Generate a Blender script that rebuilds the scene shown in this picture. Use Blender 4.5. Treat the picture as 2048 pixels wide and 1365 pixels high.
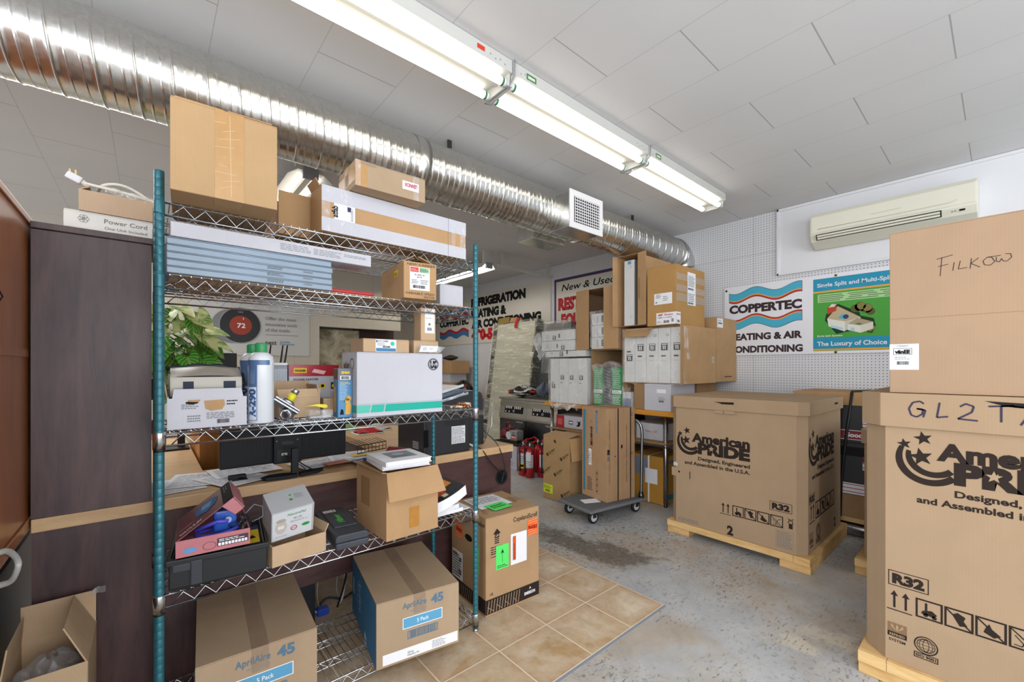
import bpy, bmesh, math, random
from mathutils import Vector, Matrix
for o in list(bpy.data.objects): bpy.data.objects.remove(o)
SC = bpy.context.scene
COL = SC.collection
R = math.radians
random.seed(7)

# ---------------------------------------------------------------- camera
cd = bpy.data.cameras.new('camera'); cam = bpy.data.objects.new('camera', cd); COL.objects.link(cam)
cd.sensor_fit = 'HORIZONTAL'; cd.sensor_width = 36.0
cd.lens = 36.0*845.0/2048.0
cd.shift_y = 52.5/2048.0
cd.clip_start = 0.02; cd.clip_end = 60
cam.location = (0, 0, 1.286)
cam.rotation_euler = (R(90), 0, math.atan2(983, 845)-R(90))
SC.camera = cam
# ---------------------------------------------------------------- exposure
SC.view_settings.view_transform = 'Standard'
SC.view_settings.look = 'None'
SC.view_settings.gamma = 1.0
SC.view_settings.use_curve_mapping = False
SC.view_settings.exposure = 0.0
SC.cycles.use_denoising = True
SC.cycles.max_bounces = 8
SC.cycles.diffuse_bounces = 5
SC.cycles.transparent_max_bounces = 16
SC.cycles.sample_clamp_indirect = 6.0
# ---------------------------------------------------------------- world
wd = bpy.data.worlds.new('world'); SC.world = wd; wd.use_nodes = True
wd.node_tree.nodes['Background'].inputs[0].default_value = (0.75, 0.85, 1.0, 1)
wd.node_tree.nodes['Background'].inputs[1].default_value = 1.0
# ---------------------------------------------------------------- daylight through the shop windows behind the camera, plus added unseen fills
def area(name, loc, rot, sx, sy, power, color):
    l = bpy.data.lights.new(name, 'AREA'); l.shape = 'RECTANGLE'; l.size = sx; l.size_y = sy
    l.energy = power; l.color = color
    o = bpy.data.objects.new(name, l); COL.objects.link(o); o.location = loc; o.rotation_euler = rot
    return o
area('window_daylight', (1.2, -2.93, 1.55), (R(90), 0, 0), 5.6, 2.2, 150, (0.96, 0.985, 1.0))
area('door_daylight', (-2.43, -0.9, 1.5), (R(90), 0, R(-90)), 2.4, 2.2, 170, (0.96, 0.985, 1.0))
area('rear_fill_light', (-1.0, 5.0, 2.76), (0, 0, 0), 2.2, 3.2, 95, (1.0, 0.98, 0.95))  # unseen fill with no fixture, added to brighten the back of the room
area('front_fill_light', (.2, -1.3, 2.78), (0, 0, R(90)), .3, 2.4, 22, (1.0, 0.99, 0.97))  # assumed overhead fill behind the camera, added to lift the general light

# ---------------------------------------------------------------- materials
def lin(h):
    h = h.lstrip('#'); out = []
    for i in (0, 2, 4):
        c = int(h[i:i+2], 16)/255.0
        out.append(c/12.92 if c <= 0.04045 else ((c+0.055)/1.055)**2.4)
    return (*out, 1.0)
class NT:
    def __init__(s, name):
        s.m = bpy.data.materials.new(name); s.m.use_nodes = True; s.t = s.m.node_tree
        s.b = s.t.nodes['Principled BSDF']; s.out = s.t.nodes['Material Output']
        s.tc = None
    def n(s, typ, **kw):
        x = s.t.nodes.new(typ)
        for k, v in kw.items(): setattr(x, k, v)
        return x
    def l(s, a, b): s.t.links.new(a, b)
    def obj(s):
        if not s.tc: s.tc = s.n('ShaderNodeTexCoord')
        return s.tc.outputs['Object']
    def math(s, op, a, b=None):
        x = s.n('ShaderNodeMath', operation=op)
        for i, v in ((0, a), (1, b)):
            if v is None: continue
            if isinstance(v, (int, float)): x.inputs[i].default_value = v
            else: s.l(v, x.inputs[i])
        return x.outputs[0]
    def mapped(s, scale=(1, 1, 1), loc=(0, 0, 0), rot=(0, 0, 0)):
        mp = s.n('ShaderNodeMapping'); s.l(s.obj(), mp.inputs[0])
        mp.inputs['Scale'].default_value = scale; mp.inputs['Location'].default_value = loc; mp.inputs['Rotation'].default_value = rot
        return mp.outputs[0]
    def noise(s, scale, detail=4, vec=None, rough=.55, dist=0):
        x = s.n('ShaderNodeTexNoise'); x.inputs['Scale'].default_value = scale; x.inputs['Detail'].default_value = detail
        x.inputs['Roughness'].default_value = rough; x.inputs['Distortion'].default_value = dist
        s.l(vec if vec is not None else s.obj(), x.inputs['Vector'])
        return x.outputs['Fac']
    def ramp(s, fac, stops):
        x = s.n('ShaderNodeValToRGB'); s.l(fac, x.inputs[0]); e = x.color_ramp.elements
        while len(e) < len(stops): e.new(0.5)
        for k, (p, c) in enumerate(stops):
            e[k].position = p; e[k].color = lin(c) if isinstance(c, str) else (c, c, c, 1)
        return x.outputs[0]
    def mix(s, fac, a, b, typ='MIX'):
        x = s.n('ShaderNodeMix', data_type='RGBA', blend_type=typ)
        for i, v in ((0, fac), (6, a), (7, b)):
            if isinstance(v, str): x.inputs[i].default_value = lin(v)
            elif isinstance(v, (int, float)): x.inputs[i].default_value = v
            elif isinstance(v, tuple): x.inputs[i].default_value = v
            else: s.l(v, x.inputs[i])
        return x.outputs[2]
    def bump(s, h, strength, dist=0.002):
        x = s.n('ShaderNodeBump'); x.inputs['Strength'].default_value = strength; x.inputs['Distance'].default_value = dist
        s.l(h, x.inputs['Height']); s.l(x.outputs[0], s.b.inputs['Normal'])
    def set(s, color=None, rough=None, metal=None, spec=None, **kw):
        for k, v in (('Base Color', color), ('Roughness', rough), ('Metallic', metal), ('Specular IOR Level', spec)):
            if v is None: continue
            if isinstance(v, str): s.b.inputs[k].default_value = lin(v)
            elif isinstance(v, (int, float)): s.b.inputs[k].default_value = v
            else: s.l(v, s.b.inputs[k])
        for k, v in kw.items(): s.b.inputs[k.replace('_', ' ')].default_value = v
        return s.m
_pl = {}
def plain(col, rough=.6, metal=0, spec=.4, var=.08, scale=30, key=''):
    k = (col, rough, metal, spec, var, scale, key)
    if k in _pl: return _pl[k]
    t = NT('paint_%d' % len(_pl))
    f = t.noise(scale, 3)
    c = t.mix(t.ramp(f, [(.3, 1-var), (.7, 1.0)]), '#000000', col)
    _pl[k] = t.set(c, rough, metal, spec)
    return _pl[k]
def flat(col, rough=.7, spec=.2): return plain(col, rough, 0, spec, .03, 60)
def card(col, stain=.12, grain=.04, name='cardboard'):
    k = ('card', col, stain, grain)
    if k in _pl: return _pl[k]
    t = NT(name)
    big = t.noise(5, 5, None, .6, .6)
    fine = t.noise(140, 2)
    w = t.n('ShaderNodeTexWave', wave_type='BANDS', bands_direction='X'); w.inputs['Scale'].default_value = 55; w.inputs['Distortion'].default_value = .5
    t.l(t.mapped((1, 1, .0001), rot=(0, 0, R(38))), w.inputs['Vector'])
    c = t.mix(t.ramp(big, [(.35, 1-stain), (.62, 1.0)]), '#2a1c10', col)
    c = t.mix(t.math('MULTIPLY', fine, grain*2), c, '#6b4c30')
    c = t.mix(t.math('MULTIPLY', w.outputs['Fac'], grain), c, '#5f452c')
    t.bump(w.outputs['Fac'], .03, .001)
    _pl[k] = t.set(c, .85, 0, .15)
    return _pl[k]
def wood(name, dark, light, scale=(1.2, 14, 14), rough=.45, spec=.4, rings=1.0):
    t = NT(name)
    v = t.mapped(scale)
    a = t.noise(2.2, 6, v, .6, 1.2*rings); b = t.noise(14, 3, v)
    f = t.math('ADD', t.math('MULTIPLY', a, .75), t.math('MULTIPLY', b, .25))
    c = t.ramp(f, [(.3, dark), (.68, light)])
    return t.set(c, rough, 0, spec)
def metal(name, col, rough, bumpy=0, scale=40):
    t = NT(name)
    f = t.noise(scale, 3)
    t.set(t.mix(t.ramp(f, [(.3, .92), (.7, 1.0)]), '#000000', col), t.ramp(f, [(.3, rough*.9), (.7, rough*1.1)]), 1.0)
    if bumpy: t.bump(f, bumpy)
    return t.m
def film(name, alpha=.22, tint='#ffffff', rough=.16, scale=22, wr=.45, st=.6):
    t = NT(name)
    tr = t.n('ShaderNodeBsdfTransparent')
    mx = t.n('ShaderNodeMixShader')
    nz = t.noise(scale, 3, t.mapped((1, 1, st)), .5, .7)
    t.bump(nz, wr, .008)
    t.set(tint, rough, 0, .6)
    fr = t.n('ShaderNodeLayerWeight'); fr.inputs[0].default_value = .35
    fac = t.math('ADD', t.math('MULTIPLY', fr.outputs['Facing'], .15), t.ramp(nz, [(.5, alpha*.4), (.8, min(1, alpha*1.8))]))
    t.l(fac, mx.inputs[0]); t.l(tr.outputs[0], mx.inputs[1]); t.l(t.b.outputs[0], mx.inputs[2]); t.l(mx.outputs[0], t.out.inputs[0])
    return t.m
def emit(name, col, strength):
    t = NT(name)
    t.set(col, .4); t.b.inputs['Emission Color'].default_value = lin(col); t.b.inputs['Emission Strength'].default_value = strength
    return t.m

CARD = card('#b39272'); CARDL = card('#c3a787'); CARDO = card('#b5926b'); CARDD = card('#9c7d5a'); CARDG = card('#aa947a', .08)
CARDW = card('#bfc0c8', .05, .03); CARDIN = card('#b98d60', .15); CARDAF = card('#b08a5a', .05)
WHITE = flat('#dcdce0'); PAPER = flat('#e3e4e8', .8); INK = flat('#1b1a1b', .8); INKB = flat('#2b2320', .8)
GREYINK = flat('#6d7176'); GREY = flat('#8b8e92'); RED = flat('#b3242b', .5); BLUE = flat('#3f6f93', .6)
TEALTXT = flat('#5a7580'); NAVY = flat('#2c3963'); YEL = flat('#e3c62a'); ORANGE = flat('#e8612c')
GREENN = flat('#58e06b', .7); TEAL = flat('#22a78f'); BLK = plain('#18191c', .45, 0, .4, .1); BLKM = plain('#1d1f24', .6, 0, .3, .1)
CHARC = plain('#33363d', .55, 0, .4, .1); TAPE = plain('#b28a58', .25, 0, .5, .1); TAPEB = plain('#96806a', .3, 0, .45, .12)
CHROME = metal('shelf_chrome_wire', '#c9cdd2', .22); STEEL = metal('brushed_steel', '#a9aaae', .30); STEELD = metal('dark_steel', '#5f6064', .3)
DUCTM = None
TEALP = NT('teal_epoxy'); _f = TEALP.noise(60, 3); TEALP = TEALP.set(TEALP.mix(TEALP.ramp(_f, [(.3, .8), (.7, 1.0)]), '#0c2a30', '#2b6a76'), .35, .25, .5)
MAPLE = wood('maple_laminate', '#b9956c', '#cfae86', (1.0, 9, 9), .4)
DARKW = wood('dark_walnut_laminate', '#35272b', '#5c4544', (6, 6, .8), .38, .45)
DARKF = wood('dark_walnut_front', '#3b2729', '#5c403d', (1.4, 5, 7), .38, .45)
DARKL = wood('dark_walnut_side', '#352629', '#5a403f', (6, 6, .9), .38, .45)
CHERRY = wood('cherry_cabinet', '#8a4d24', '#a8683a', (8, 3, .7), .3, .5)
PINE = wood('pine_pallet', '#b98d52', '#d9b985', (9, 1.4, 9), .7, .2)
BENCHW = wood('bench_top', '#b9741f', '#d59a3c', (9, 1.2, 9), .5, .3)
PLY = NT('stained_board'); PLY = PLY.set(PLY.ramp(PLY.noise(3.2, 6, None, .7, .8), [(.36, '#57513f'), (.5, '#8c8470'), (.62, '#a39c88')]), .85)

def galvan():
    t = NT('galvanised_steel')
    v = t.n('ShaderNodeTexVoronoi'); v.inputs['Scale'].default_value = 70; t.l(t.obj(), v.inputs['Vector'])
    nz = t.noise(9, 4)
    g = t.math('ADD', t.math('MULTIPLY', v.outputs['Color'], .5), t.math('MULTIPLY', nz, .5))
    t.set(t.ramp(g, [(.2, '#c6c6c2'), (.8, '#d6d6d3')]), t.ramp(g, [(.2, .21), (.8, .28)]), 1.0)
    return t.m
GALV = galvan()
def pegboard(name, col, axis, hole=.13, dark='#4a4a4e'):
    t = NT(name)
    sp = t.n('ShaderNodeSeparateXYZ'); t.l(t.obj(), sp.inputs[0])
    U = sp.outputs[0 if axis == 'x' else 1]; Z = sp.outputs[2]
    fu = t.math('SUBTRACT', t.math('FRACT', t.math('DIVIDE', t.math('ADD', U, 20), .0254)), .5)
    fz = t.math('SUBTRACT', t.math('FRACT', t.math('DIVIDE', Z, .0254)), .5)
    d = t.math('SQRT', t.math('ADD', t.math('MULTIPLY', fu, fu), t.math('MULTIPLY', fz, fz)))
    h = t.math('LESS_THAN', d, hole*1.15)
    su = t.math('LESS_THAN', t.math('FRACT', t.math('DIVIDE', t.math('ADD', U, 20-.93), 1.22)), .004)
    sz = t.math('LESS_THAN', t.math('ABSOLUTE', t.math('SUBTRACT', Z, 2.44)), .0025)
    seam = t.math('MULTIPLY', t.math('MAXIMUM', su, sz), .35)
    base = t.mix(t.ramp(t.noise(1.3, 3), [(.35, .95), (.7, 1.0)]), '#000000', col)
    return t.set(t.mix(t.math('MAXIMUM', h, seam), base, dark), .55, 0, .3)
PEG = pegboard('white_pegboard', '#d3d4d8', 'y')
PEGN = pegboard('beige_pegboard', '#b5aea0', 'x', .13, '#5a564e')
WALLP = plain('#d9dade', .5, 0, .4, .03, 3)

def ceilmat():
    t = NT('ceiling_tiles')
    sp = t.n('ShaderNodeSeparateXYZ'); t.l(t.obj(), sp.inputs[0])
    X, Y = sp.outputs[0], sp.outputs[1]
    u = t.math('DIVIDE', t.math('SUBTRACT', 40*.407+4.70, X), .407)
    row = t.math('FLOOR', u)
    par = t.math('MODULO', row, 2)
    v = t.math('DIVIDE', t.math('ADD', t.math('SUBTRACT', Y, .155+.0), t.math('ADD', t.math('MULTIPLY', par, -.4075), 40*.815)), .815)
    fu = t.math('FRACT', u); fv = t.math('FRACT', v)
    du = t.math('MULTIPLY', t.math('MINIMUM', fu, t.math('SUBTRACT', 1, fu)), .407)
    dv = t.math('MULTIPLY', t.math('MINIMUM', fv, t.math('SUBTRACT', 1, fv)), .815)
    gu = t.math('LESS_THAN', du, .0018); gv = t.math('LESS_THAN', dv, .003)
    g = t.math('MAXIMUM', t.math('MULTIPLY', gu, .5), t.math('MULTIPLY', gv, .8))
    tone = t.noise(1.1, 2)
    base = t.mix(t.ramp(tone, [(.35, .94), (.7, 1.0)]), '#000000', '#d6d6d7')
    t.bump(t.math('SUBTRACT', 1, t.math('MAXIMUM', gu, gv)), .5, .004)
    return t.set(t.mix(g, base, '#9a9b9d'), .7, 0, .2)
def floormat():
    t = NT('worn_painted_concrete')
    n1 = t.noise(1.3, 7, None, .65, .4); n2 = t.noise(4.5, 8, None, .7, .3); n3 = t.noise(38, 6, None, .7, .8); n4 = t.noise(.8, 4)
    base = t.ramp(n2, [(.3, '#a1a4a7'), (.5, '#aeb0b2'), (.7, '#bbbcbd')])
    c = t.mix(t.ramp(n1, [(.46, 0.0), (.60, .75)]), base, t.ramp(n2, [(.35, '#a1917d'), (.7, '#b8ac9b')]))
    sp = t.n('ShaderNodeSeparateXYZ'); t.l(t.obj(), sp.inputs[0])
    def blob(cx, cy, rx, ry):
        a = t.math('DIVIDE', t.math('SUBTRACT', sp.outputs[0], cx), rx); b = t.math('DIVIDE', t.math('SUBTRACT', sp.outputs[1], cy), ry)
        d = t.math('SQRT', t.math('ADD', t.math('MULTIPLY', a, a), t.math('MULTIPLY', b, b)))
        return t.math('ADD', t.math('SUBTRACT', 1, d), t.math('MULTIPLY', t.math('SUBTRACT', n2, .5), 2.6))
    pale = t.math('MAXIMUM', blob(2.45, .52, .17, .20), blob(2.27, .60, .10, .14))
    c = t.mix(t.ramp(pale, [(.30, 0.0), (.48, .75)]), c, '#c3bbaa')
    darkm = t.math('MAXIMUM', blob(2.42, 1.75, .24, .34), blob(2.35, 2.1, .16, .5))
    dk = t.ramp(n3, [(.36, '#3c3732'), (.5, '#5f574e'), (.64, '#8f8a84')])
    c = t.mix(t.ramp(darkm, [(.15, 0.0), (.4, .85)]), c, dk)
    n5 = t.noise(22, 6, t.mapped((1, 3.2, 1), rot=(0, 0, R(35))), .72, .6)
    c = t.mix(t.math('MULTIPLY', t.ramp(n5, [(.56, 0.0), (.63, .85)]), t.ramp(t.noise(2.3, 4), [(.42, 0.0), (.58, 1.0)])), c, '#5d564d')
    c = t.mix(t.ramp(t.noise(9, 7, None, .75), [(.56, 0.0), (.66, .55)]), c, '#b5ab9c')
    fl = t.math('MULTIPLY', t.ramp(n3, [(.55, 0.0), (.62, 1.0)]), t.ramp(n4, [(.42, 0.0), (.6, .85)]))
    c = t.mix(fl, c, '#4b4640')
    t.bump(n3, .12, .002)
    return t.set(c, t.ramp(n2, [(.3, .38), (.7, .62)]), 0, .4)
def tilemat():
    t = NT('tan_vinyl_tile')
    sp = t.n('ShaderNodeSeparateXYZ'); t.l(t.obj(), sp.inputs[0])
    u = t.math('DIVIDE', t.math('ADD', t.math('SUBTRACT', sp.outputs[0], 2.105), 30*.302), .302)
    v = t.math('DIVIDE', t.math('ADD', t.math('SUBTRACT', sp.outputs[1], 1.195), 30*.288), .288)
    fu, fv = t.math('FRACT', u), t.math('FRACT', v)
    du = t.math('MINIMUM', fu, t.math('SUBTRACT', 1, fu)); dv = t.math('MINIMUM', fv, t.math('SUBTRACT', 1, fv))
    g = t.math('LESS_THAN', t.math('MINIMUM', du, dv), .010)
    cb = t.n('ShaderNodeCombineXYZ'); t.l(t.math('FLOOR', u), cb.inputs[0]); t.l(t.math('FLOOR', v), cb.inputs[1])
    wn = t.n('ShaderNodeTexWhiteNoise'); t.l(cb.outputs[0], wn.inputs[0])
    ve = t.n('ShaderNodeVectorMath', operation='ADD'); t.l(t.obj(), ve.inputs[0]); t.l(wn.outputs[1], ve.inputs[1])
    n = t.noise(3.2, 6, ve.outputs[0], .62, .6); n2 = t.noise(26, 5)
    edge = t.ramp(t.math('MINIMUM', du, dv), [(.0, .75), (.26, 0.0)])
    c = t.ramp(n, [(.36, '#b4946c'), (.47, '#c6b297'), (.66, '#d8cab4')])
    c = t.mix(t.math('MULTIPLY', edge, t.ramp(n, [(.43, 0.0), (.55, .9)])), c, '#a97d50')
    c = t.mix(t.ramp(n2, [(.45, 0.0), (.8, .35)]), c, '#8a6c4c')
    return t.set(t.mix(t.math('MULTIPLY', g, .9), c, '#e2d9c8'), .35, 0, .4)

# ---------------------------------------------------------------- mesh helpers
X_, Y_, Z_ = Vector((1, 0, 0)), Vector((0, 1, 0)), Vector((0, 0, 1))
class Fr:
    """a flat face: origin, right and up directions; pt(a, b, h) in metres, h = height off the face"""
    def __init__(s, o, u, v): s.o, s.u, s.v = Vector(o), Vector(u).normalized(), Vector(v).normalized(); s.n = s.u.cross(s.v)
    def pt(s, a, b, h=0): return s.o + s.u*a + s.v*b + s.n*h
    def sub(s, a, b, rot=0):
        c, n = math.cos(R(rot)), math.sin(R(rot))
        return Fr(s.pt(a, b), s.u*c+s.v*n, s.v*c-s.u*n)
_tx = {}
def textmesh(st, bold=0, shear=0, space=1.0, line=1.0, align='LEFT'):
    k = (st, bold, shear, space, line, align)
    if k in _tx: return _tx[k]
    cu = bpy.data.curves.new('lettering', 'FONT'); cu.body = st; cu.size = 1.0; cu.resolution_u = 3
    cu.offset = bold; cu.shear = shear; cu.space_character = space; cu.space_line = line; cu.align_x = align
    ob = bpy.data.objects.new('lettering', cu); COL.objects.link(ob)
    me = bpy.data.meshes.new_from_object(ob.evaluated_get(bpy.context.evaluated_depsgraph_get()))
    vs = [v.co.copy() for v in me.vertices]; fs = [tuple(p.vertices) for p in me.polygons]
    bpy.data.objects.remove(ob); bpy.data.curves.remove(cu); bpy.data.meshes.remove(me)
    _tx[k] = (vs, fs)
    return _tx[k]
class MB:
    def __init__(s): s.bm = bmesh.new(); s.mats = []; s.T = Matrix.Identity(4)
    def mi(s, m):
        if m not in s.mats: s.mats.append(m)
        return s.mats.index(m)
    def vs(s, pts): return [s.bm.verts.new(s.T @ Vector(p)) for p in pts]
    def face(s, vs, m, smooth=False):
        try:
            f = s.bm.faces.new(vs); f.material_index = s.mi(m); f.smooth = smooth; return f
        except ValueError: return None
    def poly(s, pts, m): return s.face(s.vs(pts), m)
    def box(s, lo, hi, m, bev=0, top=None):
        lo, hi = Vector(lo), Vector(hi)
        p = [(a, b, c) for c in (lo.z, hi.z) for b in (lo.y, hi.y) for a in (lo.x, hi.x)]
        v = s.vs(p); fs = []
        for idx in ((0, 2, 3, 1), (4, 5, 7, 6), (0, 1, 5, 4), (2, 6, 7, 3), (0, 4, 6, 2), (1, 3, 7, 5)):
            fs.append(s.face([v[i] for i in idx], m))
        if top: fs[1].material_index = s.mi(top)
        if bev:
            es = list({e for f in fs for e in f.edges})
            bmesh.ops.bevel(s.bm, geom=es, offset=bev, segments=2, affect='EDGES', profile=.6)
    def prism(s, pts, ext, m, bev=0):
        """closed outline pulled along the vector ext"""
        ext = Vector(ext); a = s.vs(pts); b = s.vs([Vector(p)+ext for p in pts]); n = len(pts); fs = []
        fs.append(s.face(a[::-1], m)); fs.append(s.face(b, m))
        for i in range(n): fs.append(s.face([a[i], a[(i+1) % n], b[(i+1) % n], b[i]], m))
        fs = [f for f in fs if f]
        bmesh.ops.recalc_face_normals(s.bm, faces=fs)
        if bev:
            bmesh.ops.bevel(s.bm, geom=list({e for f in fs for e in f.edges}), offset=bev, segments=2, affect='EDGES', profile=.6)
    def tube(s, pts, r, m, seg=8, caps=True, closed=False):
        pts = [Vector(p) for p in pts]; n = len(pts); rings = []
        up = None
        for i, p in enumerate(pts):
            if closed: d = pts[(i+1) % n]-pts[i-1]
            else: d = pts[min(i+1, n-1)]-pts[max(i-1, 0)]
            d.normalize()
            if up is None: up = d.orthogonal().normalized()
            else:
                up = (up - d*up.dot(d))
                up = up.normalized() if up.length > 1e-6 else d.orthogonal().normalized()
            w = d.cross(up); rr = r[i] if isinstance(r, (list, tuple)) else r
            rings.append(s.vs([p+(up*math.cos(2*math.pi*k/seg)+w*math.sin(2*math.pi*k/seg))*rr for k in range(seg)]))
        for i in range(n if closed else n-1):
            A, B = rings[i], rings[(i+1) % n]
            for k in range(seg): s.face([A[k], A[(k+1) % seg], B[(k+1) % seg], B[k]], m, True)
        if caps and not closed: s.face(rings[0][::-1], m); s.face(rings[-1], m)
    def cyl(s, a, b, r, m, seg=20, r2=None): s.tube([a, b], [r, r if r2 is None else r2], m, seg)
    def lathe(s, prof, m, o=(0, 0, 0), seg=24, ax=2, ms=None):
        o = Vector(o); rings = []
        for (r, z) in prof:
            ring = []
            for k in range(seg):
                c, n = math.cos(2*math.pi*k/seg)*r, math.sin(2*math.pi*k/seg)*r
                ring.append(o+(Vector((c, n, z)) if ax == 2 else Vector((z, c, n)) if ax == 0 else Vector((n, z, c))))
            rings.append(s.vs(ring))
        for i in range(len(prof)-1):
            mm = ms[i] if ms else m
            for k in range(seg): s.face([rings[i][k], rings[i][(k+1) % seg], rings[i+1][(k+1) % seg], rings[i+1][k]], mm, True)
        s.face(rings[0][::-1], ms[0] if ms else m); s.face(rings[-1], ms[-1] if ms else m)
    def grid(s, fn, nu, nv, m, smooth=True):
        v = [[s.vs([fn(i/nu, j/nv)])[0] for j in range(nv+1)] for i in range(nu+1)]
        for i in range(nu):
            for j in range(nv): s.face([v[i][j], v[i+1][j], v[i+1][j+1], v[i][j+1]], m, smooth)
    # --- print on a face
    def rect(s, f, a, b, w, h, m, e=.0008): s.poly([f.pt(a, b, e), f.pt(a+w, b, e), f.pt(a+w, b+h, e), f.pt(a, b+h, e)], m)
    def frame(s, f, a, b, w, h, t, m, e=.0009):
        s.rect(f, a, b, w, t, m, e); s.rect(f, a, b+h-t, w, t, m, e); s.rect(f, a, b+t, t, h-2*t, m, e); s.rect(f, a+w-t, b+t, t, h-2*t, m, e)
    def shape(s, f, pts, m, e=.0009): s.poly([f.pt(a, b, e) for a, b in pts], m)
    def disc(s, f, a, b, r, m, e=.0009, seg=28, ry=None):
        s.poly([f.pt(a+r*math.cos(2*math.pi*k/seg), b+(ry or r)*math.sin(2*math.pi*k/seg), e) for k in range(seg)], m)
    def ring(s, f, a, b, r, t, m, e=.001, seg=32, ry=1.0):
        o = s.vs([f.pt(a+r*math.cos(2*math.pi*k/seg), b+ry*r*math.sin(2*math.pi*k/seg), e) for k in range(seg)])
        i = s.vs([f.pt(a+(r-t)*math.cos(2*math.pi*k/seg), b+ry*(r-t)*math.sin(2*math.pi*k/seg), e) for k in range(seg)])
        for k in range(seg): s.face([o[k], o[(k+1) % seg], i[(k+1) % seg], i[k]], m)
    def line(s, f, a0, b0, a1, b1, t, m, e=.001):
        d = Vector((a1-a0, b1-b0)); d.normalize(); n = Vector((-d.y, d.x))*t/2
        s.shape(f, [(a0-n.x, b0-n.y), (a1-n.x, b1-n.y), (a1+n.x, b1+n.y), (a0+n.x, b0+n.y)], m, e)
    def pline(s, f, pts, t, m, e=.001):
        for p, q in zip(pts, pts[1:]): s.line(f, *p, *q, t, m, e)
    def star(s, f, a, b, r, m, rot=0, e=.0012):
        s.shape(f, [(a+(r if k % 2 == 0 else r*.42)*math.sin(R(rot+36*k)), b+(r if k % 2 == 0 else r*.42)*math.cos(R(rot+36*k))) for k in range(10)], m, e)
    def text(s, f, st, a, b, h, m, w=None, bold=0, shear=0, e=.0012, space=1.0):
        """h = height of a capital letter, w = width to fill; (a, b) = left end of the baseline"""
        vs, fs = textmesh(st, bold, shear, space)
        if not vs: return
        k = h/.729
        x0 = min(v.x for v in vs); x1 = max(v.x for v in vs)
        kx = (w/(x1-x0)) if w else k
        pv = s.vs([f.pt(a+(v.x-x0)*kx, b+v.y*k, e) for v in vs])
        for q in fs: s.face([pv[i] for i in q], m)
    def lines(s, f, a, b, w, h, n, m, e=.0012, seed=1):
        rr = random.Random(seed); st = h/n
        for i in range(n):
            x = 0
            while x < w*rr.uniform(.75, 1.0):
                l = w*rr.uniform(.08, .22); l = min(l, w-x)
                if l > w*.03: s.rect(f, a+x, b+h-(i+1)*st+st*.25, l, st*.42, m, e)
                x += l+w*.035
    def bars(s, f, a, b, w, h, m, e=.0012, seed=1):
        rr = random.Random(seed); x = 0
        while x < w:
            t = rr.choice((.6, .6, 1.2, 1.8))*w/55
            s.rect(f, a+x, b, min(t, w-x), h, m, e); x += t+rr.choice((.6, .6, 1.2))*w/55
    def build(s, name, parent=None, kind=None, label=None, smooth_angle=None):
        me = bpy.data.meshes.new(name); s.bm.to_mesh(me); s.bm.free()
        for m in s.mats: me.materials.append(m)
        o = bpy.data.objects.new(name, me); COL.objects.link(o)
        if parent: o.parent = parent
        if kind: o['kind'] = kind
        if label: o['label'] = label
        return o
def tag(o, label, cat, group=None):
    o['label'] = label; o['category'] = cat
    if group: o['group'] = group
    return o
def thing(name, label, cat, loc=(0, 0, 0), rot=0, group=None):
    o = bpy.data.objects.new(name, None); COL.objects.link(o); o.location = loc; o.rotation_euler = (0, 0, R(rot)); o.empty_display_size = .05
    return tag(o, label, cat, group)
def struct(name, mb): return mb.build(name, None, 'structure')
def faces(w, d, h):
    return dict(S=Fr((0, 0, 0), X_, Z_), W=Fr((0, d, 0), -Y_, Z_), E=Fr((w, 0, 0), Y_, Z_), N=Fr((w, d, 0), -X_, Z_), T=Fr((0, 0, h), X_, Y_), B=Fr((0, d, 0), X_, -Y_))
def carton(name, label, loc, size, rot=0, mat=None, cat='box', seam='x', tape=None, group=None, bev=.003):
    """closed carton: origin at its south-west bottom corner"""
    mat = mat or CARD
    w, d, h = size; t = thing(name, label, cat, loc, rot, group); t_f = faces(w, d, h)
    mb = MB()
    if seam:
        mb.box((0, 0, 0), (w, d, h-.004), mat, bev)
        if seam == 'x': mb.box((.001, .001, h-.004), (w-.001, d/2-.0015, h), mat, .001); mb.box((.001, d/2+.0015, h-.004), (w-.001, d-.001, h), mat, .001)
        else: mb.box((.001, .001, h-.004), (w/2-.0015, d-.001, h), mat, .001); mb.box((w/2+.0015, .001, h-.004), (w-.001, d-.001, h), mat, .001)
    else: mb.box((0, 0, 0), (w, d, h), mat, bev)
    mb.build('carton_body', t)
    if tape:
        tp = MB(); tw = .05
        if seam == 'x':
            tp.rect(t_f['T'], 0, d/2-tw/2, w, tw, tape, .0006); tp.rect(t_f['W'], d/2-tw/2, h-.08, tw, .08, tape, .0006); tp.rect(t_f['E'], d/2-tw/2, h-.08, tw, .08, tape, .0006)
        else:
            tp.rect(t_f['T'], w/2-tw/2, 0, tw, d, tape, .0006); tp.rect(t_f['S'], w/2-tw/2, h-.08, tw, .08, tape, .0006); tp.rect(t_f['N'], w/2-tw/2, h-.08, tw, .08, tape, .0006)
        tp.build('packing_tape', t)
    return t, t_f
def flap(parent, f, a, w, ang, ln, mat, th=.004, name='flap', skew=0, label=None):
    """cardboard flap hinged along the line b=0 of frame f (f.v = up, f.n = outward); ang from straight up"""
    d = f.v*math.cos(R(ang)) + f.n*math.sin(R(ang)); n = d.cross(f.u)
    p = [f.pt(a, 0), f.pt(a+w, 0), f.pt(a+w-skew, 0)+d*ln, f.pt(a+skew, 0)+d*ln]
    mb = MB(); mb.prism([q - n*th*.5 for q in p], n*th, mat, .0008)
    return mb.build(name, parent, label=label)
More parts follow.
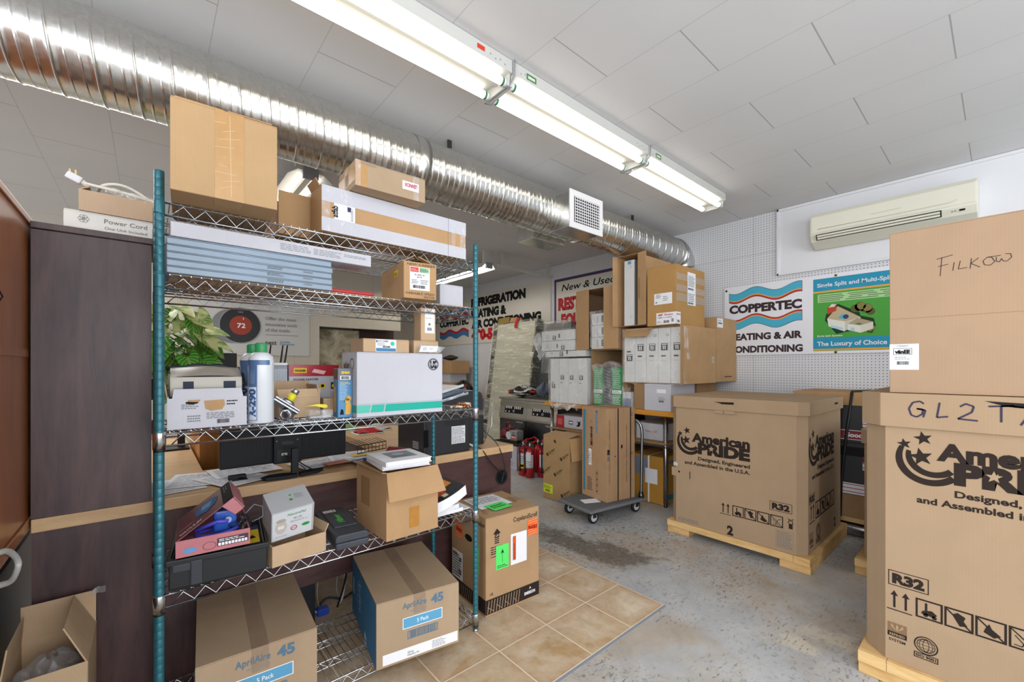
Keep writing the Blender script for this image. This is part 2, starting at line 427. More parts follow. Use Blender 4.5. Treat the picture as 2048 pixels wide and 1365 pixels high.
def open_carton(name, label, loc, size, rot=0, mat=None, flaps=None, cat='box', th=.004, inner=None, fl=None, group=None, tops=None):
    mat = mat or CARD; inner = inner or mat
    w, d, h = size; t = thing(name, label, cat, loc, rot, group); ff = faces(w, d, h)
    mb = MB()
    mb.box((0, 0, 0), (w, d, th), mat)
    tp = dict(S=h, N=h, W=h, E=h); tp.update(tops or {})
    mb.box((0, 0, th), (w, th, tp['S']), mat); mb.box((0, d-th, th), (w, d, tp['N']), mat)
    mb.box((0, th, th), (th, d-th, tp['W']), mat); mb.box((w-th, th, th), (w, d-th, tp['E']), mat)
    mb.build('carton_body', t)
    for sd, v in (flaps or {}).items():
        ang, ln = v[0], v[1]; sk = v[2] if len(v) > 2 else 0
        f = ff[sd]; wd = w if sd in 'SN' else d
        flap(t, Fr(f.pt(0, tp[sd], -th/2), f.u, f.v), .001, wd-.002, ang, ln, mat, th, skew=sk)
    return t, ff
def label_plate(parent, f, a, b, w, h, mat=None, fn=None, name='paper_label', e=.0007, label=None):
    mb = MB(); mb.rect(f, a, b, w, h, mat or PAPER, e)
    if fn: fn(mb)
    return mb.build(name, parent, label=label)
# ================================================================ room shell
H_C = 2.836
CEIL = ceilmat(); FLOOR = floormat(); TILE = tilemat()
mb = MB(); mb.box((-2.55, -3.05, -.06), (4.76, 8.4, 0), FLOOR); struct('floor', mb)
mb = MB(); mb.box((-1.6, 1.195, .0), (2.107, 3.05, .004), TILE); mb.box((-1.6, 1.18, 0), (2.107, 1.195, .003), flat('#8c9096')); struct('floor_tile', mb)
mb = MB(); mb.box((-2.55, -3.05, H_C), (4.76, 8.4, H_C+.06), CEIL); struct('ceiling', mb)
mb = MB(); mb.box((4.71, -3.0, 0), (4.76, 8.4, H_C), PEG); struct('wall_east', mb)
mb = MB()
mb.box((-2.55, 7.0, 0), (2.03, 7.1, H_C), PEGN); mb.box((2.03, 7.0, 1.93), (3.4, 7.1, H_C), PEGN); struct('wall_north', mb)
mb = MB(); mb.box((-2.55, 8.3, 0), (4.71, 8.38, H_C), PEGN); struct('wall_alcove', mb)
mb = MB(); mb.box((2.75, 7.5, 0), (3.5, 7.55, 2.1), flat('#4a3a36')); struct('wall_partition', mb)
# south wall with the shop window, west wall with the entrance
mb = MB()
mb.box((-2.55, -3.05, 0), (4.71, -3.0, .42), WALLP); mb.box((-2.55, -3.05, 2.68), (4.71, -3.0, H_C), WALLP)
mb.box((-2.55, -3.05, .42), (-1.65, -3.0, 2.68), WALLP); mb.box((4.05, -3.05, .42), (4.71, -3.0, 2.68), WALLP); struct('wall_south', mb)
mb = MB()
for x in (-1.65, .22, 2.13, 4.0): mb.box((x, -3.04, .42), (x+.05, -2.98, 2.68), STEELD)
mb.box((-1.6, -3.04, .42), (4.0, -2.98, .47), STEELD); mb.box((-1.6, -3.04, 2.63), (4.0, -2.98, 2.68), STEELD); struct('window_1', mb)
mb = MB()
mb.box((-2.55, -3.0, 0), (-2.5, -2.15, H_C), WALLP); mb.box((-2.55, .35, 0), (-2.5, 8.3, H_C), WALLP); mb.box((-2.55, -2.15, 2.65), (-2.5, .35, H_C), WALLP); struct('wall_west', mb)
mb = MB()
mb.box((-2.54, -2.15, 0), (-2.49, -2.1, 2.65), STEELD); mb.box((-2.54, .3, 0), (-2.49, .35, 2.65), STEELD); mb.box((-2.54, -2.1, 2.6), (-2.49, .3, 2.65), STEELD); mb.box((-2.54, -.92, 0), (-2.49, -.87, 2.6), STEELD); struct('door_1', mb)
# smooth white panel behind the air conditioner
mb = MB(); mb.box((4.695, -1.6, 2.185), (4.71, 1.455, 2.834), WALLP, .002)
mb.box((4.68, -1.6, 2.185), (4.698, 1.455, 2.205), WALLP, .003); mb.box((4.68, 1.435, 2.185), (4.698, 1.455, 2.834), WALLP, .003); mb.box((4.68, -1.6, 2.81), (4.698, 1.455, 2.834), WALLP, .003)
struct('trim_1', mb)

# ================================================================ wall mounted things
EW = lambda y0, z0, x=4.69: Fr((x, y0, z0), -Y_, Z_)
# split air conditioner
t = thing('air_conditioner', 'long cream wall air conditioner high on the white panel', 'air conditioner', (4.69, 1.13, 2.36))
CREAM = plain('#d8d6c6', .4, 0, .5, .03, 3); CREAM2 = plain('#c8c6b6', .45, 0, .5, .03, 3)
prof = [(0, .30), (-.06, .30), (-.19, .285), (-.205, .26), (-.20, .10), (-.17, .045), (-.05, .0), (0, .0)]
mb = MB(); mb.prism([(x, 0, z) for x, z in prof], (0, -1.01, 0), CREAM, .006); mb.build('casing', t)
mb = MB(); mb.prism([(-.2055, -.012, .262), (-.2105, -.012, .255), (-.2055, -.012, .115), (-.2005, -.012, .115)], (0, -.986, 0), CREAM, .001)
mb.tube([(-.208, -.06, .145), (-.21, -.5, .14), (-.21, -.86, .14), (-.209, -.91, .152)], .0025, CREAM2, 6)
mb.box((-.212, -.42, .178), (-.206, -.60, .182), CREAM2); mb.build('front_panel', t)
mb = MB(); lf = Fr((-.2015, -.05, .048), -Y_, Vector((-.03, 0, .055)))
mb.rect(lf, 0, 0, .78, .052, flat('#2b2a28'), .0015); mb.rect(lf, .008, .007, .764, .016, CREAM, .003); mb.rect(lf, .008, .029, .764, .016, CREAM, .004); mb.build('air_outlet', t)
mb = MB(); mb.rect(lf, .87, .02, .03, .014, INK, .003); mb.rect(lf, .83, .02, .008, .012, GREY, .003); mb.rect(lf, .845, .02, .008, .012, GREY, .003); mb.build('display', t)

# COPPERTEC banner
def band(mb, f, a0, a1, b, th, amp, waves, m, ph=0, e=.001, tilt=0):
    n = 44; top = []; bot = []
    for i in range(n+1):
        q = i/n; y = b+amp*math.sin(2*math.pi*waves*q+ph)+tilt*q
        top.append((a0+(a1-a0)*q, y+th)); bot.append((a0+(a1-a0)*q, y))
    for i in range(n): mb.shape(f, [bot[i], bot[i+1], top[i+1], top[i]], m, e)
BROWNINK = flat('#3d2f31', .6); SKY = flat('#4aa9c4', .5); REDS = flat('#b23232', .5); ORS = flat('#e0a04a', .5)
t = thing('wall_banner', 'wide white vinyl banner with blue wave bands and a green house panel', 'banner', (4.70, 1.955, 1.41))
mb = MB(); mb.box((-.006, -2.3, 0), (0, 0, .725), plain('#dfe0e6', .35, 0, .5, .03, 3)); mb.build('banner_sheet', t)
f = Fr((-.006, 0, 0), -Y_, Z_)
mb = MB()
for (bz, flip) in ((.575, 1), (.30, 0)):
    ph = math.pi*1.15
    if flip: o = ((.003, INK, .0005), (.0, SKY, .0010)); 
    band(mb, f, .047, .713, bz-.004, .103, .028, 1.75, INK, ph, .0005); band(mb, f, .050, .710, bz, .095, .028, 1.75, SKY, ph, .0010)
    if flip:
        band(mb, f, .050, .710, bz-.002, .018, .028, 1.75, REDS, ph, .0016); band(mb, f, .050, .710, bz+.014, .010, .028, 1.75, ORS, ph, .0020)
    else:
        band(mb, f, .050, .710, bz+.081, .018, .028, 1.75, REDS, ph, .0016); band(mb, f, .050, .710, bz+.072, .010, .028, 1.75, ORS, ph, .0020)
mb.text(f, 'COPPERTEC', .05, .445, .082, BROWNINK, .66, .055)
mb.build('banner_lettering', t); mb = MB()
mb.text(f, 'HEATING & AIR', .045, .16, .066, BROWNINK, .668, .05); mb.build('banner_lettering', t); mb = MB()
mb.text(f, 'CONDITIONING', .045, .03, .066, BROWNINK, .672, .05)
mb.build('banner_lettering', t)
mb = MB(); GRN = flat('#4a9a3f', .5); BLU = flat('#2a8fb0', .5); PG = flat('#a9cf95', .5)
mb.rect(f, .80, .025, 1.35, .665, GRN, .001); mb.rect(f, .80, .575, 1.35, .115, BLU, .0015); mb.rect(f, .80, .56, 1.35, .015, ORS, .0015)
mb.rect(f, .80, .045, 1.35, .10, BLU, .0015); mb.rect(f, .80, .03, 1.35, .016, ORS, .0015); mb.rect(f, .835, .47, 1.2, .075, PG, .0015)
mb.lines(f, .845, .475, 1.1, .065, 4, flat('#5b7a52'), .002, 3)
mb.text(f, 'Single Split and Multi-Split', .83, .612, .036, WHITE, .53, .02, e=.0022)
mb.text(f, 'The Luxury of Choice', .83, .072, .04, WHITE, .49, .025, e=.0022)
mb.text(f, 'Single Split Systems', .83, .155, .016, WHITE, .19, .02, e=.0022)
# house picture, drawn as flat shapes
hs = lambda pts, m, e: mb.shape(f, [(.90+x*.34, .17+y*.30) for x, y in pts], m, e)
hs([(-.03, .45), (.22, .02), (.55, .1), (.95, .0), (1.02, .2), (.98, .42), (.72, .52), (.7, .62), (.25, .92), (.0, .65)], flat('#1f3a1c'), .0018)
for bx, by, br in ((.72, .78, .12), (.84, .72, .12), (.62, .74, .1), (.92, .62, .09)): mb.disc(f, .90+bx*.34, .17+by*.30, br*.34, flat('#5a5a32'), .0019)
for bx, by, br in ((.74, .8, .09), (.86, .74, .09), (.9, .12, .07), (.83, .1, .06), (.97, .15, .05)): mb.disc(f, .90+bx*.34, .17+by*.30, br*.34, flat('#7d7a48'), .0021)
hs([(.02, .5), (.4, .38), (.4, .08), (.05, .26)], flat('#d9dad0'), .0023); hs([(.4, .38), (.72, .48), (.72, .3), (.4, .1)], flat('#c3c3b4'), .0023)
hs([(.02, .5), (.25, .85), (.72, .48), (.4, .38)], flat('#b9a98a'), .0025); hs([(.02, .62), (.03, .85), (.22, .9), (.22, .72)], flat('#b4472f'), .0027); hs([(.05, .83), (.12, .93), (.22, .91), (.17, .84)], flat('#d7cfc4'), .0028)
hs([(.25, .5), (.35, .6), (.5, .52), (.4, .44)], SKY, .0029); mb.disc(f, .90+.42*.34, .17+.52*.3, .02, flat('#3b3f68'), .003)
hs([(.46, .3), (.72, .24), (.72, .02), (.46, .12)], flat('#d9dad0'), .0031); hs([(.72, .24), (.97, .32), (.97, .12), (.72, .02)], flat('#d2d0c0'), .0031)
hs([(.46, .3), (.66, .46), (.97, .32), (.72, .24)], flat('#a89a80'), .0033); hs([(.6, .28), (.68, .32), (.76, .28), (.7, .24)], flat('#5e7a4c'), .0035)
hs([(.1, .3), (.36, .2), (.36, .12), (.1, .22)], flat('#a9c9dc'), .0025); hs([(.52, .2), (.6, .17), (.6, .07), (.52, .1)], flat('#a9c9dc'), .0033)
mb.build('house_panel', t)
mb = MB()
for a, b in ((.02, .69), (.97, .705), (.97, .012)): mb.disc(f, a, b, .012, metal('brass_grommet', '#a08a58', .3), .002); mb.disc(f, a, b, .006, INK, .0024)
mb.build('grommets', t)

# painted sign board with the refrigeration lettering
BOARD = plain('#cdc9be', .3, 0, .5, .03, 2)
t = thing('refrigeration_sign', 'long white sign board with black and red lettering and wave logo', 'sign', (4.708, 8.05, 1.735))
mb = MB(); mb.box((-.012, -3.5, 0), (0, 0, .91), BOARD); mb.build('sign_board', t)
f = Fr((-.012, 8.05-8.05, -1.735), -Y_, Z_); Y0 = 8.05
mb = MB(); tx = lambda s, y, z, h, w, m, bd=.03, sh=0: mb.text(f, s, Y0-y, z, h, m, w, bd, sh)
tx('REFRIGERATION', 6.667, 2.441, .145, 1.55, INK, .075); tx('HEATING &', 6.667, 2.228, .145, 1.06, INK, .075); tx('AIR CONDITIONING', 6.655, 2.036, .135, 1.9, INK, .075); tx('490-5', 6.655, 1.815, .18, .66, RED, .085)
tx('COPPERTEC', 7.815, 2.13, .125, 1.065, INK, .07)
BL2 = flat('#3a6d9c', .5)
for bz, flip in ((1.89, 0), (2.33, 1)):
    band(mb, f, Y0-7.815, Y0-6.745, bz, .10, .03, 2.2, BL2, 2.8, .0012)
    band(mb, f, Y0-7.815, Y0-6.745, bz+(-.045 if flip else .095), .05, .03, 2.2, RED, 2.8, .0016)
mb.build('sign_lettering', t)
# framed restaurant sign
t = thing('restaurant_sign', 'white sign board with a purple border and red capital lettering', 'sign', (4.708, 4.47, 1.6))
mb = MB(); mb.box((-.012, -1.74, 0), (0, 0, 1.02), BOARD); mb.build('sign_board', t)
f = Fr((-.012, 0, -1.6), -Y_, Z_); mb = MB(); PUR = flat('#4b3f66', .5)
mb.frame(f, 0, 1.6, 1.74, 1.015, .04, PUR); mb.build('sign_border', t)
mb = MB()
mb.text(f, 'New & Used', .15, 2.425, .10, INK, .98, .012, .22)
mb.text(f, 'RESTAURANT', .08, 2.15, .17, RED, 1.25, .07); mb.text(f, 'EQUIPMENT', .14, 1.912, .165, RED, 1.0, .07); mb.build('sign_lettering', t)

# thermostat banner on the north wall
t = thing('thermostat_banner', 'grey cloth banner with a round red dial picture on the far left wall', 'banner', (.40, 6.992, 1.458))
BAN = plain('#b4b3b0', .6, 0, .3, .05, 2)
mb = MB(); mb.grid(lambda a, b: (a*1.48, -.004-.006*math.sin(b*9+a*3)*a*(1-a), b*(.765+.02*a)), 24, 12, BAN); mb.build('banner_cloth', t)
f = Fr((0, -.012, -1.458), X_, Z_); X0 = .40
mb = MB(); mb.disc(f, .962-X0-.09, 1.86, .235, flat('#77777a', .6), .0005); mb.disc(f, .976-X0, 1.874, .252, flat('#8b8b8e', .3), .001); mb.disc(f, .976-X0, 1.874, .243, flat('#232325', .3), .0015); mb.disc(f, .98-X0, 1.874, .134, flat('#8f3a2a', .4), .002)
mb.text(f, '72', .935-X0, 1.84, .066, WHITE, .1, .02, e=.003); mb.text(f, 'nest', .945-X0, 2.05, .03, GREY, .065, 0, e=.003); mb.line(f, 1.01-X0, 1.955, 1.01-X0, 1.985, .008, WHITE, .003); mb.build('dial_print', t)
mb = MB(); g2 = flat('#6f7274', .7)
mb.text(f, 'Offer the most', 1.283-X0, 1.975, .05, g2, .41); mb.build('slogan_line', t); mb = MB(); mb.text(f, 'innovative tools', 1.283-X0, 1.89, .05, g2, .42); mb.build('slogan_line', t); mb = MB(); mb.text(f, 'of the trade.', 1.283-X0, 1.808, .05, g2, .33)
mb.build('slogan_line', t); mb = MB(); mb.rect(f, 1.283-X0, 1.757, .44, .005, g2); mb.build('small_print', t); mb = MB(); mb.text(f, 'nest', 1.283-X0, 1.617, .065, flat('#3c3d3f'), .145, .01); mb.build('brand_word', t); mb = MB(); mb.text(f, 'Certified', 1.474-X0, 1.65, .026, flat('#4d7f9a'), .13, .01); mb.text(f, 'Professional', 1.474-X0, 1.618, .026, flat('#4d7f9a'), .19, .01)
mb.build('certification_words', t)
# stained board in the opening
mb = MB(); mb.box((2.02, 7.115, .55), (2.70, 7.135, 1.90), PLY); o = mb.build('plywood_board'); tag(o, 'mottled stained plywood sheet filling part of the rear opening', 'board')

# ================================================================ spiral duct
DY, DZ, DR = 2.463, 2.572, .1765
t = thing('spiral_duct', 'large galvanised spiral air duct hanging under the ceiling', 'duct', (-2.48, DY, DZ))
XL = 7.05
mb = MB(); seg = 72; pitch = .1215; xs = []; x = -.15
def duct_r(p):
    q = (p % 1.0)
    r = DR
    for c, a, w in ((0.5, .0040, .040), (.17, .0016, .035), (.83, .0016, .035)):
        d = abs(q-c)
        if d < w: r += a*math.cos(d/w*math.pi/2)
    return r
step = pitch/24; n = int((XL+.3)/step); rows = []
off = [0, .12, .135, .15, .17, .19, .205, .22, .33, .45, .465, .48, .5, .52, .535, .55, .67, .78, .795, .81, .83, .85, .865, .88]
pos = [(k+o)*pitch for k in range(-1, int(XL/pitch)+1) for o in off]
for p in pos:
    r = duct_r(p/pitch)
    rows.append(mb.vs([(min(max(p+pitch*j/seg, 0), XL), math.cos(2*math.pi*j/seg)*r, math.sin(2*math.pi*j/seg)*r) for j in range(seg)]))
for i in range(len(rows)-1):
    for j in range(seg-1): mb.face([rows[i][j], rows[i][j+1], rows[i+1][j+1], rows[i+1][j]], GALV, True)
    if i+25 < len(rows): mb.face([rows[i][seg-1], rows[i+24][0], rows[i+25][0], rows[i+1][seg-1]], GALV, True)
mb.build('duct_pipe', t)
# plain joint bands
def ringband(xa, xb, r, nm):
    mb = MB(); mb.lathe([(r, xa), (r+.001, xa), (r+.001, xb), (r, xb)], GALV, (0, 0, 0), 64, 0); return mb.build(nm, t)
ringband(3.72, 3.80, DR+.006, 'joint_band'); ringband(5.33, 5.37, DR+.006, 'joint_band')
mb = MB(); pts = []
for k in range(9):
    a = R(90)*k/8; pts.append((XL-.02+.14*math.sin(a), 0, -.14*(1-math.cos(a))))
mb.tube(pts, DR-.002, GALV, 48, False); o = mb.build('elbow', t)
ringband(XL-.05, XL-.02, DR+.007, 'joint_band')
# register box on the side towards the room
def register(y_s, xa, nm, full):
    mb = MB(); y0 = y_s*.10; y1 = y_s*.30
    zs = (-.20, .07)
    mb.box((xa, min(y0, y1), zs[0]), (xa+.38, max(y0, y1), zs[1]), GALV, .002)
    o = mb.build(nm, t)
    if full:
        f = Fr((xa, -.30, zs[0]), X_, Z_)
        mb = MB(); mb.box((xa-.012, -.311, zs[0]-.012), (xa+.392, -.300, zs[1]+.012), WHITE, .003)
        mb.rect(f, .035, .035, .31, .20, flat('#3a3a3c'), .0125)
        for i in range(12): mb.rect(f, .042+i*.026, .035, .007, .20, WHITE, .016)
        for i in range(9): mb.rect(f, .035, .042+i*.0225, .31, .007, WHITE, .019)
        mb.build('vent_grille', o)
register(-1, 4.925, 'register_box', True); register(1, 4.92, 'register_box', False)
# hangers
mb = MB()
for x in (4.02, 6.2): mb.box((x, -.006, DR), (x+.03, .006, .262), STEELD)
mb.build('hanger_strap', t)

# ================================================================ fluorescent lights
TUBE = emit('lit_fluorescent_tube', '#fff8ec', 4.2)
TUBER = emit('rear_fluorescent_tube', '#fff8ec', 22.0)
TUBED = emit('rear_reflector_tube', '#fff8ec', 2.2)  # weak glow given to the tubes of the hanging reflector
LAMPW = plain('#c2c2bd', .35, 0, .5, .02, 4); GREENC = flat('#2f7d4a')
def strip_light(x0, x1, label, sticker):
    t = thing('fluorescent_light', label, 'ceiling light', (x0, 1.73, 2.834), 0, 'row of ceiling strip lights')
    L = x1-x0
    mb = MB(); mb.prism([(0, -.115, 0), (0, -.115, -.062), (0, -.03, -.066), (0, .0, -.080), (0, .03, -.066), (0, .115, -.062), (0, .115, 0)], (L, 0, 0), LAMPW, .002)
    f = Fr((0, -.115, -.062), X_, Z_)
    for k in range(4): mb.disc(f, .05+k*.03, .02+.01*(k % 2), .004, GREY); mb.disc(f, L-.05-k*.03, .02+.01*(k % 2), .004, GREY)
    mb.build('housing', t)
    for s in (-1, 1):
        mb = MB(); mb.cyl((.035, s*.072, -.098), (L-.035, s*.072, -.098), .019, TUBE, 20); o = mb.build('tube', t)
        for x, xg in ((.012, .030), (L-.036, L-.042)):
            mb = MB(); mb.cyl((x, s*.072, -.098), (x+.024, s*.072, -.098), .0195, WHITE, 16); mb.cyl((xg, s*.072, -.098), (xg+.012, s*.072, -.098), .0197, GREENC, 16); mb.build('tube_cap', o)
    for x in (0, L-.012):
        mb = MB(); mb.prism([(x, -.10, -.06), (x, -.09, -.115), (x, .09, -.115), (x, .10, -.06)], (.012, 0, 0), LAMPW, .002); mb.build('socket_plate', t)
    mb = MB()
    if sticker == 'green': mb.rect(f, .09, .012, .07, .032, flat('#4f7a52')); mb.rect(f, .10, .02, .05, .014, flat('#c9d6c0'), .001)
    elif sticker == 'red': mb.rect(f, L-.22, .022, .045, .022, flat('#c9402e'))
    mb.build('sticker', t)
    return t
strip_light(.15, 1.392, 'nearest strip light of the ceiling row, with a red sticker', 'red')
strip_light(1.398, 2.645, 'middle strip light of the ceiling row, between two lit neighbours', 'green')
strip_light(2.651, 3.90, 'farthest strip light of the ceiling row, nearest the pegboard wall', 'green')
for xx in (1.395, 2.648):
    mb = MB(); mb.tube([(xx, 1.60, 2.83), (xx, 1.605, 2.76), (xx, 1.66, 2.71), (xx, 1.80, 2.70), (xx, 1.85, 2.73)], .004, GREY, 6)
    o = mb.build('support_wire'); tag(o, 'bent grey support wire under the joint of strip lights, ' + ('nearer the camera' if xx < 2 else 'farther from the camera'), 'wire', 'light support wires')
def rear_light(x, y0, y1, z, label, w, tub, drop):
    t = thing('hanging_light', label, 'ceiling light', (x, y0, z))
    L = y1-y0
    mb = MB(); mb.prism([(-w/2, 0, .0), (-w*.28, 0, .05), (-.03, 0, .05), (-.02, 0, .02), (.02, 0, .02), (.03, 0, .05), (w*.28, 0, .05), (w/2, 0, 0), (w*.3, 0, .075), (-w*.3, 0, .075)], (0, L, 0), LAMPW); mb.build('reflector', t)
    for s in (-1, 1):
        mb = MB(); mb.cyl((s*w*.2, .03, .02), (s*w*.2, L-.03, .02), .018, tub, 16); mb.build('tube', t)
    mb = MB(); mb.box((-.05, -.02, .0), (.05, .02, .075), GREY, .004); mb.build('end_block', t)
    mb = MB(); mb.box((-w*.3, .02, .075), (w*.3, .06, .075+drop), LAMPW); mb.build('hanger', t); mb = MB(); mb.box((-w*.3, L-.06, .075), (w*.3, L-.02, .075+drop), LAMPW)
    mb.build('hanger', t)
rear_light(.87, 3.20, 4.45, 2.62, 'faintly lit white reflector light hanging behind the tall brown carton', .30, TUBED, .14)
rear_light(3.42, 4.45, 6.9, 2.60, 'lit hanging strip light over the far back corner', .22, TUBER, .16)
mb = MB(); mb.box((3.55, 4.40, 2.63), (4.6, 4.46, 2.67), LAMPW, .004); o = mb.build('light_crossbar'); tag(o, 'short white metal bar beside the hanging light at the back', 'bar')
mb = MB(); mb.box((3.60, 4.41, 2.67), (3.64, 4.45, 2.835), LAMPW); mb.box((4.5, 4.41, 2.67), (4.54, 4.45, 2.835), LAMPW); x = mb.build('bar_hanger', o)
TAPEL = flat('#cdb592', .4)
# ================================================================ wire shelving unit
T1, T2, T3, T4, T5 = 1.797, 1.573, 1.088, .592, .088
PX, PY = (.024, 1.206), (1.675, 2.08)
TEALG = plain('#123f49', .5)
sh = thing('wire_shelving_unit', 'tall chrome wire shelving unit with teal posts, loaded with boxes', 'shelving', (.615, 1.8775, 0))
O = Vector((.615, 1.8775, 0)); L = lambda x, y, z: Vector((x, y, z))-O
for x in PX:
    for y in PY:
        mb = MB(); pr = [(.0125, .018)]; z = .03
        while z < 1.86:
            pr += [(.0127, z), (.0127, z+.0236), (.0126, z+.0238), (.0126, z+.0250)]; z += .0254
        pr += [(.0127, 1.868), (.0115, 1.88)]
        ms_ = [TEALG if (i % 4 == 3 and 0 < i < len(pr)-4) else TEALP for i in range(len(pr)-1)]; mb.lathe(pr, TEALP, L(x, y, 0), 16, ms=ms_); mb.lathe([(.012, 0), (.014, .003), (.014, .012), (.008, .018)], STEEL, L(x, y, 0), 12); mb.build('post', sh)
for zt in (T1, T2, T3, T4, T5):
    mb = MB(); zb = zt-.044
    for y in PY:
        mb.tube([L(PX[0], y, zt-.006), L(PX[1], y, zt-.006)], .0032, CHROME, 6); mb.tube([L(PX[0], y, zb), L(PX[1], y, zb)], .0034, CHROME, 6)
        n = 40; mb.tube([L(PX[0]+.03+(PX[1]-PX[0]-.06)*k/n, y, zb+.003 if k % 2 == 0 else zt-.009) for k in range(n+1)], .0022, CHROME, 5)
    for x in PX:
        mb.tube([L(x, PY[0], zt-.006), L(x, PY[1], zt-.006)], .0032, CHROME, 6); mb.tube([L(x, PY[0], zb), L(x, PY[1], zb)], .0034, CHROME, 6)
        n = 12; mb.tube([L(x, PY[0]+.03+(PY[1]-PY[0]-.06)*k/n, zb+.003 if k % 2 == 0 else zt-.009) for k in range(n+1)], .0022, CHROME, 5)
    x = PX[0]+.025
    while x < PX[1]-.01: mb.tube([L(x, PY[0]-.004, zt-.0018), L(x, PY[1]+.004, zt-.0018)], .0017, CHROME, 5); x += .0262
    for q in (.33, .67):
        y = PY[0]+(PY[1]-PY[0])*q
        mb.tube([L(PX[0], y, zt-.006), L(PX[1], y, zt-.006)], .0028, CHROME, 5); mb.tube([L(PX[0], y, zb+.01), L(PX[1], y, zb+.01)], .0028, CHROME, 5)
        n = 40; mb.tube([L(PX[0]+(PX[1]-PX[0])*k/n, y, zb+.012 if k % 2 == 0 else zt-.009) for k in range(n+1)], .002, CHROME, 5)
    o = mb.build('wire_shelf', sh)
    for x in PX:
        for y in PY:
            if zt > 1.2:
                mb = MB(); mb.lathe([(.0132, zb), (.0136, zb+.004), (.0136, zt-.006), (.0132, zt-.002)], TEALP, L(x, y, 0), 16); mb.build('post_collar', o); continue
            mb = MB(); mb.lathe([(.0165, zb-.008), (.0165, zt-.004), (.0150, zt), (.0128, zt)], CHROME, L(x, y, 0), 18); mb.lathe([(.0150, zb-.016), (.0150, zb-.008)], BLK, L(x, y, 0), 16); mb.build('post_collar', o)

# ---------------------------------------------------------------- top shelf
t, f = carton('carton', 'big plain brown carton with creased tape on the left end of the top wire shelf', (.046, 1.556, T1+.001), (.272, .33, .270), -3, card('#b4956f', .08))
mb = MB(); mb.rect(f['S'], .105, 0, .075, .27, TAPE, .0007); mb.rect(f['B'], .105, .25, .075, .08, TAPE, .0007)
for k in range(9): mb.pline(f['S'], [(.115+.012*math.sin(k*2.1), .03+k*.025), (.15+.02*math.sin(k*1.3), .035+k*.025+.01*math.cos(k))], .0012, TAPEL, .001)
mb.line(f['S'], .147, .01, .143, .26, .0014, TAPEL, .001)
mb.build('packing_tape', t)
flap(t, Fr((.0, .16, .271), X_, Z_), .01, .12, 80, .12, CARDO)
flap(t, Fr((.14, .16, .271), X_, Z_), .0, .12, 85, .14, CARDO)
t, f = open_carton('carton', 'open creased brown carton behind the long white and brown box on the top shelf', (.375, 1.80, T1+.001), (.27, .22, .145), 0, CARDO, {'S': (6, .02), 'N': (-20, .05)}, tops={'W': .105})
t, f = carton('long_carton', 'long carton with white bands over brown, taped, on the right half of the top shelf', (.488, 1.655, T1+.001), (.655, .135, .172), 1, CARDO, seam='x')
mb = MB(); F_ = f['S']; mb.rect(F_, 0, .112, .655, .060, CARDW, .0007); mb.rect(F_, 0, 0, .655, .052, CARDW, .0007); mb.rect(F_, .555, .0, .0015, .172, GREY, .0016); mb.rect(f['T'], 0, 0, .655, .03, CARDW, .0007)
mb.build('white_band', t)
def _l(mb):
    mb.text(F_.sub(.058, .058, 90), 'atfab', 0, 0, .022, INK, .044, .03, e=.002); mb.rect(F_, .095, .09, .014, .018, flat('#3b3b55'), .002); mb.lines(F_.sub(.118, .055, 90), 0, 0, .05, .01, 3, GREYINK, .002)
label_plate(t, F_, .045, .052, .08, .060, PAPER, _l, e=.0012)
FILM = film('crumpled_clear_tape', .35, '#e9eaee', .1, 60)
for a, w_ in ((.0, .03), (.07, .045), (.575, .02), (.62, .03)):
    mb = MB(); mb.rect(F_, a, 0, w_, .172, FILM, .0018); mb.rect(f['T'], a, 0, w_, .06, FILM, .0012); mb.build('packing_tape', t)
flap(t, Fr((0, .02, .172), -Y_, Z_), -.10, .10, 30, .03, CARDO)
t, f = carton('carton', 'flat brown carton lying on top of the long white banded box, label upside down', (.588, 1.588, T1+.176), (.290, .20, .098), -2, CARDG, seam='x', tape=TAPE)
mb = MB(); mb.rect(f['S'], .0, .0, .045, .098, TAPE, .0006); mb.build('side_tape', t); mb = MB(); mb.rect(f['S'], .235, 0, .025, .098, FILM, .0016); mb.build('side_tape', t); mb = MB(); mb.rect(f['S'], .0, .0, .02, .098, FILM, .0015); mb.rect(f['S'], .02, .085, .06, .013, TAPEB, .001); mb.rect(f['W'], 0, .02, .20, .05, TAPE, .0006); mb.build('side_tape', t)
label_plate(t, f['S'], .188, .035, .072, .034, PAPER, lambda mb: mb.text(f['S'].sub(.252, .062, 180), 'LENNOX', 0, 0, .016, flat('#b02248'), .055, .03, e=.002), e=.001)

# ---------------------------------------------------------------- second shelf
SLAB = plain('#8b9bab', .5, .15, .4, .12, 8)
mb = MB(); mb.box((.05, 1.682, T2), (1.17, 2.07, T2+.003), CARDL); o = mb.build('cardboard_sheet'); tag(o, 'flat tan cardboard liner sheet lying on the second wire shelf', 'cardboard')
for k in range(5):
    lab = ['bottom slim metal-white panel of the stack of five on the second shelf', 'second slim panel from the bottom in the stack of five on the second shelf', 'middle slim panel in the stack of five on the second shelf', 'fourth slim panel from the bottom in the stack of five on the second shelf', 'top slim panel of the stack of five, directly under the long white box'][k]
    t = thing('slim_panel', lab, 'panel', (.041, 1.66+.002*(k % 2), T2+.0035+k*.0222), 0, 'slim panels on the second shelf')
    w_ = .487+.006*math.sin(k*3)
    mb = MB(); mb.box((0, 0, 0), (w_, .34, .0215), SLAB, .003); mb.tube([(.002, -.001, .0195), (w_-.002, -.001, .0195)], .0022, SLAB, 6); mb.build('panel_body', t)
    if k < 3:
        fr = Fr((0, -.002, 0), X_, Z_); mb = MB(); mb.lines(fr, .27, .007, .05, .010, 2, GREYINK, .001, k); mb.lines(fr, .385, .009, .032, .006, 1, GREYINK, .001, k+4); mb.build('printing', t)
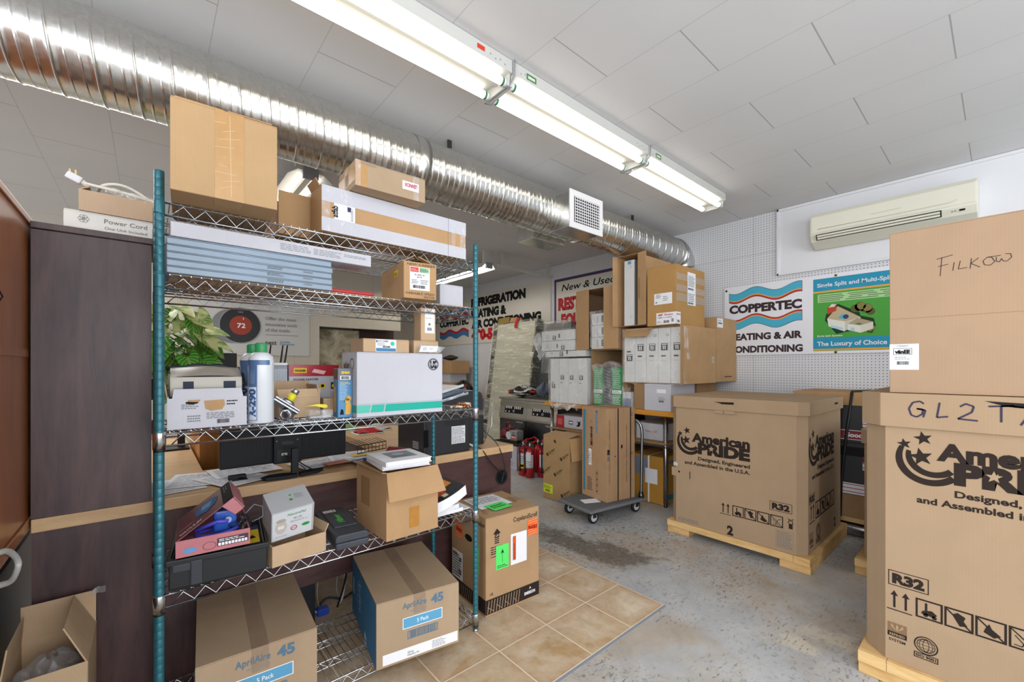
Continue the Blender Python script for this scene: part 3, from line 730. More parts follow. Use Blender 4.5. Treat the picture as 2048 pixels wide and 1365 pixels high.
zz = T2+.0035+5*.0222+.001
t, f = carton('long_box', 'thin long white box with fine grey print, lying on top of the slim panels', (.05, 1.655, zz), (.627, .12, .045), 0, CARDW, seam=None)
mb = MB(); mb.lines(f['S'], .30, .012, .10, .024, 4, GREY, .001, 2); mb.lines(f['S'], .41, .012, .10, .024, 4, GREY, .001, 3); mb.lines(f['S'], .52, .022, .09, .012, 2, GREY, .001, 4)
mb.rect(f['S'], .27, .034, .08, .011, flat('#b9b9bd'), .0008); mb.lines(f['B'], .52, .03, .10, .07, 3, flat('#c48b80'), .001, 5); mb.build('printing', t)
t = thing('tray', 'flat red plastic tray lying beside the tall marked carton on the second shelf', 'tray', (.60, 1.80, T2+.004))
mb = MB(); mb.box((-.10, -.12, 0), (.10, .12, .014), plain('#b3202c', .3, 0, .5), .006); mb.build('tray_body', t); mb = MB(); mb.box((-.09, -.11, .0135), (.09, .11, .0145), plain('#8f1822', .4)); mb.build('tray_floor', t)
t, f = carton('carton', 'brown carton with handwriting and a red and green label on the second shelf', (.805, 1.628, T2+.004), (.145, .33, .155), -8, CARDO, seam=None)
flap(t, Fr((.0, .0, .155), -Y_, Z_), -.30, .28, -58, .075, CARDO, skew=.02); flap(t, Fr((.145, .0, .155), Y_, Z_), .02, .28, -62, .075, CARDO, skew=.02)
HAND = flat('#4a3324')
mb = MB(); mb.text(f['S'], 'NEW CARRIER', .014, .139, .010, HAND, .125, .0, .1); mb.build('handwriting', t); mb = MB(); mb.text(f['S'], 'VARIABLE SPEED', .008, .017, .010, HAND, .128, 0, .1); mb.text(f['S'], 'MOTOR', .088, .004, .009, HAND, .048, 0, .1); mb.build('handwriting', t)
def _l(mb):
    s = f['S']; mb.rect(s, .028, .112, .036, .020, flat('#c34a4a'), .0016); mb.rect(s, .068, .112, .042, .020, flat('#8fb58f'), .0016); mb.lines(s, .07, .114, .036, .016, 3, flat('#2c5a3c'), .002); mb.lines(s, .03, .115, .03, .012, 2, flat('#e0a9a0'), .002)
    mb.text(s, 'HC 40GE 120', .046, .098, .006, INK, .044, .01, e=.002); mb.text(s, 'MOTOR', .058, .089, .005, INK, .022, .01, e=.002); mb.lines(s, .033, .062, .03, .02, 3, GREYINK, .002); mb.lines(s, .072, .062, .036, .02, 3, GREYINK, .002, 5); mb.bars(s, .038, .044, .055, .013, INK, .002)
label_plate(t, f['S'], .026, .036, .088, .098, PAPER, _l)
label_plate(t, f['W'], .20, .105, .055, .026, YEL, lambda mb: mb.lines(f['W'], .206, .109, .043, .016, 2, INK, .0015), 'yellow_sticker')
t, f = carton('small_box', 'small plain white box at the right end of the second shelf', (1.022, 1.70, T2+.004), (.128, .19, .098), 0, CARDW, seam='x')

# ---------------------------------------------------------------- third shelf
z3 = T3+.001
t, f = open_carton('crushed_box', 'crushed white carton with torn brown patch at the left end of the third shelf', (.043, 1.70, z3), (.212, .23, .098), -2, CARDW, {'N': (5, .075)}, tops={'W': .102})
flap(t, Fr((0, .002, .096), X_, Z_), .012, .19, -18, .032, CARDW, .005, skew=.004)
flap(t, Fr((0, .22, .098), -Y_, Z_), .0, .19, 8, .05, CARDL)
mb = MB(); s = f['S']
mb.shape(s, [(.093, .088), (.148, .090), (.150, .072), (.142, .058), (.112, .054), (.097, .062)], CARDO, .0012); mb.shape(s, [(.05, .092), (.085, .092), (.08, .084), (.055, .086)], CARDO, .0012)
mb.disc(s, .062, .083, .017, INK, .001, 20, .005); mb.lines(s, .035, .062, .045, .018, 3, GREYINK, .001); mb.lines(s, .155, .070, .03, .02, 2, INK, .001, 3); mb.lines(s, .10, .028, .08, .022, 4, GREYINK, .001, 4); mb.bars(s, .128, .012, .034, .014, INK, .001)
mb.lines(s, .05, .02, .034, .024, 3, GREYINK, .001, 6); mb.build('printing', t)
POUCH = plain('#a29d92', .35, .1, .5, .06, 6); NAVYP = plain('#22262f', .45, 0, .4)
t = thing('padded_pouch', 'grey padded pouch with dark navy edges stuffed in the crushed white carton', 'pouch', (.152, 1.81, z3+.112), -2)
mb = MB(); mb.grid(lambda a, b: (-.098+.196*a, -.06+.13*b, .052+.034*b+.018*math.sin(math.pi*a)*math.sin(math.pi*min(1, b*.9+.1))), 16, 10, POUCH); mb.grid(lambda a, b: (-.098+.196*a, -.06+.13*(1-b), -.01+.035*(1-b)), 8, 6, POUCH)
mb.grid(lambda a, b: (-.098+.196*a, -.06-.006*math.sin(math.pi*b), -.01+.062*b), 12, 2, POUCH); mb.build('pouch_body', t)
mb = MB(); mb.tube([(-.11+.22*k/12, .068, .078+.012*math.sin(math.pi*k/12)+.003*math.sin(k*1.7)) for k in range(13)], [.004]+[.008]*11+[.004], NAVYP, 6); mb.tube([(.098, .07, .08), (.105, .0, .055), (.10, -.06, .02)], .009, NAVYP, 6); mb.build('pouch_edge', t)
mb = MB()
for a0, w_ in ((-.065, .028), (.045, .035)): mb.grid(lambda a, b: (a0+w_*a, -.0675, .012+.026*b), 2, 2, flat('#353b4a'))
mb.build('patch', t)
def bottle(x, y, lab, front):
    t = thing('refrigerant_bottle', lab, 'bottle', (x, y, z3), 0, 'refrigerant bottles')
    BW = plain('#d3d8de', .22, 0, .6, .02, 5)
    mb = MB(); mb.lathe([(.036, 0), (.040, .004), (.0405, .215), (.0405, .222), (.036, .236), (.026, .247), (.020, .25), (.0, .25)], BW, seg=36); mb.build('bottle_body', t)
    mb = MB(); mb.lathe([(.0175, .248), (.0190, .251), (.0190, .280), (.017, .283), (.0, .283)], plain('#1f8a4c', .35, 0, .5, .05), seg=28)
    for k in range(28): mb.box((.0185*math.cos(k*.2244)-.0006, .0185*math.sin(k*.2244)-.0006, .252), (.0185*math.cos(k*.2244)+.0006, .0185*math.sin(k*.2244)+.0006, .279), plain('#1f8a4c', .35, 0, .5, .05))
    mb.build('cap', t)
    LB = plain('#4d6b94', .3, 0, .5, .04, 8); LT = plain('#8fa9c9', .3, 0, .5, .04, 8)
    def pt(deg, z, e=0): return Vector((.0409*math.cos(R(deg))+e*math.cos(R(deg)), .0409*math.sin(R(deg))+e*math.sin(R(deg)), z))
    def wrap(mb, d0, d1, z0, z1, m, e=0, n=14):
        for k in range(n):
            a, b = d0+(d1-d0)*k/n, d0+(d1-d0)*(k+1)/n
            mb.poly([pt(a, z0, e), pt(b, z0, e), pt(b, z1, e), pt(a, z1, e)], m)
    mb = MB(); wrap(mb, 140, 300, .205, .222, LB, .0002, 24); wrap(mb, 192, 243, .012, .205, LB, .0002)
    wrap(mb, 195, 240, .014, .128, plain('#c6d2e2', .3, 0, .5, .03), .0004)
    vs, fs = textmesh('R-290', .055); x0 = min(v.x for v in vs); x1 = max(v.x for v in vs)
    pv = mb.vs([pt(235-34*(v.y/.72), .024+(v.x-x0)/(x1-x0)*.098, .0008) for v in vs])
    for q in fs: mb.face([pv[i] for i in q], plain('#3a5a86', .3, 0, .5, .03))
    for k in range(34): wrap(mb, 318, 322, .015+k*.0058, .0168+k*.0058, flat('#6f7d8f'), .0003, 1)
    for k in range(7): wrap(mb, 205+k*4.2, 206+k*4.2, .14, .14+.05*(1-.3*(k % 3)/2), LT, .0005, 1)
    mb.build('bottle_label', t)
bottle(.303, 1.722, 'front white refrigerant bottle with green cap and R-290 label facing out', 1)
bottle(.296, 1.838, 'white refrigerant bottle with green cap half hidden behind the R-290 bottle', 0)
# meter valve
ALU = metal('cast_aluminium', '#aeb0b4', .35, .1, 60)
t = thing('gas_valve', 'cast metal valve with threaded hexagon port and yellow labelled cap', 'valve', (.386, 1.742, z3))
mb = MB()
ax = Vector((-.45, -.80, -.05)).normalized(); c0 = Vector((-.002, -.022, .024)); Q = ax.to_track_quat('Z', 'Y').to_matrix().to_4x4(); Q.translation = c0; mb.T = Q
mb.lathe([(.024, -.035), (.024, .0), (.0225, .004), (.0225, .016), (.013, .016), (.012, .006), (.0, .006)], ALU, seg=6); mb.lathe([(.0125, .0163), (.0125, .0165), (.009, .0166), (.0, .010)], STEELD, seg=18)
mb.T = Matrix.Identity(4); mb.build('hexagon_port', t)
mb = MB(); mb.T = Matrix.Translation((0, 0, .055)) @ Matrix.Rotation(R(36), 4, 'Y') @ Matrix.Rotation(R(-12), 4, 'X'); mb.box((-.052, -.03, -.012), (.048, .03, -.004), ALU, .003); mb.box((-.052, -.03, -.002), (.048, .03, .006), ALU, .003); mb.lathe([(.03, .006), (.024, .018), (.014, .024), (.014, .03)], ALU, (.0, 0, 0), 24)
mb.T = Matrix.Identity(4); mb.build('valve_body', t)
mb = MB(); mb.T = Matrix.Translation((.008, -.004, .066)) @ Matrix.Rotation(R(32), 4, 'Y'); mb.lathe([(.013, 0), (.013, .008)], ALU, seg=20); mb.lathe([(.0135, .008), (.0135, .036)], plain('#d9cf2a', .4), seg=20); mb.lathe([(.013, .036), (.013, .052), (.011, .054), (.0, .054)], ALU, seg=20); mb.T = Matrix.Identity(4); mb.build('spring_cap', t)
t, f = open_carton('carton', 'small open brown carton with flaps up behind the metal valve', (.375, 1.80, z3), (.15, .16, .078), 0, CARDL, {'N': (-4, .062), 'S': (-12, .034, -.006), 'E': (-10, .05)})
t, f = carton('carton', 'tiny brown box between the open carton and the blue meter box', (.538, 1.80, z3), (.045, .07, .07), 0, CARDL, seam=None)
CLR = film('clear_plastic', .3, '#dfe3e8', .06, 30)
t = thing('clear_plastic_box', 'low clear plastic clamshell box on the third shelf beside the metal valve', 'box', (.455, 1.695, z3), 0)
mb = MB(); mb.box((0, 0, 0), (.088, .062, .034), CLR, .006); mb.build('shell', t); mb = MB(); mb.box((.006, .006, .004), (.082, .056, .010), plain('#a9adb2', .4)); mb.build('insert', t)
t = thing('marker_pen', 'yellow plastic wedge lying over the clear plastic box', 'tool', (.45, 1.735, z3+.036))
mb = MB(); mb.prism([(.0, 0, .012), (.04, 0, .010), (.07, 0, .001), (.085, 0, .002), (.082, 0, .014), (.05, 0, .018)], (0, .012, 0), plain('#e0d02a', .4), .001); mb.build('wedge_body', t)
# painted box with red band
t, f = carton('sprayer_box', 'red and white printed sprayer box at the back of the third shelf', (.448, 1.965, z3), (.205, .10, .207), 0, CARDW, seam=None)
mb = MB(); s = f['S']; mb.rect(s, 0, .158, .205, .049, plain('#a81a2a', .3, 0, .5), .0007); mb.rect(f['T'], 0, 0, .205, .10, plain('#a81a2a', .3, 0, .5), .0007); mb.rect(s, .018, .172, .052, .022, flat('#e0b84a'), .0012); mb.text(s, 'WAGNER', .022, .178, .009, INK, .044, .04, e=.0018)
mb.text(s, 'POWER PAINTER', .018, .140, .009, INK, .10, .02); mb.disc(s, .135, .115, .012, YEL, .0012); mb.disc(s, .135, .115, .007, INK, .0016); mb.rect(s, .17, .10, .028, .03, flat('#3a3330'), .0012); mb.disc(s, .182, .114, .008, YEL, .0018)
mb.shape(s, [(.09, .175), (.14, .165), (.15, .18), (.10, .19)], flat('#e3b9b9'), .0013); mb.lines(s, .17, .06, .03, .03, 6, GREY, .001); mb.build('printing', t)
t, f = carton('filter_box', 'narrow grey box with vertical stripes under the white router', (.385, 1.965, z3), (.058, .09, .203), 0, plain('#8a8f9a', .5), seam=None)
mb = MB()
for k in range(9): mb.rect(f['S'], .004+k*.006, .01, .003, .18, flat('#c9ccd4'), .0008)
mb.build('printing', t)
t = thing('router', 'white wifi router with three black antennas on the striped box', 'router', (.41, 2.0, z3+.204))
mb = MB(); mb.box((-.035, -.03, 0), (.035, .04, .012), WHITE, .004); mb.build('router_body', t)
for px_, tx_ in ((-.028, .012), (.018, .012), (.034, .014)):
    mb = MB(); mb.tube([(px_, .03, .008), (px_+.004, .032, .02), (px_+tx_, .034, .088)], [.003, .004, .003], BLK, 8); mb.build('antenna', t)
# blue tool box SM65
t, f = carton('meter_box', 'narrow upright blue box printed with a yellow clamp meter', (.556, 1.682, z3), (.056, .06, .192), -2, plain('#3f7fae', .4, 0, .5, .1, 12), seam=None)
s = f['S']; mb = MB(); mb.rect(s, 0, .145, .056, .047, plain('#5d6370', .35), .0007); mb.text(s, 'SM65', .012, .172, .009, YEL, .033, .05); mb.rect(s, .008, .148, .040, .016, PAPER, .001); mb.bars(s, .012, .150, .03, .012, INK, .0015)
mb.lines(s, .006, .068, .03, .062, 11, flat('#a9cbe0'), .001); mb.lines(s, .008, .130, .04, .010, 2, flat('#d9cf6a'), .001); mb.shape(s, [(.027, .012), (.047, .012), (.05, .045), (.045, .062), (.051, .075), (.043, .086), (.032, .082), (.024, .070), (.03, .055)], flat('#dba94e'), .0012); mb.rect(s, .031, .066, .012, .008, flat('#7d5a2a'), .0016)
mb.shape(s, [(.007, .012), (.022, .012), (.02, .03), (.012, .034)], INK, .0012); mb.line(s, .022, .06, .034, .082, .002, INK, .0016); w_ = f['W']; mb.rect(w_, .015, .02, .02, .10, flat('#c9964c'), .0007); mb.rect(w_, .005, .15, .05, .04, flat('#6e4f35'), .0007); mb.build('printing', t)
t = thing('small_jar', 'tiny brass bottle neck standing on the blue meter box', 'jar', (.598, 1.712, z3+.193))
mb = MB(); mb.lathe([(.007, 0), (.009, .004), (.009, .012), (.0105, .014), (.0105, .019), (.0, .02)], plain('#5b4a33', .4), seg=18); mb.build('jar_body', t)
# white carton with teal stripe
t, f = carton('white_carton', 'wide white carton with a teal stripe and a round black logo', (.6125, 1.637, z3), (.384, .165, .257), 0, CARDW, seam='x')
s = f['S']; mb = MB(); TE = flat('#22a392', .5)
mb.shape(s, [(.002, .017), (.050, .017), (.056, .047), (.002, .047)], flat('#5bb9a9'), .001); mb.shape(s, [(.055, .017), (.108, .017), (.114, .047), (.061, .047)], flat('#36ae9c'), .001); mb.shape(s, [(.113, .017), (.382, .017), (.382, .047), (.119, .047)], TE, .001); mb.line(s, .002, .051, .382, .051, .001, GREY, .001)
mb.ring(s, .337, .210, .026, .0022, INK); mb.ring(s, .337, .210, .0225, .002, INK); mb.text(s, 'US', .322, .195, .030, INK, .031, .05, e=.0016); mb.rect(s, .316, .207, .042, .005, CARDW, .002); mb.lines(s, .319, .2075, .036, .004, 1, INK, .0024)
w_ = f['W']; mb.rect(w_, 0, .017, .165, .030, TE, .001); mb.text(w_.sub(.055, .12, 90), 'FRAGILE', 0, 0, .012, flat('#8a3a42'), .10, .02); mb.ring(w_, .115, .21, .022, .003, INK); mb.build('printing', t)
zc = z3+.258
t, f = carton('flat_carton', 'low brown carton with a blue and white label on top of the white teal-striped carton', (.642, 1.648, zc), (.198, .14, .054), 0, CARDL, seam='x')
def _l(mb):
    s = f['S']; mb.rect(s, .052, .004, .085, .013, flat('#4f7da6'), .0014); mb.text(s, 'CHT 56585', .058, .042, .007, INK, .045, .01, e=.0016); mb.disc(s, .122, .036, .009, flat('#3fbf9f'), .0018); mb.lines(s, .057, .026, .035, .014, 4, GREY, .0016); mb.bars(s, .080, .019, .032, .007, INK, .0016); mb.rect(s, .052, .040, .005, .009, flat('#3a5a86'), .0016)
label_plate(t, f['S'], .050, .002, .089, .050, PAPER, _l)
t, f = carton('flat_carton', 'low plain brown carton under the tall leaning box', (.872, 1.668, zc), (.122, .11, .056), 0, CARDL, seam='x')
t, f = carton('upright_box', 'upright tan box with a shipping label, standing on the low plain carton', (.918, 1.690, zc+.0575), (.072, .075, .148), -4, CARDL, seam=None)
def _l(mb):
    s = f['S']; mb.lines(s, .025, .125, .034, .014, 3, flat('#54586e'), .0016); mb.rect(s, .036, .07, .010, .010, GREYINK, .0016); mb.bars(s, .030, .046, .022, .014, GREYINK, .0016); mb.lines(s, .022, .10, .04, .006, 1, GREY, .0016)
label_plate(t, f['S'], .019, .035, .047, .108, PAPER, _l)
t = thing('document_pouch', 'plastic document pouch with printed slips propped against the low plain carton', 'papers', (.885, 1.640, zc+.001), 0)
mb = MB(); q = [(-.008, 0, 0), (.10, 0, .002), (.135, .012, .028), (.01, .012, .038)]; mb.prism(q, (0, .012, .002), CLR); mb.build('pouch_film', t)
mb = MB(); fr = Fr((-.004, -.0015, .002), Vector((.108, 0, .002)), Vector((.02, .012, .036))); mb.rect(fr, .0, .002, .085, .032, PAPER, .0005); mb.lines(fr, .012, .01, .022, .018, 4, GREYINK, .001); mb.lines(fr, .045, .012, .02, .014, 3, GREY, .001); mb.build('slips', t)
# folders and fittings at the right end
SLEEVE = film('clear_sleeve', .45, '#c9d2da', .08, 14, .3)
for k, (lb, m) in enumerate((('lowest tilted clear tray of sheets at the right end of the third shelf', SLEEVE), ('middle blue-grey tilted tray at the right end of the third shelf', plain('#4c5d70', .3)), ('uppermost white tilted folder at the right end of the third shelf', plain('#c9ccce', .35)))):
    t = thing('document_tray', lb, 'tray', (1.015, 1.77+.01*k, z3+.012+.019*k), 0, 'tilted document trays')
    t.rotation_euler = (0, R(-13), R(-3+3*k))
    mb = MB(); mb.box((0, 0, 0), (.215, .20, .006), m, .002); mb.box((0, 0, .006), (.215, .004, .013), m); mb.build('tray_body', t)
    mb = MB(); mb.box((.01, .01, .0065), (.20, .19, .0085), PAPER); mb.build('sheets', t)
COP = metal('copper', '#b87850', .3); PLW = plain('#c9bfae', .5)
rr = random.Random(3)
for k in range(16):
    x, y = 1.085+.115*rr.random(), 1.69+.045*rr.random(); a = rr.random()*6.28; l = .018+.016*rr.random(); z = z3+.007+(.009 if k > 9 else 0)+.001*k*.3
    m = COP if k % 3 else PLW
    mb = MB(); p0 = Vector((-l/2*math.cos(a), -l/2*math.sin(a), 0)); p1 = -p0
    mb.tube([p0, (0, 0, .001), p1, p1+Vector((-math.sin(a)*.01, math.cos(a)*.01, 0))], .0055, m, 10); mb.lathe([(.007, -.004), (.007, .004)], m, p0, 10)
    o = mb.build('pipe_fitting'); o.location = (x, y, z); tag(o, 'small copper or cream pipe fitting in the loose pile at the third shelf end', 'pipe fitting', 'loose pipe fittings')

# ---------------------------------------------------------------- fourth shelf
z4 = T4+.001
PLBK = plain('#17181b', .42, 0, .4, .12, 20)
t = thing('tool_case', 'open black plastic case with latch at the left end of the fourth shelf', 'case', (.045, 1.668, z4), -7)
mb = MB(); W_, D_, Hh = .262, .285, .098
mb.box((0.006, .006, 0), (W_-.006, D_-.006, .010), PLBK, .004)
for lo, hi in (((.0, .0, .006), (W_, .012, Hh)), ((.0, D_-.012, .006), (W_, D_, Hh)), ((.0, .012, .006), (.012, D_-.012, Hh)), ((W_-.012, .012, .006), (W_, D_-.012, Hh))): mb.box(lo, hi, PLBK, .004)
mb.build('case_shell', t)
mb = MB()
for lo, hi in (((-.007, -.007, Hh-.018), (W_+.007, .010, Hh)), ((-.007, D_-.010, Hh-.018), (W_+.007, D_+.007, Hh)), ((-.007, .010, Hh-.018), (.010, D_-.010, Hh)), ((W_-.010, .010, Hh-.018), (W_+.007, D_-.010, Hh))): mb.box(lo, hi, PLBK, .003)
mb.build('case_rim', t)
mb = MB(); mb.box((.055, -.011, .012), (.085, -.001, .088), CHARC, .003); mb.box((.010, -.010, .06), (.055, -.002, .084), CHARC, .003); mb.build('latch', t)
mb = MB(); mb.box((.014, .014, .011), (W_-.014, D_-.014, .078), plain('#2b2c4a', .8)); mb.build('foam_insert', t)
mb = MB(); mb.box((.20, .07, .079), (.245, .20, .082), YEL); mb.prism([(.205, .10, .0823), (.235, .11, .0823), (.225, .14, .0823)], (0, 0, .0006), INK); o = mb.build('booklet'); o.location = (.045, 1.668, z4); o.rotation_euler = (0, 0, R(-7)); tag(o, 'yellow and black booklet lying inside the open black case', 'booklet')
# pump box
PINK = plain('#b06a70', .4, 0, .5, .1, 15); MAR = plain('#6e2f3a', .35, 0, .5, .15, 10)
t, f = open_carton('pump_box', 'pink and maroon pump box with its lid up, lying in the open black case', (.062, 1.655, z4+.104), (.195, .235, .052), -4, PINK, {}, inner=flat('#8f6f66'))
mb = MB(); s = f['S']; mb.rect(s, .105, .012, .085, .026, flat('#4a3b44'), .001)
for k in range(9): mb.rect(s, .108+k*.009, .014, .007, .009, PAPER, .0014)
mb.lines(s, .11, .026, .07, .010, 2, PAPER, .0014); mb.disc(s, .035, .018, .018, flat('#5f8fc0'), .001, 20, .008); mb.ring(s, .085, .020, .018, .002, flat('#7a4a52'), .001, 24, .7); mb.build('printing', t)
ld = Fr((.0, .235, .052), -Y_, Vector((math.cos(R(37)), 0, math.sin(R(37)))))   # lid outer face, hinged at the west edge
mb = MB(); P = ld.pt
mb.prism([P(0, 0), P(.235, 0), P(.235, .185), P(0, .185)], ld.n*-.004, MAR, .001)
mb.prism([P(.0, .185), P(.235, .185), P(.235, .185, -.05), P(.0, .185, -.05)], ld.v*.004, PINK, .001)
mb.prism([P(.235, .145), P(.235, .185), P(.235, .185, -.05), P(.235, .155, -.05)], ld.u*.003, PINK, .001)
o = mb.build('lid', t)
mb = MB(); mb.rect(ld, .0, .152, .235, .033, flat('#26232a'), .001); mb.shape(ld, [(.05, .08), (.08, .06), (.14, .065), (.17, .10), (.14, .13), (.08, .14), (.05, .115)], flat('#4f79ad'), .0012); mb.shape(ld, [(.07, .085), (.12, .08), (.13, .11), (.08, .12)], flat('#86aed6'), .0016)
mb.text(ld.sub(.225, .012, 90), 'VACUUM', 0, 0, .022, flat('#d9c9c4'), .07, .04, e=.0018); mb.lines(ld.sub(.18, .012, 90), 0, 0, .05, .02, 3, flat('#b98f94'), .0016); mb.lines(ld, .03, .16, .08, .015, 2, GREY, .0016); mb.build('lid_printing', o)
BLUEP = plain('#2456b8', .3, 0, .5, .08); VIO = plain('#4f4fc4', .35, 0, .5, .05)
t = thing('hose_pump', 'bright blue pump block with coiled violet hose inside the pink pump box', 'pump', (.175, 1.735, z4+.109), -4)
mb = MB(); mb.box((-.01, -.02, .03), (.055, .035, .10), BLUEP, .008); mb.lathe([(.012, 0), (.012, .02), (.006, .022)], BLUEP, (.0, 0, .045), 16, 1); mb.lathe([(.010, -.032), (.010, -.02)], plain('#9fb4d8', .4), (.03, 0, .07), 14, 1); mb.build('pump_body', t)
mb = MB(); pts = [(.0+.058*math.cos(a*.35), -.015+.045*math.sin(a*.35), .008+.0009*a) for a in range(0, 46)]; pts += [(.0, -.045, .075), (.03, -.045, .07)]; mb.tube(pts, .006, VIO, 8); mb.build('hose', t)
BAGK = film('black_shiny_film', .9, '#2a2a2e', .12, 40)
t = thing('parts_bag', 'crumpled shiny black plastic bag of parts beside the blue pump', 'bag', (.237, 1.725, z4+.115), 0)
mb = MB(); rr = random.Random(5); mb.grid(lambda a, b: ((.030+.012*math.sin(a*25+b*9))*math.cos(2*math.pi*a)*math.sin(math.pi*(.08+.84*b)), (.032+.01*math.cos(a*19-b*11))*math.sin(2*math.pi*a)*math.sin(math.pi*(.08+.84*b)), .002+.072*b+.006*math.sin(a*31)*math.sin(b*14)), 26, 14, BAGK); mb.build('bag_film', t)
mb = MB(); mb.tube([(.02, .02, .06), (.05, .03, .085), (.075, .02, .075), (.072, .0, .045), (.04, .01, .03)], .002, GREY, 6); mb.build('cord', t)
t, f = open_carton('shallow_tray', 'shallow tan cardboard tray holding the tilted white and grey box', (.322, 1.640, z4), (.188, .17, .072), 9, CARDL, {'E': (25, .03)}, cat='tray')
t, f = carton('pump_carton', 'tilted white and grey box with green print, sitting in the tan cardboard tray', (.325, 1.672, z4+.076), (.140, .118, .125), 0, plain('#a9abae', .5, 0, .3, .04), seam=None)
t.rotation_euler = (R(23), R(-5), R(2))
s = f['S']; mb = MB(); mb.rect(s, .003, .003, .129, .119, plain('#c9ccd0', .45, 0, .4, .03), .0007); mb.text(s, 'NeutraPal', .05, .098, .011, flat('#3f8f55'), .06, .01, .15); mb.text(s, 'NC-1W', .07, .08, .007, INK, .028, .01)
mb.disc(s, .03, .058, .019, flat('#b9b4ac'), .001, 22, .03); mb.disc(s, .03, .085, .016, flat('#a69f95'), .0013, 20, .008); mb.rect(s, .02, .05, .02, .014, flat('#d9d6d0'), .0016); mb.ring(s, .072, .04, .011, .003, flat('#b23a3f')); mb.text(s, 'ETL', .066, .037, .005, RED, .012, .02); mb.disc(s, .112, .042, .014, flat('#2f8f4c'), .001, 24, .007); mb.lines(s, .06, .065, .06, .010, 2, GREY, .001); mb.lines(s, .012, .015, .05, .005, 1, GREY, .001)
tt = f['T']; mb.disc(tt, .075, .05, .006, flat('#2f8f4c'), .001); mb.disc(tt, .078, .075, .004, flat('#2f8f4c'), .001); mb.lines(tt, .09, .05, .03, .03, 4, GREY, .001); mb.build('printing', t)
DKG = plain('#3a3e46', .5, 0, .4, .15, 25)
t = thing('tool_case', 'closed dark grey tool case with green lettering on the fourth shelf', 'case', (.533, 1.632, z4), -4)
mb = MB(); mb.box((0, 0, 0), (.122, .36, .026), DKG, .006); mb.build('case_base', t)
mb = MB(); mb.prism([(0, .004, .0265), (.122, .004, .0265), (.122, .004, .048), (.11, .004, .055), (.012, .004, .055), (0, .004, .048)], (0, .352, 0), DKG, .004); mb.box((.016, .09, .0545), (.106, .30, .060), DKG, .003); mb.build('case_lid', t)
mb = MB()
for y in (.10, .25): mb.box((.119, y, .015), (.128, y+.03, .042), BLKM, .002)
mb.build('latch', t)
fr = Fr((.02, .275, .0605), X_, Y_); mb = MB(); mb.text(Fr((.066, .13, .0605), Y_, -X_), 'Hilmor', 0, 0, .024, flat('#4fae4a'), .11, .05); mb.rect(fr, .0, .005, .05, .03, PAPER, .0005); mb.lines(fr, .004, .008, .03, .022, 3, flat('#b5543f'), .001); mb.bars(fr, .036, .01, .01, .02, INK, .001); mb.build('case_lettering', t)
t = thing('manual', 'loose white leaflets on the fourth shelf behind the dark grey tool case', 'papers', (.672, 1.92, z4)); mb = MB(); mb.box((-.055, -.06, 0), (.03, .06, .004), PAPER); mb.box((-.045, -.05, .0045), (.035, .07, .007), plain('#aab4c4', .6)); mb.build('sheets', t)
t, f = open_carton('carton', 'scuffed brown open carton full of binders on the right of the fourth shelf', (.713, 1.592, z4), (.236, .30, .272), 1, CARDO, {'S': (155, .115, -.012), 'W': (80, .02)}, inner=CARDD)
mb = MB(); mb.rect(f['S'], .10, .03, .045, .085, plain('#b07b34', .5, 0, .3, .2), .0007); mb.rect(f['W'], .05, .10, .09, .12, plain('#94704a', .8), .0007); mb.build('tape_residue', t)
def binder(name, lab, x, y, z, rot, w, d, th, m, cov=None, grp=None):
    t = thing(name, lab, 'binder', (x, y, z), rot, grp)
    mb = MB(); mb.box((0, 0, 0), (w, d, .003), m, .001); mb.box((0, 0, th-.003), (w, d, th), m, .001); mb.box((0, 0, .003), (.003, d, th-.003), m); mb.build('cover', t)
    mb = MB(); mb.box((.006, .004, .0035), (w-.004, d-.004, th-.0035), PAPER); mb.build('pages', t)
    if cov: mb = MB(); cov(mb, Fr((0, 0, th), X_, Y_)); mb.build('cover_print', t)
zb = z4+.275
binder('binder', 'lowest dark binder in the pile on the open carton', .735, 1.66, zb, 2, .205, .21, .012, plain('#3d4656', .4), None, 'binders on the open carton')
binder('binder', 'middle white binder in the pile on the open carton', .690, 1.575, zb+.0125, -6, .20, .22, .018, WHITE, None, 'binders on the open carton')
binder('binder', 'top white binder with a grey photograph on its cover, on the open carton', .690, 1.545, zb+.031, -3, .195, .22, .020, WHITE, lambda mb, f: (mb.rect(f, .05, .06, .11, .12, flat('#8a8c92'), .0006), mb.lines(f, .06, .07, .09, .03, 3, flat('#5a5d66'), .001), mb.disc(f, .1, .13, .025, flat('#a9adb4'), .001)), 'binders on the open carton')
# catalogues
def catalogue(lab, x, y, z, rot, tilt, w, d, th, m, col, curl=0):
    t = thing('catalogue', lab, 'book', (x, y, z), 0, 'catalogues at the end of the fourth shelf'); t.rotation_euler = (0, R(-tilt), R(rot))
    mb = MB(); cf = lambda a: curl*a*a
    mb.grid(lambda a, b: (w*a, d*b, th+cf(a)), 10, 2, m); mb.build('cover', t)
    mb = MB(); mb.grid(lambda a, b: (w*a, 0, th*b*.98+cf(a)), 10, 2, PAPER); mb.grid(lambda a, b: (w*a, d, th*(1-b)*.98+cf(a)), 10, 2, PAPER); mb.grid(lambda a, b: (w, d*a, th*b*.98+cf(1)), 2, 2, PAPER); mb.grid(lambda a, b: (0, d*(1-a), th*b*.98), 2, 2, m); mb.grid(lambda a, b: (w*a, d*(1-b), cf(a)), 10, 2, PAPER); mb.build('pages', t)
    if col:
        mb = MB(); col(mb, cf, w, d, th); mb.build('cover_print', t)
catalogue('bottom white catalogue of the pile right of the brown carton', .985, 1.70, z4+.001, 0, 0, .165, .22, .018, WHITE, None)
catalogue('middle white catalogue of the pile right of the brown carton', .972, 1.69, z4+.020, 4, 0, .155, .21, .020, WHITE, None)
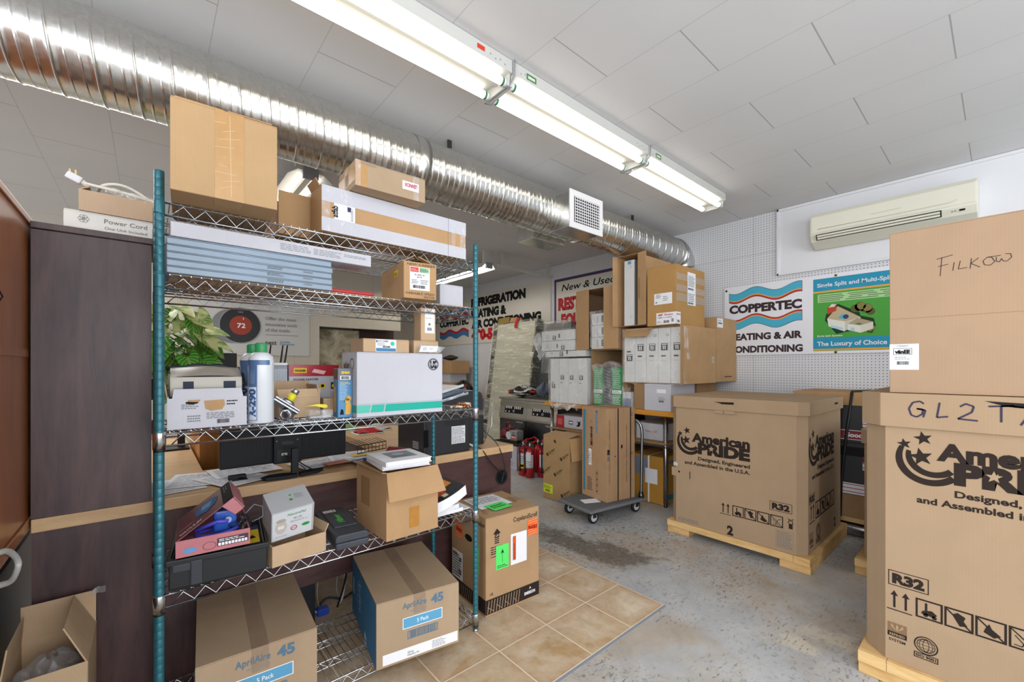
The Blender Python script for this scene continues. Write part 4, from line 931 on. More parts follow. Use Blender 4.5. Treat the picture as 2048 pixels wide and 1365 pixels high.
def _cv(mb, cf, w, d, th):
    for (a0, a1, b0, b1, c) in ((.05, .55, .25, .95, '#b5482a'), (.3, .9, .5, .95, '#d98a3c'), (.1, .3, .05, .3, '#2a2a2e'), (.35, .5, .1, .45, '#d9d2c4'), (.6, .8, .15, .4, '#3a3a3e')):
        mb.grid(lambda a, b: (w*(a0+(a1-a0)*a), d*(b0+(b1-b0)*b), th+.0006+cf(a0+(a1-a0)*a)), 6, 2, flat(c))
catalogue('thick curled catalogue with an orange and black cover on top of the white catalogues', .975, 1.645, z4+.041, 0, 9, .165, .20, .045, plain('#30302f', .4), _cv, .03)
t = thing('leaflets', 'loose white leaflets sticking out at the right end of the fourth shelf', 'papers', (1.05, 1.705, z4+.0)); 
t.location = (1.155, 1.76, z4); mb = MB(); mb.box((.0, -.05, 0), (.045, .22, .004), PAPER); mb.build('sheets', t)

# ---------------------------------------------------------------- bottom shelf
BLUEC = plain('#3a77a4', .6, 0, .3, .08, 8); LBL = flat('#5b9cc0', .6); PRN = flat('#55748a', .7)
def pad_carton(lab, loc, rot):
    t, f = carton('carton', lab, loc, (.352, .50, .262), rot, CARDG, seam='y', tape=TAPEB, group='blue-sided cartons on the bottom shelf')
    s, w_ = f['S'], f['W']
    mb = MB(); mb.rect(w_, 0, 0, .50, .258, BLUEC, .0007); mb.build('blue_side', t)
    mb = MB(); mb.text(s, 'AprilAire', .105, .213, .024, PRN, .10, .015); mb.text(s, 'Water Panel', .135, .192, .010, flat('#8a8f92'), .07, .0); mb.text(s, '45', .225, .205, .036, PRN, .055, .04); mb.build('front_lettering', t)
    mb = MB(); mb.frame(s, .105, .130, .17, .045, .003, PAPER); mb.rect(s, .108, .133, .164, .039, LBL, .0008); mb.text(s, '5 Pack', .165, .145, .016, PAPER, .05, .01); mb.build('pack_count_label', t)
    mb = MB(); mb.frame(s, .125, .085, .13, .033, .003, PRN); mb.bars(s, .133, .088, .114, .027, PRN); mb.build('barcode', t)
    mb = MB(); mb.rect(s, .025, .010, .32, .042, PAPER, .001); mb.lines(s, .23, .015, .06, .032, 5, GREY, .0016); mb.text(s, 'Gro', .125, .028, .009, GREYINK, .025, .02, e=.0016); mb.text(s, 'Healthy Air', .125, .018, .008, GREYINK, .05, .01, e=.0016); mb.build('white_band', t)
    q = w_.sub(.06, .215, -90); mb = MB(); mb.text(q, 'AprilAire', 0, .10, .06, flat('#9fc0d6'), .14, .01); mb.text(q, 'Water Panel', .02, .06, .02, flat('#9fc0d6'), .10, 0); mb.build('side_lettering', t)
    mb = MB(); mb.text(q, '45', .165, .22, .05, flat('#b9d2e2'), .06, .03); mb.build('side_number', t)
    mb = MB(); mb.rect(w_, .03, .10, .03, .08, flat('#9fc0d6'), .0014); mb.build('side_label', t)
z5 = T5+.001
pad_carton('left of the two identical blue-sided cartons on the bottom wire shelf, nearest the camera', (.108, 1.634, z5), -4.4)
pad_carton('right of the two identical blue-sided cartons on the bottom wire shelf, by the front post', (.678, 1.608, z5), -10)
def smooth(p, n=6):
    p = [Vector(q) for q in p]; out = []
    for i in range(len(p)-1):
        a, b, c, d = p[max(i-1, 0)], p[i], p[i+1], p[min(i+2, len(p)-1)]
        for k in range(n):
            u = k/n; out.append(.5*((2*b)+(c-a)*u+(2*a-5*b+4*c-d)*u*u+(3*b-a-3*c+d)*u**3))
    return out+[p[-1]]
# ================================================================ left side furniture
t = thing('bookcase_hutch', 'tall dark brown laminate hutch standing on the left end of the counter', 'cabinet', (-.302, 2.137, .772))
mb = MB(); mb.box((0, 0, 0), (.310, .016, .983), DARKW); mb.build('back_panel', t)
mb = MB(); mb.box((.0, -.010, .985), (.322, .36, 1.007), DARKW, .002); mb.build('top_panel', t)
for x in (0, .294):
    mb = MB(); mb.box((x, .016, 0), (x+.016, .35, .984), DARKW); mb.build('side_panel', t)
for z in (.3, .62):
    mb = MB(); mb.box((.016, .016, z), (.294, .345, z+.016), DARKW); mb.build('shelf', t)
t = thing('cherry_cabinet', 'orange-brown wooden cabinet at the far left edge, top of its side in view', 'cabinet', (-.78, .55, .70))
mb = MB(); mb.box((0, 0, .075), (.468, 2.15, 1.075), CHERRY); mb.build('cabinet_body', t)
mb = MB(); mb.box((-.01, -.01, 1.075), (.474, 2.155, 1.098), CHERRY, .003); mb.build('top_board', t)
mb = MB(); mb.box((.468, 0, .62), (.472, 2.148, .645), CHERRY); mb.build('side_rail', t)
mb = MB(); mb.box((-.01, -.01, .035), (.474, 2.154, .072), CHERRY, .003); mb.build('bottom_board', t)
mb = MB(); mb.tube([(.471, 1.0, .88), (.473, 1.14, .82), (.476, 1.24, .78), (.475, 1.16, .74), (.473, 1.0, .70)], .0018, INK, 6); mb.build('thin_wire', t)
GLBK = plain('#1a1f23', .18, 0, .6, .05, 3)
t = thing('storage_bin', 'dark glossy plastic bin under the orange-brown cabinet', 'bin', (-.80, .60, 0))
mb = MB(); mb.box((0, 0, .0), (.445, 2.08, .66), GLBK, .03); mb.build('bin_body', t); mb = MB(); mb.box((-.005, -.005, .665), (.452, 2.085, .70), GLBK, .01); mb.build('bin_lid', t)
mb = MB(); mb.tube(smooth([(-.325, 1.62, .80), (-.303, 1.74, .792), (-.30, 1.83, .765), (-.298, 1.915, .715), (-.298, 1.925, .685), (-.30, 1.86, .672), (-.303, 1.74, .705), (-.325, 1.62, .735)]), .008, plain('#cfcfcb', .6), 8)
o = mb.build('cable_loop'); tag(o, 'loose white cable loop poking in at the left edge over the dark bin', 'cable')
# open carton at the lower left
t, f = open_carton('carton', 'open torn brown carton with plastic inside at the lower left corner on the floor', (-.322, 1.84, .005), (.180, .275, .375), 0, CARDL, {'N': (2, .11), 'W': (-6, .09, .03), 'E': (-24, .13, .015), 'S': (160, .10)}, inner=CARDL, tops={'E': .37})
mb = MB(); q = Fr((-.0, 0, 0), X_, Z_)
mb.grid(lambda a, b: (.17+.035*a, .262+.012*math.sin(a*5), .47+.022*b+.01*a), 4, 3, film('dusty_tape', .6, '#c9ccd0', .3, 30)); mb.build('tape_tail', t)
BAGC = film('clear_bag', .42, '#e2e2e6', .12, 18, 1.0)
t = thing('plastic_bag', 'crumpled clear plastic bag of hardware inside the torn carton at lower left', 'bag', (-.235, 1.975, .30))
mb = MB(); mb.grid(lambda a, b: ((.075+.014*math.sin(a*22+b*6))*math.cos(2*math.pi*a)*math.sin(math.pi*(.06+.88*b)), (.10+.016*math.cos(a*17-b*9))*math.sin(2*math.pi*a)*math.sin(math.pi*(.06+.88*b)), -.05+.12*b+.012*math.sin(a*29)*math.sin(b*12)), 30, 16, BAGC); mb.build('bag_film', t)
mb = MB(); rr = random.Random(9)
for k in range(9): x, y = rr.uniform(-.04, .04), rr.uniform(-.05, .05); mb.cyl((x, y, -.03+.006*k), (x+.03, y+.02, -.02+.006*k), .008, STEELD if k % 2 else GREY, 8)
mb.build('hardware', t)
# boxes on top of the hutch
zh = 1.7795
t, f = carton('cord_box', 'flat white box printed Power Cord on top of the dark hutch', (-.226, 2.134, zh), (.262, .16, .063), 0, plain('#d9d6d0', .6, 0, .3, .04), seam='x')
s = f['S']; mb = MB(); mb.text(s, 'Power Cord', .103, .031, .0165, GREYINK, .118, .0); mb.text(s, 'One Unit Included', .104, .009, .0105, GREYINK, .117, 0)
for k in range(6): mb.ring(s, .050+.008*math.cos(k*1.047), .036+.008*math.sin(k*1.047), .0065, .001, GREYINK)
mb.shape(s, [(.235, .035), (.262, .035), (.262, .012), (.248, .012), (.240, .020)], CARDD, .0012); mb.build('printing', t)
t, f = open_carton('carton', 'tan open box with a white cord on it, stacked on the flat white cord box', (-.188, 2.128, zh+.064), (.225, .14, .074), 0, card('#c2a88e', .06), {'W': (-60, .03)})
CORDW = plain('#dad6cb', .5, 0, .4, .04)
t = thing('coiled_cable', 'coiled white power cord with a brass-pronged plug on the top left box', 'cord', (-.10, 2.17, zh+.142))
mb = MB(); cv = [(-.085, -.02, .026), (-.04, -.028, .020), (.02, -.034, .014), (.07, -.034, .008), (.125, -.02, .002), (.14, .02, .0), (.11, .06, .0), (.03, .07, .008)]
arch = [(.02, .06, .006), (-.04, .03, .012), (-.03, -.01, .030), (.0, -.02, .042), (.03, -.02, .043), (.06, -.015, .034), (.09, -.01, .018), (.11, .0, .004)]
mb.tube(smooth(cv), .0058, CORDW, 8); mb.tube(smooth(arch), .0058, CORDW, 8); mb.build('cable', t)
mb = MB(); mb.T = Matrix.Translation((-.098, -.018, .036)) @ Matrix.Rotation(R(24), 4, 'Y'); mb.box((-.024, -.016, -.014), (.018, .016, .012), WHITE, .006); mb.tube([(.018, 0, 0), (.03, 0, -.002), (.04, 0, -.004)], [.011, .008, .006], CORDW, 10); mb.T = Matrix.Identity(4); mb.build('plug', t)
mb = MB(); BR = metal('brass', '#c9a04a', .25)
for k in (-.010, .006): mb.box((-.105+k*.9, -.022, .046), (-.101+k*.9, -.014, .066), BR)
mb.build('prongs', t)
mb = MB(); mb.grid(lambda a, b: (-.02+.15*a, -.045-.004*math.sin(a*14), .0+.022*b-.012*a+.005*math.sin(a*23)*(1-b)), 18, 4, film('cord_wrap_film', .4, '#eceae2', .15, 60)); mb.build('wrap_film', t)

# ================================================================ counter
t = thing('reception_counter', 'long office counter with maple top edge and dark brown front behind the wire shelving', 'desk', (-.302, 2.137, 0))
mb = MB(); mb.box((0, 0, .724), (2.150, .47, .770), MAPLE, .003); mb.box((1.43, .47, .724), (2.150, 1.55, .770), MAPLE, .003); mb.build('worktop', t)
mb = MB(); mb.box((.0, .014, .005), (.55, .034, .723), DARKL); mb.box((.55, .014, .25), (1.47, .034, .723), DARKF); mb.box((1.47, .014, .005), (2.14, .034, .723), DARKF); mb.build('front_panel', t)
mb = MB(); mb.box((2.12, .034, .005), (2.14, .46, .723), DARKF); mb.build('end_panel', t)
mb = MB(); mb.box((.0, .034, .005), (.02, .46, .723), DARKF); mb.build('end_panel', t)
mb = MB(); g = Fr((2.06, .0138, .565), X_, Z_); mb.disc(g, 0, 0, .048, BLKM, .0012, 32); mb.disc(g, 0, 0, .038, flat('#08080a'), .0018, 32); mb.ring(g, 0, 0, .05, .010, BLK, .003); mb.line(g, .0, -.03, .02, .03, .008, CHARC, .0026); mb.build('grommet', t)
mb = MB(); mb.box((1.445, .47, .005), (1.465, 1.53, .723), DARKF); mb.build('return_panel', t)
# left return and credenza
t = thing('side_desk', 'maple desk return at the back left, beyond the counter', 'desk', (-.30, 2.612, 0))
mb = MB(); mb.box((0, 0, .705), (.515, 1.5, .745), MAPLE, .003); mb.build('worktop', t); mb = MB(); mb.box((.0, .02, .005), (.02, 1.48, .704), DARKF); mb.box((.02, 1.46, .005), (.50, 1.48, .704), DARKF); mb.build('leg_panel', t)
t = thing('credenza', 'orange-brown wooden cabinet side seen behind the monitor', 'cabinet', (.228, 3.10, 0))
mb = MB(); mb.box((0, 0, .005), (.16, .75, .99), wood('oak_side', '#9a6022', '#b9792f', (8, 3, .7))); mb.box((.16, 0, .005), (.62, .75, .99), wood('oak_side2', '#9a6022', '#b9792f', (8, 3, .7))); mb.build('cabinet_body', t)
t = thing('office_chair', 'black office chair back between the wooden cabinet and the monitor', 'chair', (.50, 2.84, 0))
mb = MB(); mb.box((-.17, -.04, .52), (.25, .06, 1.02), BLKM, .03); mb.build('backrest', t); mb = MB(); mb.box((-.17, -.1, .42), (.25, .16, .50), BLKM, .03); mb.build('seat', t)
mb = MB(); mb.cyl((.04, .04, .08), (.04, .04, .42), .025, BLK, 12)
for k in range(5): mb.tube([(.04, .04, .09), (.04+.2*math.cos(k*1.2566), .04+.2*math.sin(k*1.2566), .05)], .016, BLK, 8); mb.lathe([(.02, 0), (.02, .04)], BLK, (.04+.2*math.cos(k*1.2566), .04+.2*math.sin(k*1.2566), 0), 10)
mb.build('base', t)
t = thing('monitor', 'black monitor screen standing on the desk return behind the plant', 'monitor', (.235, 3.55, .746))
mb = MB(); mb.box((-.24, 0, .33), (.24, .03, .64), BLK, .005); mb.build('screen', t); mb = MB(); mb.box((-.09, .03, .012), (-.05, .05, .45), BLK); mb.box((-.18, -.06, 0), (-.03, .09, .012), BLK, .004); mb.build('stand', t)
# monitor seen from the back
t = thing('monitor', 'large black monitor on the counter seen from its back, cables plugged in', 'monitor', (.53, 2.335, .771))
mb = MB(); fr = Fr((-.285, 0, .04), X_, Z_)
mb.box((-.285, 0, .042), (.285, .028, .372), BLKM, .008); mb.box((-.07, -.030, .042), (.055, 0, .372), BLKM, .004)
for k in range(60): mb.box((-.28+k*.0094, -.0022, .05), (-.2772+k*.0094, .001, .365), BLKM) if not (20 < k < 37) else None
mb.build('monitor_back', t)
mb = MB(); fb = Fr((-.07, -.030, .042), X_, Z_); mb.rect(fb, .015, .012, .095, .055, BLK, .001); mb.frame(fb, .015, .012, .095, .055, .002, CHARC, .0015); mb.rect(fb, .035, .092, .05, .016, BLK, .001); mb.disc(fb, .012, .112, .003, GREY, .001); mb.disc(fb, .105, .112, .003, GREY, .001); mb.rect(fb, .032, .040, .026, .012, flat('#c9c9c4'), .004); mb.build('port_panel', t)
mb = MB(); mb.box((.005, -.05, .068), (.035, -.03, .084), plain('#2f3f8f', .4), .003); mb.tube(smooth([(.02, -.05, .075), (.03, -.10, .05), (.07, -.12, .02), (.085, -.15, .006), (.10, -.13, .005)]), .003, BLK, 6); mb.tube(smooth([(-.03, -.035, .088), (-.01, -.07, .07), (.04, -.09, .03), (.055, -.12, .006)]), .002, BLK, 6); mb.build('video_cable', t)
t2 = thing('monitor_stand', 'black two-part monitor foot lying on the counter edge', 'stand', (.51, 2.20, .771))
mb = MB(); pts = [(-.125, .0, 0), (-.11, -.035, 0), (-.03, -.05, 0), (.02, -.045, 0), (.025, -.0, 0), (-.03, .03, 0), (-.09, .03, 0)]; mb.prism(pts, (0, 0, .014), BLKM, .003)
mb.prism([(.03, -.045, 0), (.11, -.03, 0), (.15, .01, 0), (.10, .035, 0), (.035, .01, 0)], (0, 0, .014), BLKM, .003); mb.build('foot', t2)
mb = MB(); mb.prism([(.0, -.02, .014), (.03, -.02, .014), (.032, -.012, .13), (.002, -.012, .13)], (0, .025, 0), BLKM, .003); mb.build('neck', t2)
t = thing('webcam', 'small black gadget hanging under the left corner of the monitor on the counter', 'gadget', (.31, 2.27, .7745)); mb = MB(); mb.box((-.04, -.015, 0), (.03, .02, .022), BLKM, .006); mb.tube([(.0, -.015, .01), (.03, -.03, .004), (-.03, -.035, .004)], .004, BLK, 6); mb.build('gadget_body', t)
# papers
def sheet(x, y, z, rot, w, d, m, lab, lines=True, nm='paper_sheet'):
    mb = MB(); mb.grid(lambda a, b: (w*(a-.5), d*(b-.5), .0008+.0008*math.sin(3*a+2*b)), 5, 5, m)
    if lines:
        f_ = Fr((-w/2, -d/2, .0018), X_, Y_); mb.lines(f_, .02, .02, w-.04, d-.05, 9, flat('#c3c6d0'), .0004, int(x*100))
    o = mb.build(nm); o.location = (x, y, z); o.rotation_euler = (0, 0, R(rot)); tag(o, lab, 'paper', 'papers on the counter'); return o
for k, a in enumerate([(.06, 2.34, 10, .22, .28), (.17, 2.40, -14, .22, .28), (.30, 2.30, 22, .22, .28), (.36, 2.44, 5, .28, .22), (.70, 2.36, 12, .28, .21), (.86, 2.40, -10, .22, .28), (.92, 2.27, 8, .22, .20)]):
    sheet(a[0], a[1], .7712+.0025*k, a[2], a[3], a[4], PAPER, ['printed white form at the far left end of the counter, beside the hutch', 'white form overlapping its neighbour left of the black monitor', 'white form in front of the lower left corner of the black monitor', 'white form sticking out under the black monitor', 'white sheet on the counter right of the monitor cable', 'white sheet of paper on the counter behind the binders', 'white sheet on the counter just left of the binders'][k])
sheet(.74, 2.26, .790, 6, .12, .08, plain('#d98f78', .7), 'small salmon pink note on the counter by the monitor cable', False, 'sticky_note'); sheet(.94, 2.36, .791, -8, .17, .06, plain('#d9b34a', .7), 'yellow sheet on the counter behind the binders', False)
mb = MB(); mb.cyl((0, 0, 0), (.13, .035, .002), .004, flat('#3a5fa0'), 8); o = mb.build('pen'); o.location = (.80, 2.215, .7945); tag(o, 'blue pen lying on the counter left of the binders', 'pen')
t = thing('stapler', 'dark red stapler on the counter left of the printer', 'stapler', (1.09, 2.27, .771), -38)
mb = MB(); mb.prism([(-.075, 0, .03), (-.06, 0, .058), (.02, 0, .05), (.08, 0, .035), (.08, 0, .027), (-.07, 0, .022)], (0, .03, 0), plain('#7d1f2c', .3, 0, .5), .006); mb.build('arm', t); mb = MB(); mb.box((-.075, .002, 0), (.085, .028, .014), BLK, .004); mb.box((-.07, .006, .014), (-.05, .024, .024), BLK); mb.build('base', t)
t = thing('mesh_organizer', 'black wire mesh desk tray on the counter behind the binders', 'organizer', (.98, 2.46, .7930), 15)
mb = MB()
for k in range(9): mb.tube([(-.10+.025*k, -.05, 0), (-.10+.025*k, -.05, .045), (-.10+.025*k, .05, .06)], .0018, BLK, 5)
mb.tube([(-.10, -.05, .045), (.10, -.05, .045)], .003, BLK, 6); mb.tube([(-.10, -.05, .003), (.10, -.05, .003)], .003, BLK, 6); mb.tube([(-.10, -.05, .024), (.10, -.05, .024)], .002, BLK, 6); mb.build('wire_frame', t)
for k, (c, lb, x) in enumerate((('#b52a2a', 'red pack lying on the far maple desk return', 1.30), ('#c9c6bd', 'pale plastic bag of papers on the far maple desk return', 1.42), ('#7a9a5a', 'green magazine on the far maple desk return', 1.22))):
    t = thing('desk_clutter', lb, 'papers', (x, 3.25+.12*k, .771)); mb = MB(); mb.grid(lambda a, b: (.20*(a-.5), .16*(b-.5), .012+.035*math.sin(math.pi*a)*math.sin(math.pi*b)+.008*math.sin(9*a+5*b)), 10, 8, plain(c, .5)); mb.box((-.1, -.08, 0), (.1, .08, .008), PAPER); mb.build('pack', t)
# printer
PRK = plain('#26282d', .4, 0, .45, .1, 6)
t = thing('printer', 'black office printer seen from behind on the right end of the counter', 'printer', (1.186, 2.150, .771))
mb = MB(); mb.box((0, 0, .0), (.318, .33, .232), PRK, .008); mb.box((.318, .07, .01), (.48, .33, .205), PRK, .008); mb.build('printer_body', t)
mb = MB(); mb.prism([(.10, .05, .234), (.48, .08, .234), (.50, .10, .30), (.50, .12, .345), (.47, .14, .362), (.16, .10, .35), (.11, .07, .30)], (0, .20, 0), PRK, .01); mb.build('scanner_unit', t)
fr = Fr((0, 0, 0), X_, Z_); mb = MB(); mb.rect(fr, .185, .055, .098, .105, PAPER, .001); mb.lines(fr, .189, .110, .09, .045, 5, GREYINK, .0016); mb.lines(fr, .189, .058, .09, .042, 5, GREYINK, .0016, 3); mb.rect(fr, .185, .104, .098, .002, PRK, .0016); mb.build('rating_label', t)
mb = MB()
for k in range(6): mb.rect(fr, .13, .168+k*.008, .15, .0035, BLK, .0015)
mb.build('rear_vents', t); mb = MB(); mb.rect(fr, .0, .055, .03, .10, flat('#0c0d10'), .001); mb.rect(fr, .04, .07, .003, .14, CHARC, .001); mb.frame(fr, .05, .20, .22, .026, .002, BLK, .001)
mb.build('rear_trim', t); mb = MB(); wf = Fr((0, .33, 0), -Y_, Z_)
for k in range(5): mb.rect(wf, .20, .04+k*.009, .07, .0035, flat('#c9ccd2'), .001)
mb.build('side_vents', t)
mb = MB(); mb.tube([(.46, .05, .02), (.505, .02, .14), (.52, .04, .30)], .004, CHROME, 6); mb.build('paper_guide', t)
mb = MB(); mb.box((.33, .058, .03), (.35, .07, .05), GREY); mb.tube(smooth([(.34, .06, .03), (.40, -.005, -.0), (.47, -.028, -.10), (.565, -.035, -.19)]), .004, BLK, 6); mb.tube(smooth([(.47, .06, .10), (.53, .0, .02), (.56, -.03, -.08), (.575, -.035, -.19)]), .003, BLK, 6); mb.tube([(.335, .055, .036), (.375, .02, .012)], .007, flat('#b9bcc2'), 8); mb.build('printer_cable', t)
# under the counter
t = thing('computer_tower', 'dark computer tower standing on the floor under the counter', 'computer', (.44, 2.22, .006))
mb = MB(); mb.box((0, 0, 0), (.185, .42, .38), plain('#20242c', .5), .006); mb.build('tower_case', t); mb = MB(); ef = Fr((.185, 0, 0), Y_, Z_); mb.rect(ef, .03, .30, .03, .05, PAPER, .001)
for k in range(5): mb.rect(Fr((0, 0, 0), X_, Z_), .09, .24+k*.012, .05, .004, GREY, .001)
mb.build('tower_details', t)
mb = MB(); mb.box((-.03, -.02, 0), (.025, .02, .035), plain('#2f55c9', .4), .006); mb.tube([(-.03, 0, .018), (-.06, .0, .05), (-.09, 0, .05)], .006, plain('#c9cbe0', .5), 6); o = mb.build('cable_plug'); o.location = (.685, 2.30, .006); tag(o, 'bright blue cable plug on the floor beside the computer tower', 'plug')
for nm, lab, pts, r, m in (('power_cable', 'thick white cable looping under the counter beside the computer tower', [(.63, 2.30, .22), (.69, 2.29, .25), (.76, 2.30, .24), (.80, 2.31, .16), (.79, 2.32, .05), (.78, 2.34, .008)], .006, WHITE),
    ('data_cable', 'black cable hanging straight down under the counter', [(.80, 2.25, .52), (.81, 2.26, .35), (.79, 2.28, .15), (.76, 2.31, .01)], .005, BLK),
    ('data_cable', 'thin grey cable hanging nearest the computer tower under the counter', [(.66, 2.25, .52), (.67, 2.26, .32), (.65, 2.28, .15), (.68, 2.34, .01)], .003, flat('#a9a9a4')),
    ('data_cable', 'thin grey wavy cable in the middle of the hanging cables under the counter', [(.71, 2.25, .52), (.72, 2.26, .36), (.75, 2.27, .26), (.76, 2.32, .1), (.80, 2.36, .008)], .003, flat('#a9a9a4')),
    ('data_cable', 'dark tangled cable lying on the floor under the counter', [(.66, 2.34, .01), (.72, 2.36, .05), (.80, 2.34, .03), (.88, 2.40, .012), (.95, 2.33, .01)], .006, CHARC)):
    mb = MB(); mb.tube(smooth(pts), r, m, 7); o = mb.build(nm); tag(o, lab, 'cable')
# plant
t = thing('potted_plant', 'leafy green and cream variegated houseplant behind the crushed white carton', 'plant', (.32, 3.24, .996))
mb = MB(); mb.lathe([(.075, 0), (.10, .16), (.105, .165), (.095, .165), (.09, .14), (.0, .14)], plain('#6e4a34', .6), seg=28); mb.build('pot', t)
def leafmat(nm, g1, g2, cut):
    tt = NT(nm); uv = tt.n('ShaderNodeUVMap'); sp = tt.n('ShaderNodeSeparateXYZ'); tt.l(uv.outputs[0], sp.inputs[0])
    u, v = sp.outputs[0], sp.outputs[1]
    au = tt.math('ABSOLUTE', tt.math('SUBTRACT', u, .5))
    st = tt.math('FRACT', tt.math('MULTIPLY', tt.math('SUBTRACT', v, tt.math('MULTIPLY', au, .9)), 6.5))
    vein = tt.math('LESS_THAN', tt.math('ABSOLUTE', tt.math('SUBTRACT', st, .5)), .16)
    mid = tt.math('LESS_THAN', au, .05)
    n = tt.noise(14, 4)
    c = tt.mix(tt.ramp(n, [(cut-.06, 0.0), (cut+.06, .9)]), g1, g2)
    c = tt.mix(tt.math('MULTIPLY', tt.math('MAXIMUM', vein, mid), .5), c, '#c9cf86')
    tt.set(c, .4, 0, .5); tt.b.inputs['Subsurface Weight'].default_value = 0
    return tt.m
LG = [leafmat('green_leaf', '#2f9a20', '#8ab84a', .62), leafmat('cream_leaf', '#5f8a3a', '#d3d69a', .48), leafmat('deep_leaf', '#1f6a1a', '#4a9a2a', .55)]
def leaf(o, d, up, L_, W_, m, droop, parent):
    me = bpy.data.meshes.new('leaf'); bm = bmesh.new(); uvl = bm.loops.layers.uv.new('UVMap')
    d = d.normalized(); sd = d.cross(up).normalized(); n_ = sd.cross(d)
    nu, nv = 6, 8; g = []
    for j in range(nv+1):
        v = j/nv
        hw = W_*.5*(math.sin(math.pi*min(1, (v*.92+.08))**.62))**.9*(1-.25*v) if v < 1 else 0
        back = -.16*L_ if False else 0
        row = []
        for i in range(nu+1):
            u = i/nu*2-1
            p = o + d*(L_*(v-.14*abs(u)**1.5*(1-v)**2*2.2)) + sd*(u*hw) + n_*(.22*W_*(abs(u)**1.3)*(.5-v*.3)+.012*L_*math.sin(v*14+u*5)) - Vector((0, 0, 1))*droop*L_*v*v
            row.append(bm.verts.new(p))
        g.append(row)
    for j in range(nv):
        for i in range(nu):
            try: fc = bm.faces.new([g[j][i], g[j][i+1], g[j+1][i+1], g[j+1][i]])
            except ValueError: continue
            fc.smooth = True
            for lp, (a, b) in zip(fc.loops, ((i, j), (i+1, j), (i+1, j+1), (i, j+1))): lp[uvl].uv = (a/nu, b/nv)
    bmesh.ops.remove_doubles(bm, verts=bm.verts, dist=.0004)
    bm.to_mesh(me); bm.free(); me.materials.append(m)
    ob = bpy.data.objects.new('leaf', me); COL.objects.link(ob); ob.parent = parent
rr = random.Random(21); stems = MB()
for k in range(74):
    q = k/73; lev = (k*0.618) % 1.0
    hz = .18+.47*lev
    wid = .125*math.sin(math.pi*(.22+.68*(1-lev)))**.8+.02
    s_ = rr.uniform(-1, 1); fy = rr.uniform(-.14, .10)
    base = Vector((-.155+wid*s_*1.05-.02*lev, fy, hz))
    out = Vector((s_*.75+rr.uniform(-.35, .35), -.38+rr.uniform(-.2, .2), -.60+rr.uniform(-.35, .65)))
    nrm = Vector((s_*.35+rr.uniform(-.5, .5), -.75, .45+rr.uniform(-.45, .45)))
    L_ = .10+.045*rr.random(); m = LG[1] if (lev > .62 and rr.random() < .7) else LG[rr.choice((0, 0, 2, 1))]
    leaf(base, out, nrm, L_, L_*.86, m, .18, t)
    stems.tube([(.02*s_, .02*fy, .13), (base.x*.4, base.y*.4, .1+hz*.55), base], .0026, flat('#6a8f3a'), 5)
stems.build('stems', t)
# ================================================================ compressor carton beside the shelving
t, f = carton('carton', 'upright brown carton with green notes and fragile stickers at the right end of the shelving', (1.304, 1.722, .005), (.354, .36, .505), -4, card('#b0906d'), seam='x', tape=TAPEB)
s, w_ = f['S'], f['W']; mb = MB()
mb.text(s, 'CopelandScroll', .175, .452, .026, INKB, .165, .012); mb.build('maker_lettering', t); mb = MB()
mb.shape(s, [(.045, .415), (.069, .442), (.093, .415), (.083, .415), (.083, .365), (.055, .365), (.055, .415)], INKB); mb.text(s, 'UP', .059, .40, .012, CARDL, .02, .03, e=.002)
for k in range(3): mb.rect(s, .055, .372+k*.009, .028, .003, CARDL, .002)
mb.lines(s, .03, .32, .10, .035, 3, INKB, .001); mb.rect(s, .03, .312, .11, .005, INKB); mb.lines(s, .03, .295, .06, .01, 1, INKB, .001, 4)
mb.build('up_arrow_print', t); mb = MB()
mb.rect(s, .0, .012, .354, .075, INKB, .001); mb.text(s, 'EMERSON', .25, .035, .016, PAPER, .075, .04, e=.0016); mb.shape(s, [(.282, .058), (.29, .075), (.298, .058), (.29, .066)], PAPER, .0016)
for k in range(12): mb.line(s, .01+k*.018, .016, .02+k*.018, .08, .003, CARDL, .0015); 
for k in range(4): mb.line(s, .01+k*.055, .05, .05+k*.05, .02, .002, CARDL, .0015)
mb.text(s, 'c UL', .025, .105, .014, INKB, .02, .03); mb.build('base_band', t)
mb = MB(); mb.text(w_, 'CopelandScroll', .24, .455, .022, INKB, .11, .01); mb.build('maker_lettering', t)
mb = MB(); mb.rect(w_, .0, .012, .36, .075, INKB, .001)
for k in range(10): mb.line(w_, .03+k*.02, .016, .04+k*.02, .08, .003, CARDL, .0015)
mb.build('base_band', t); mb = MB(); mb.disc(w_, .19, .355, .038, flat('#17130f'), .0012, 24, .018); mb.build('hand_hole', t); mb = MB()
T_ = f['T']; mb.text(T_.sub(.05, .05, 75), 'COV-80', 0, 0, .025, flat('#8a6a48'), .13, 0, .1); mb.text(T_.sub(.30, .12, 80), 'SPARE', 0, 0, .02, flat('#8a6a48'), .11, 0, .1); mb.build('marker_writing', t)
def fragile(f_, a, b, w, h, nm):
    mb = MB(); mb.rect(f_, a, b, w, h, ORANGE, .0016)
    for k in range(7): mb.line(f_, a+.002, b+h*(k+.3)/7, a+w-.002, b+h*(k+.7)/7, h*.03, flat('#f2b48a'), .002)
    mb.rect(f_, a, b+h*.36, w, h*.30, ORANGE, .0024); mb.text(f_, 'FRAGILE', a+w*.06, b+h*.40, h*.2, flat('#8a1c14'), w*.88, .05, e=.003); mb.build(nm, t)
fragile(s, .272, .355, .070, .088, 'fragile_sticker'); fragile(w_, .055, .325, .068, .09, 'fragile_sticker')
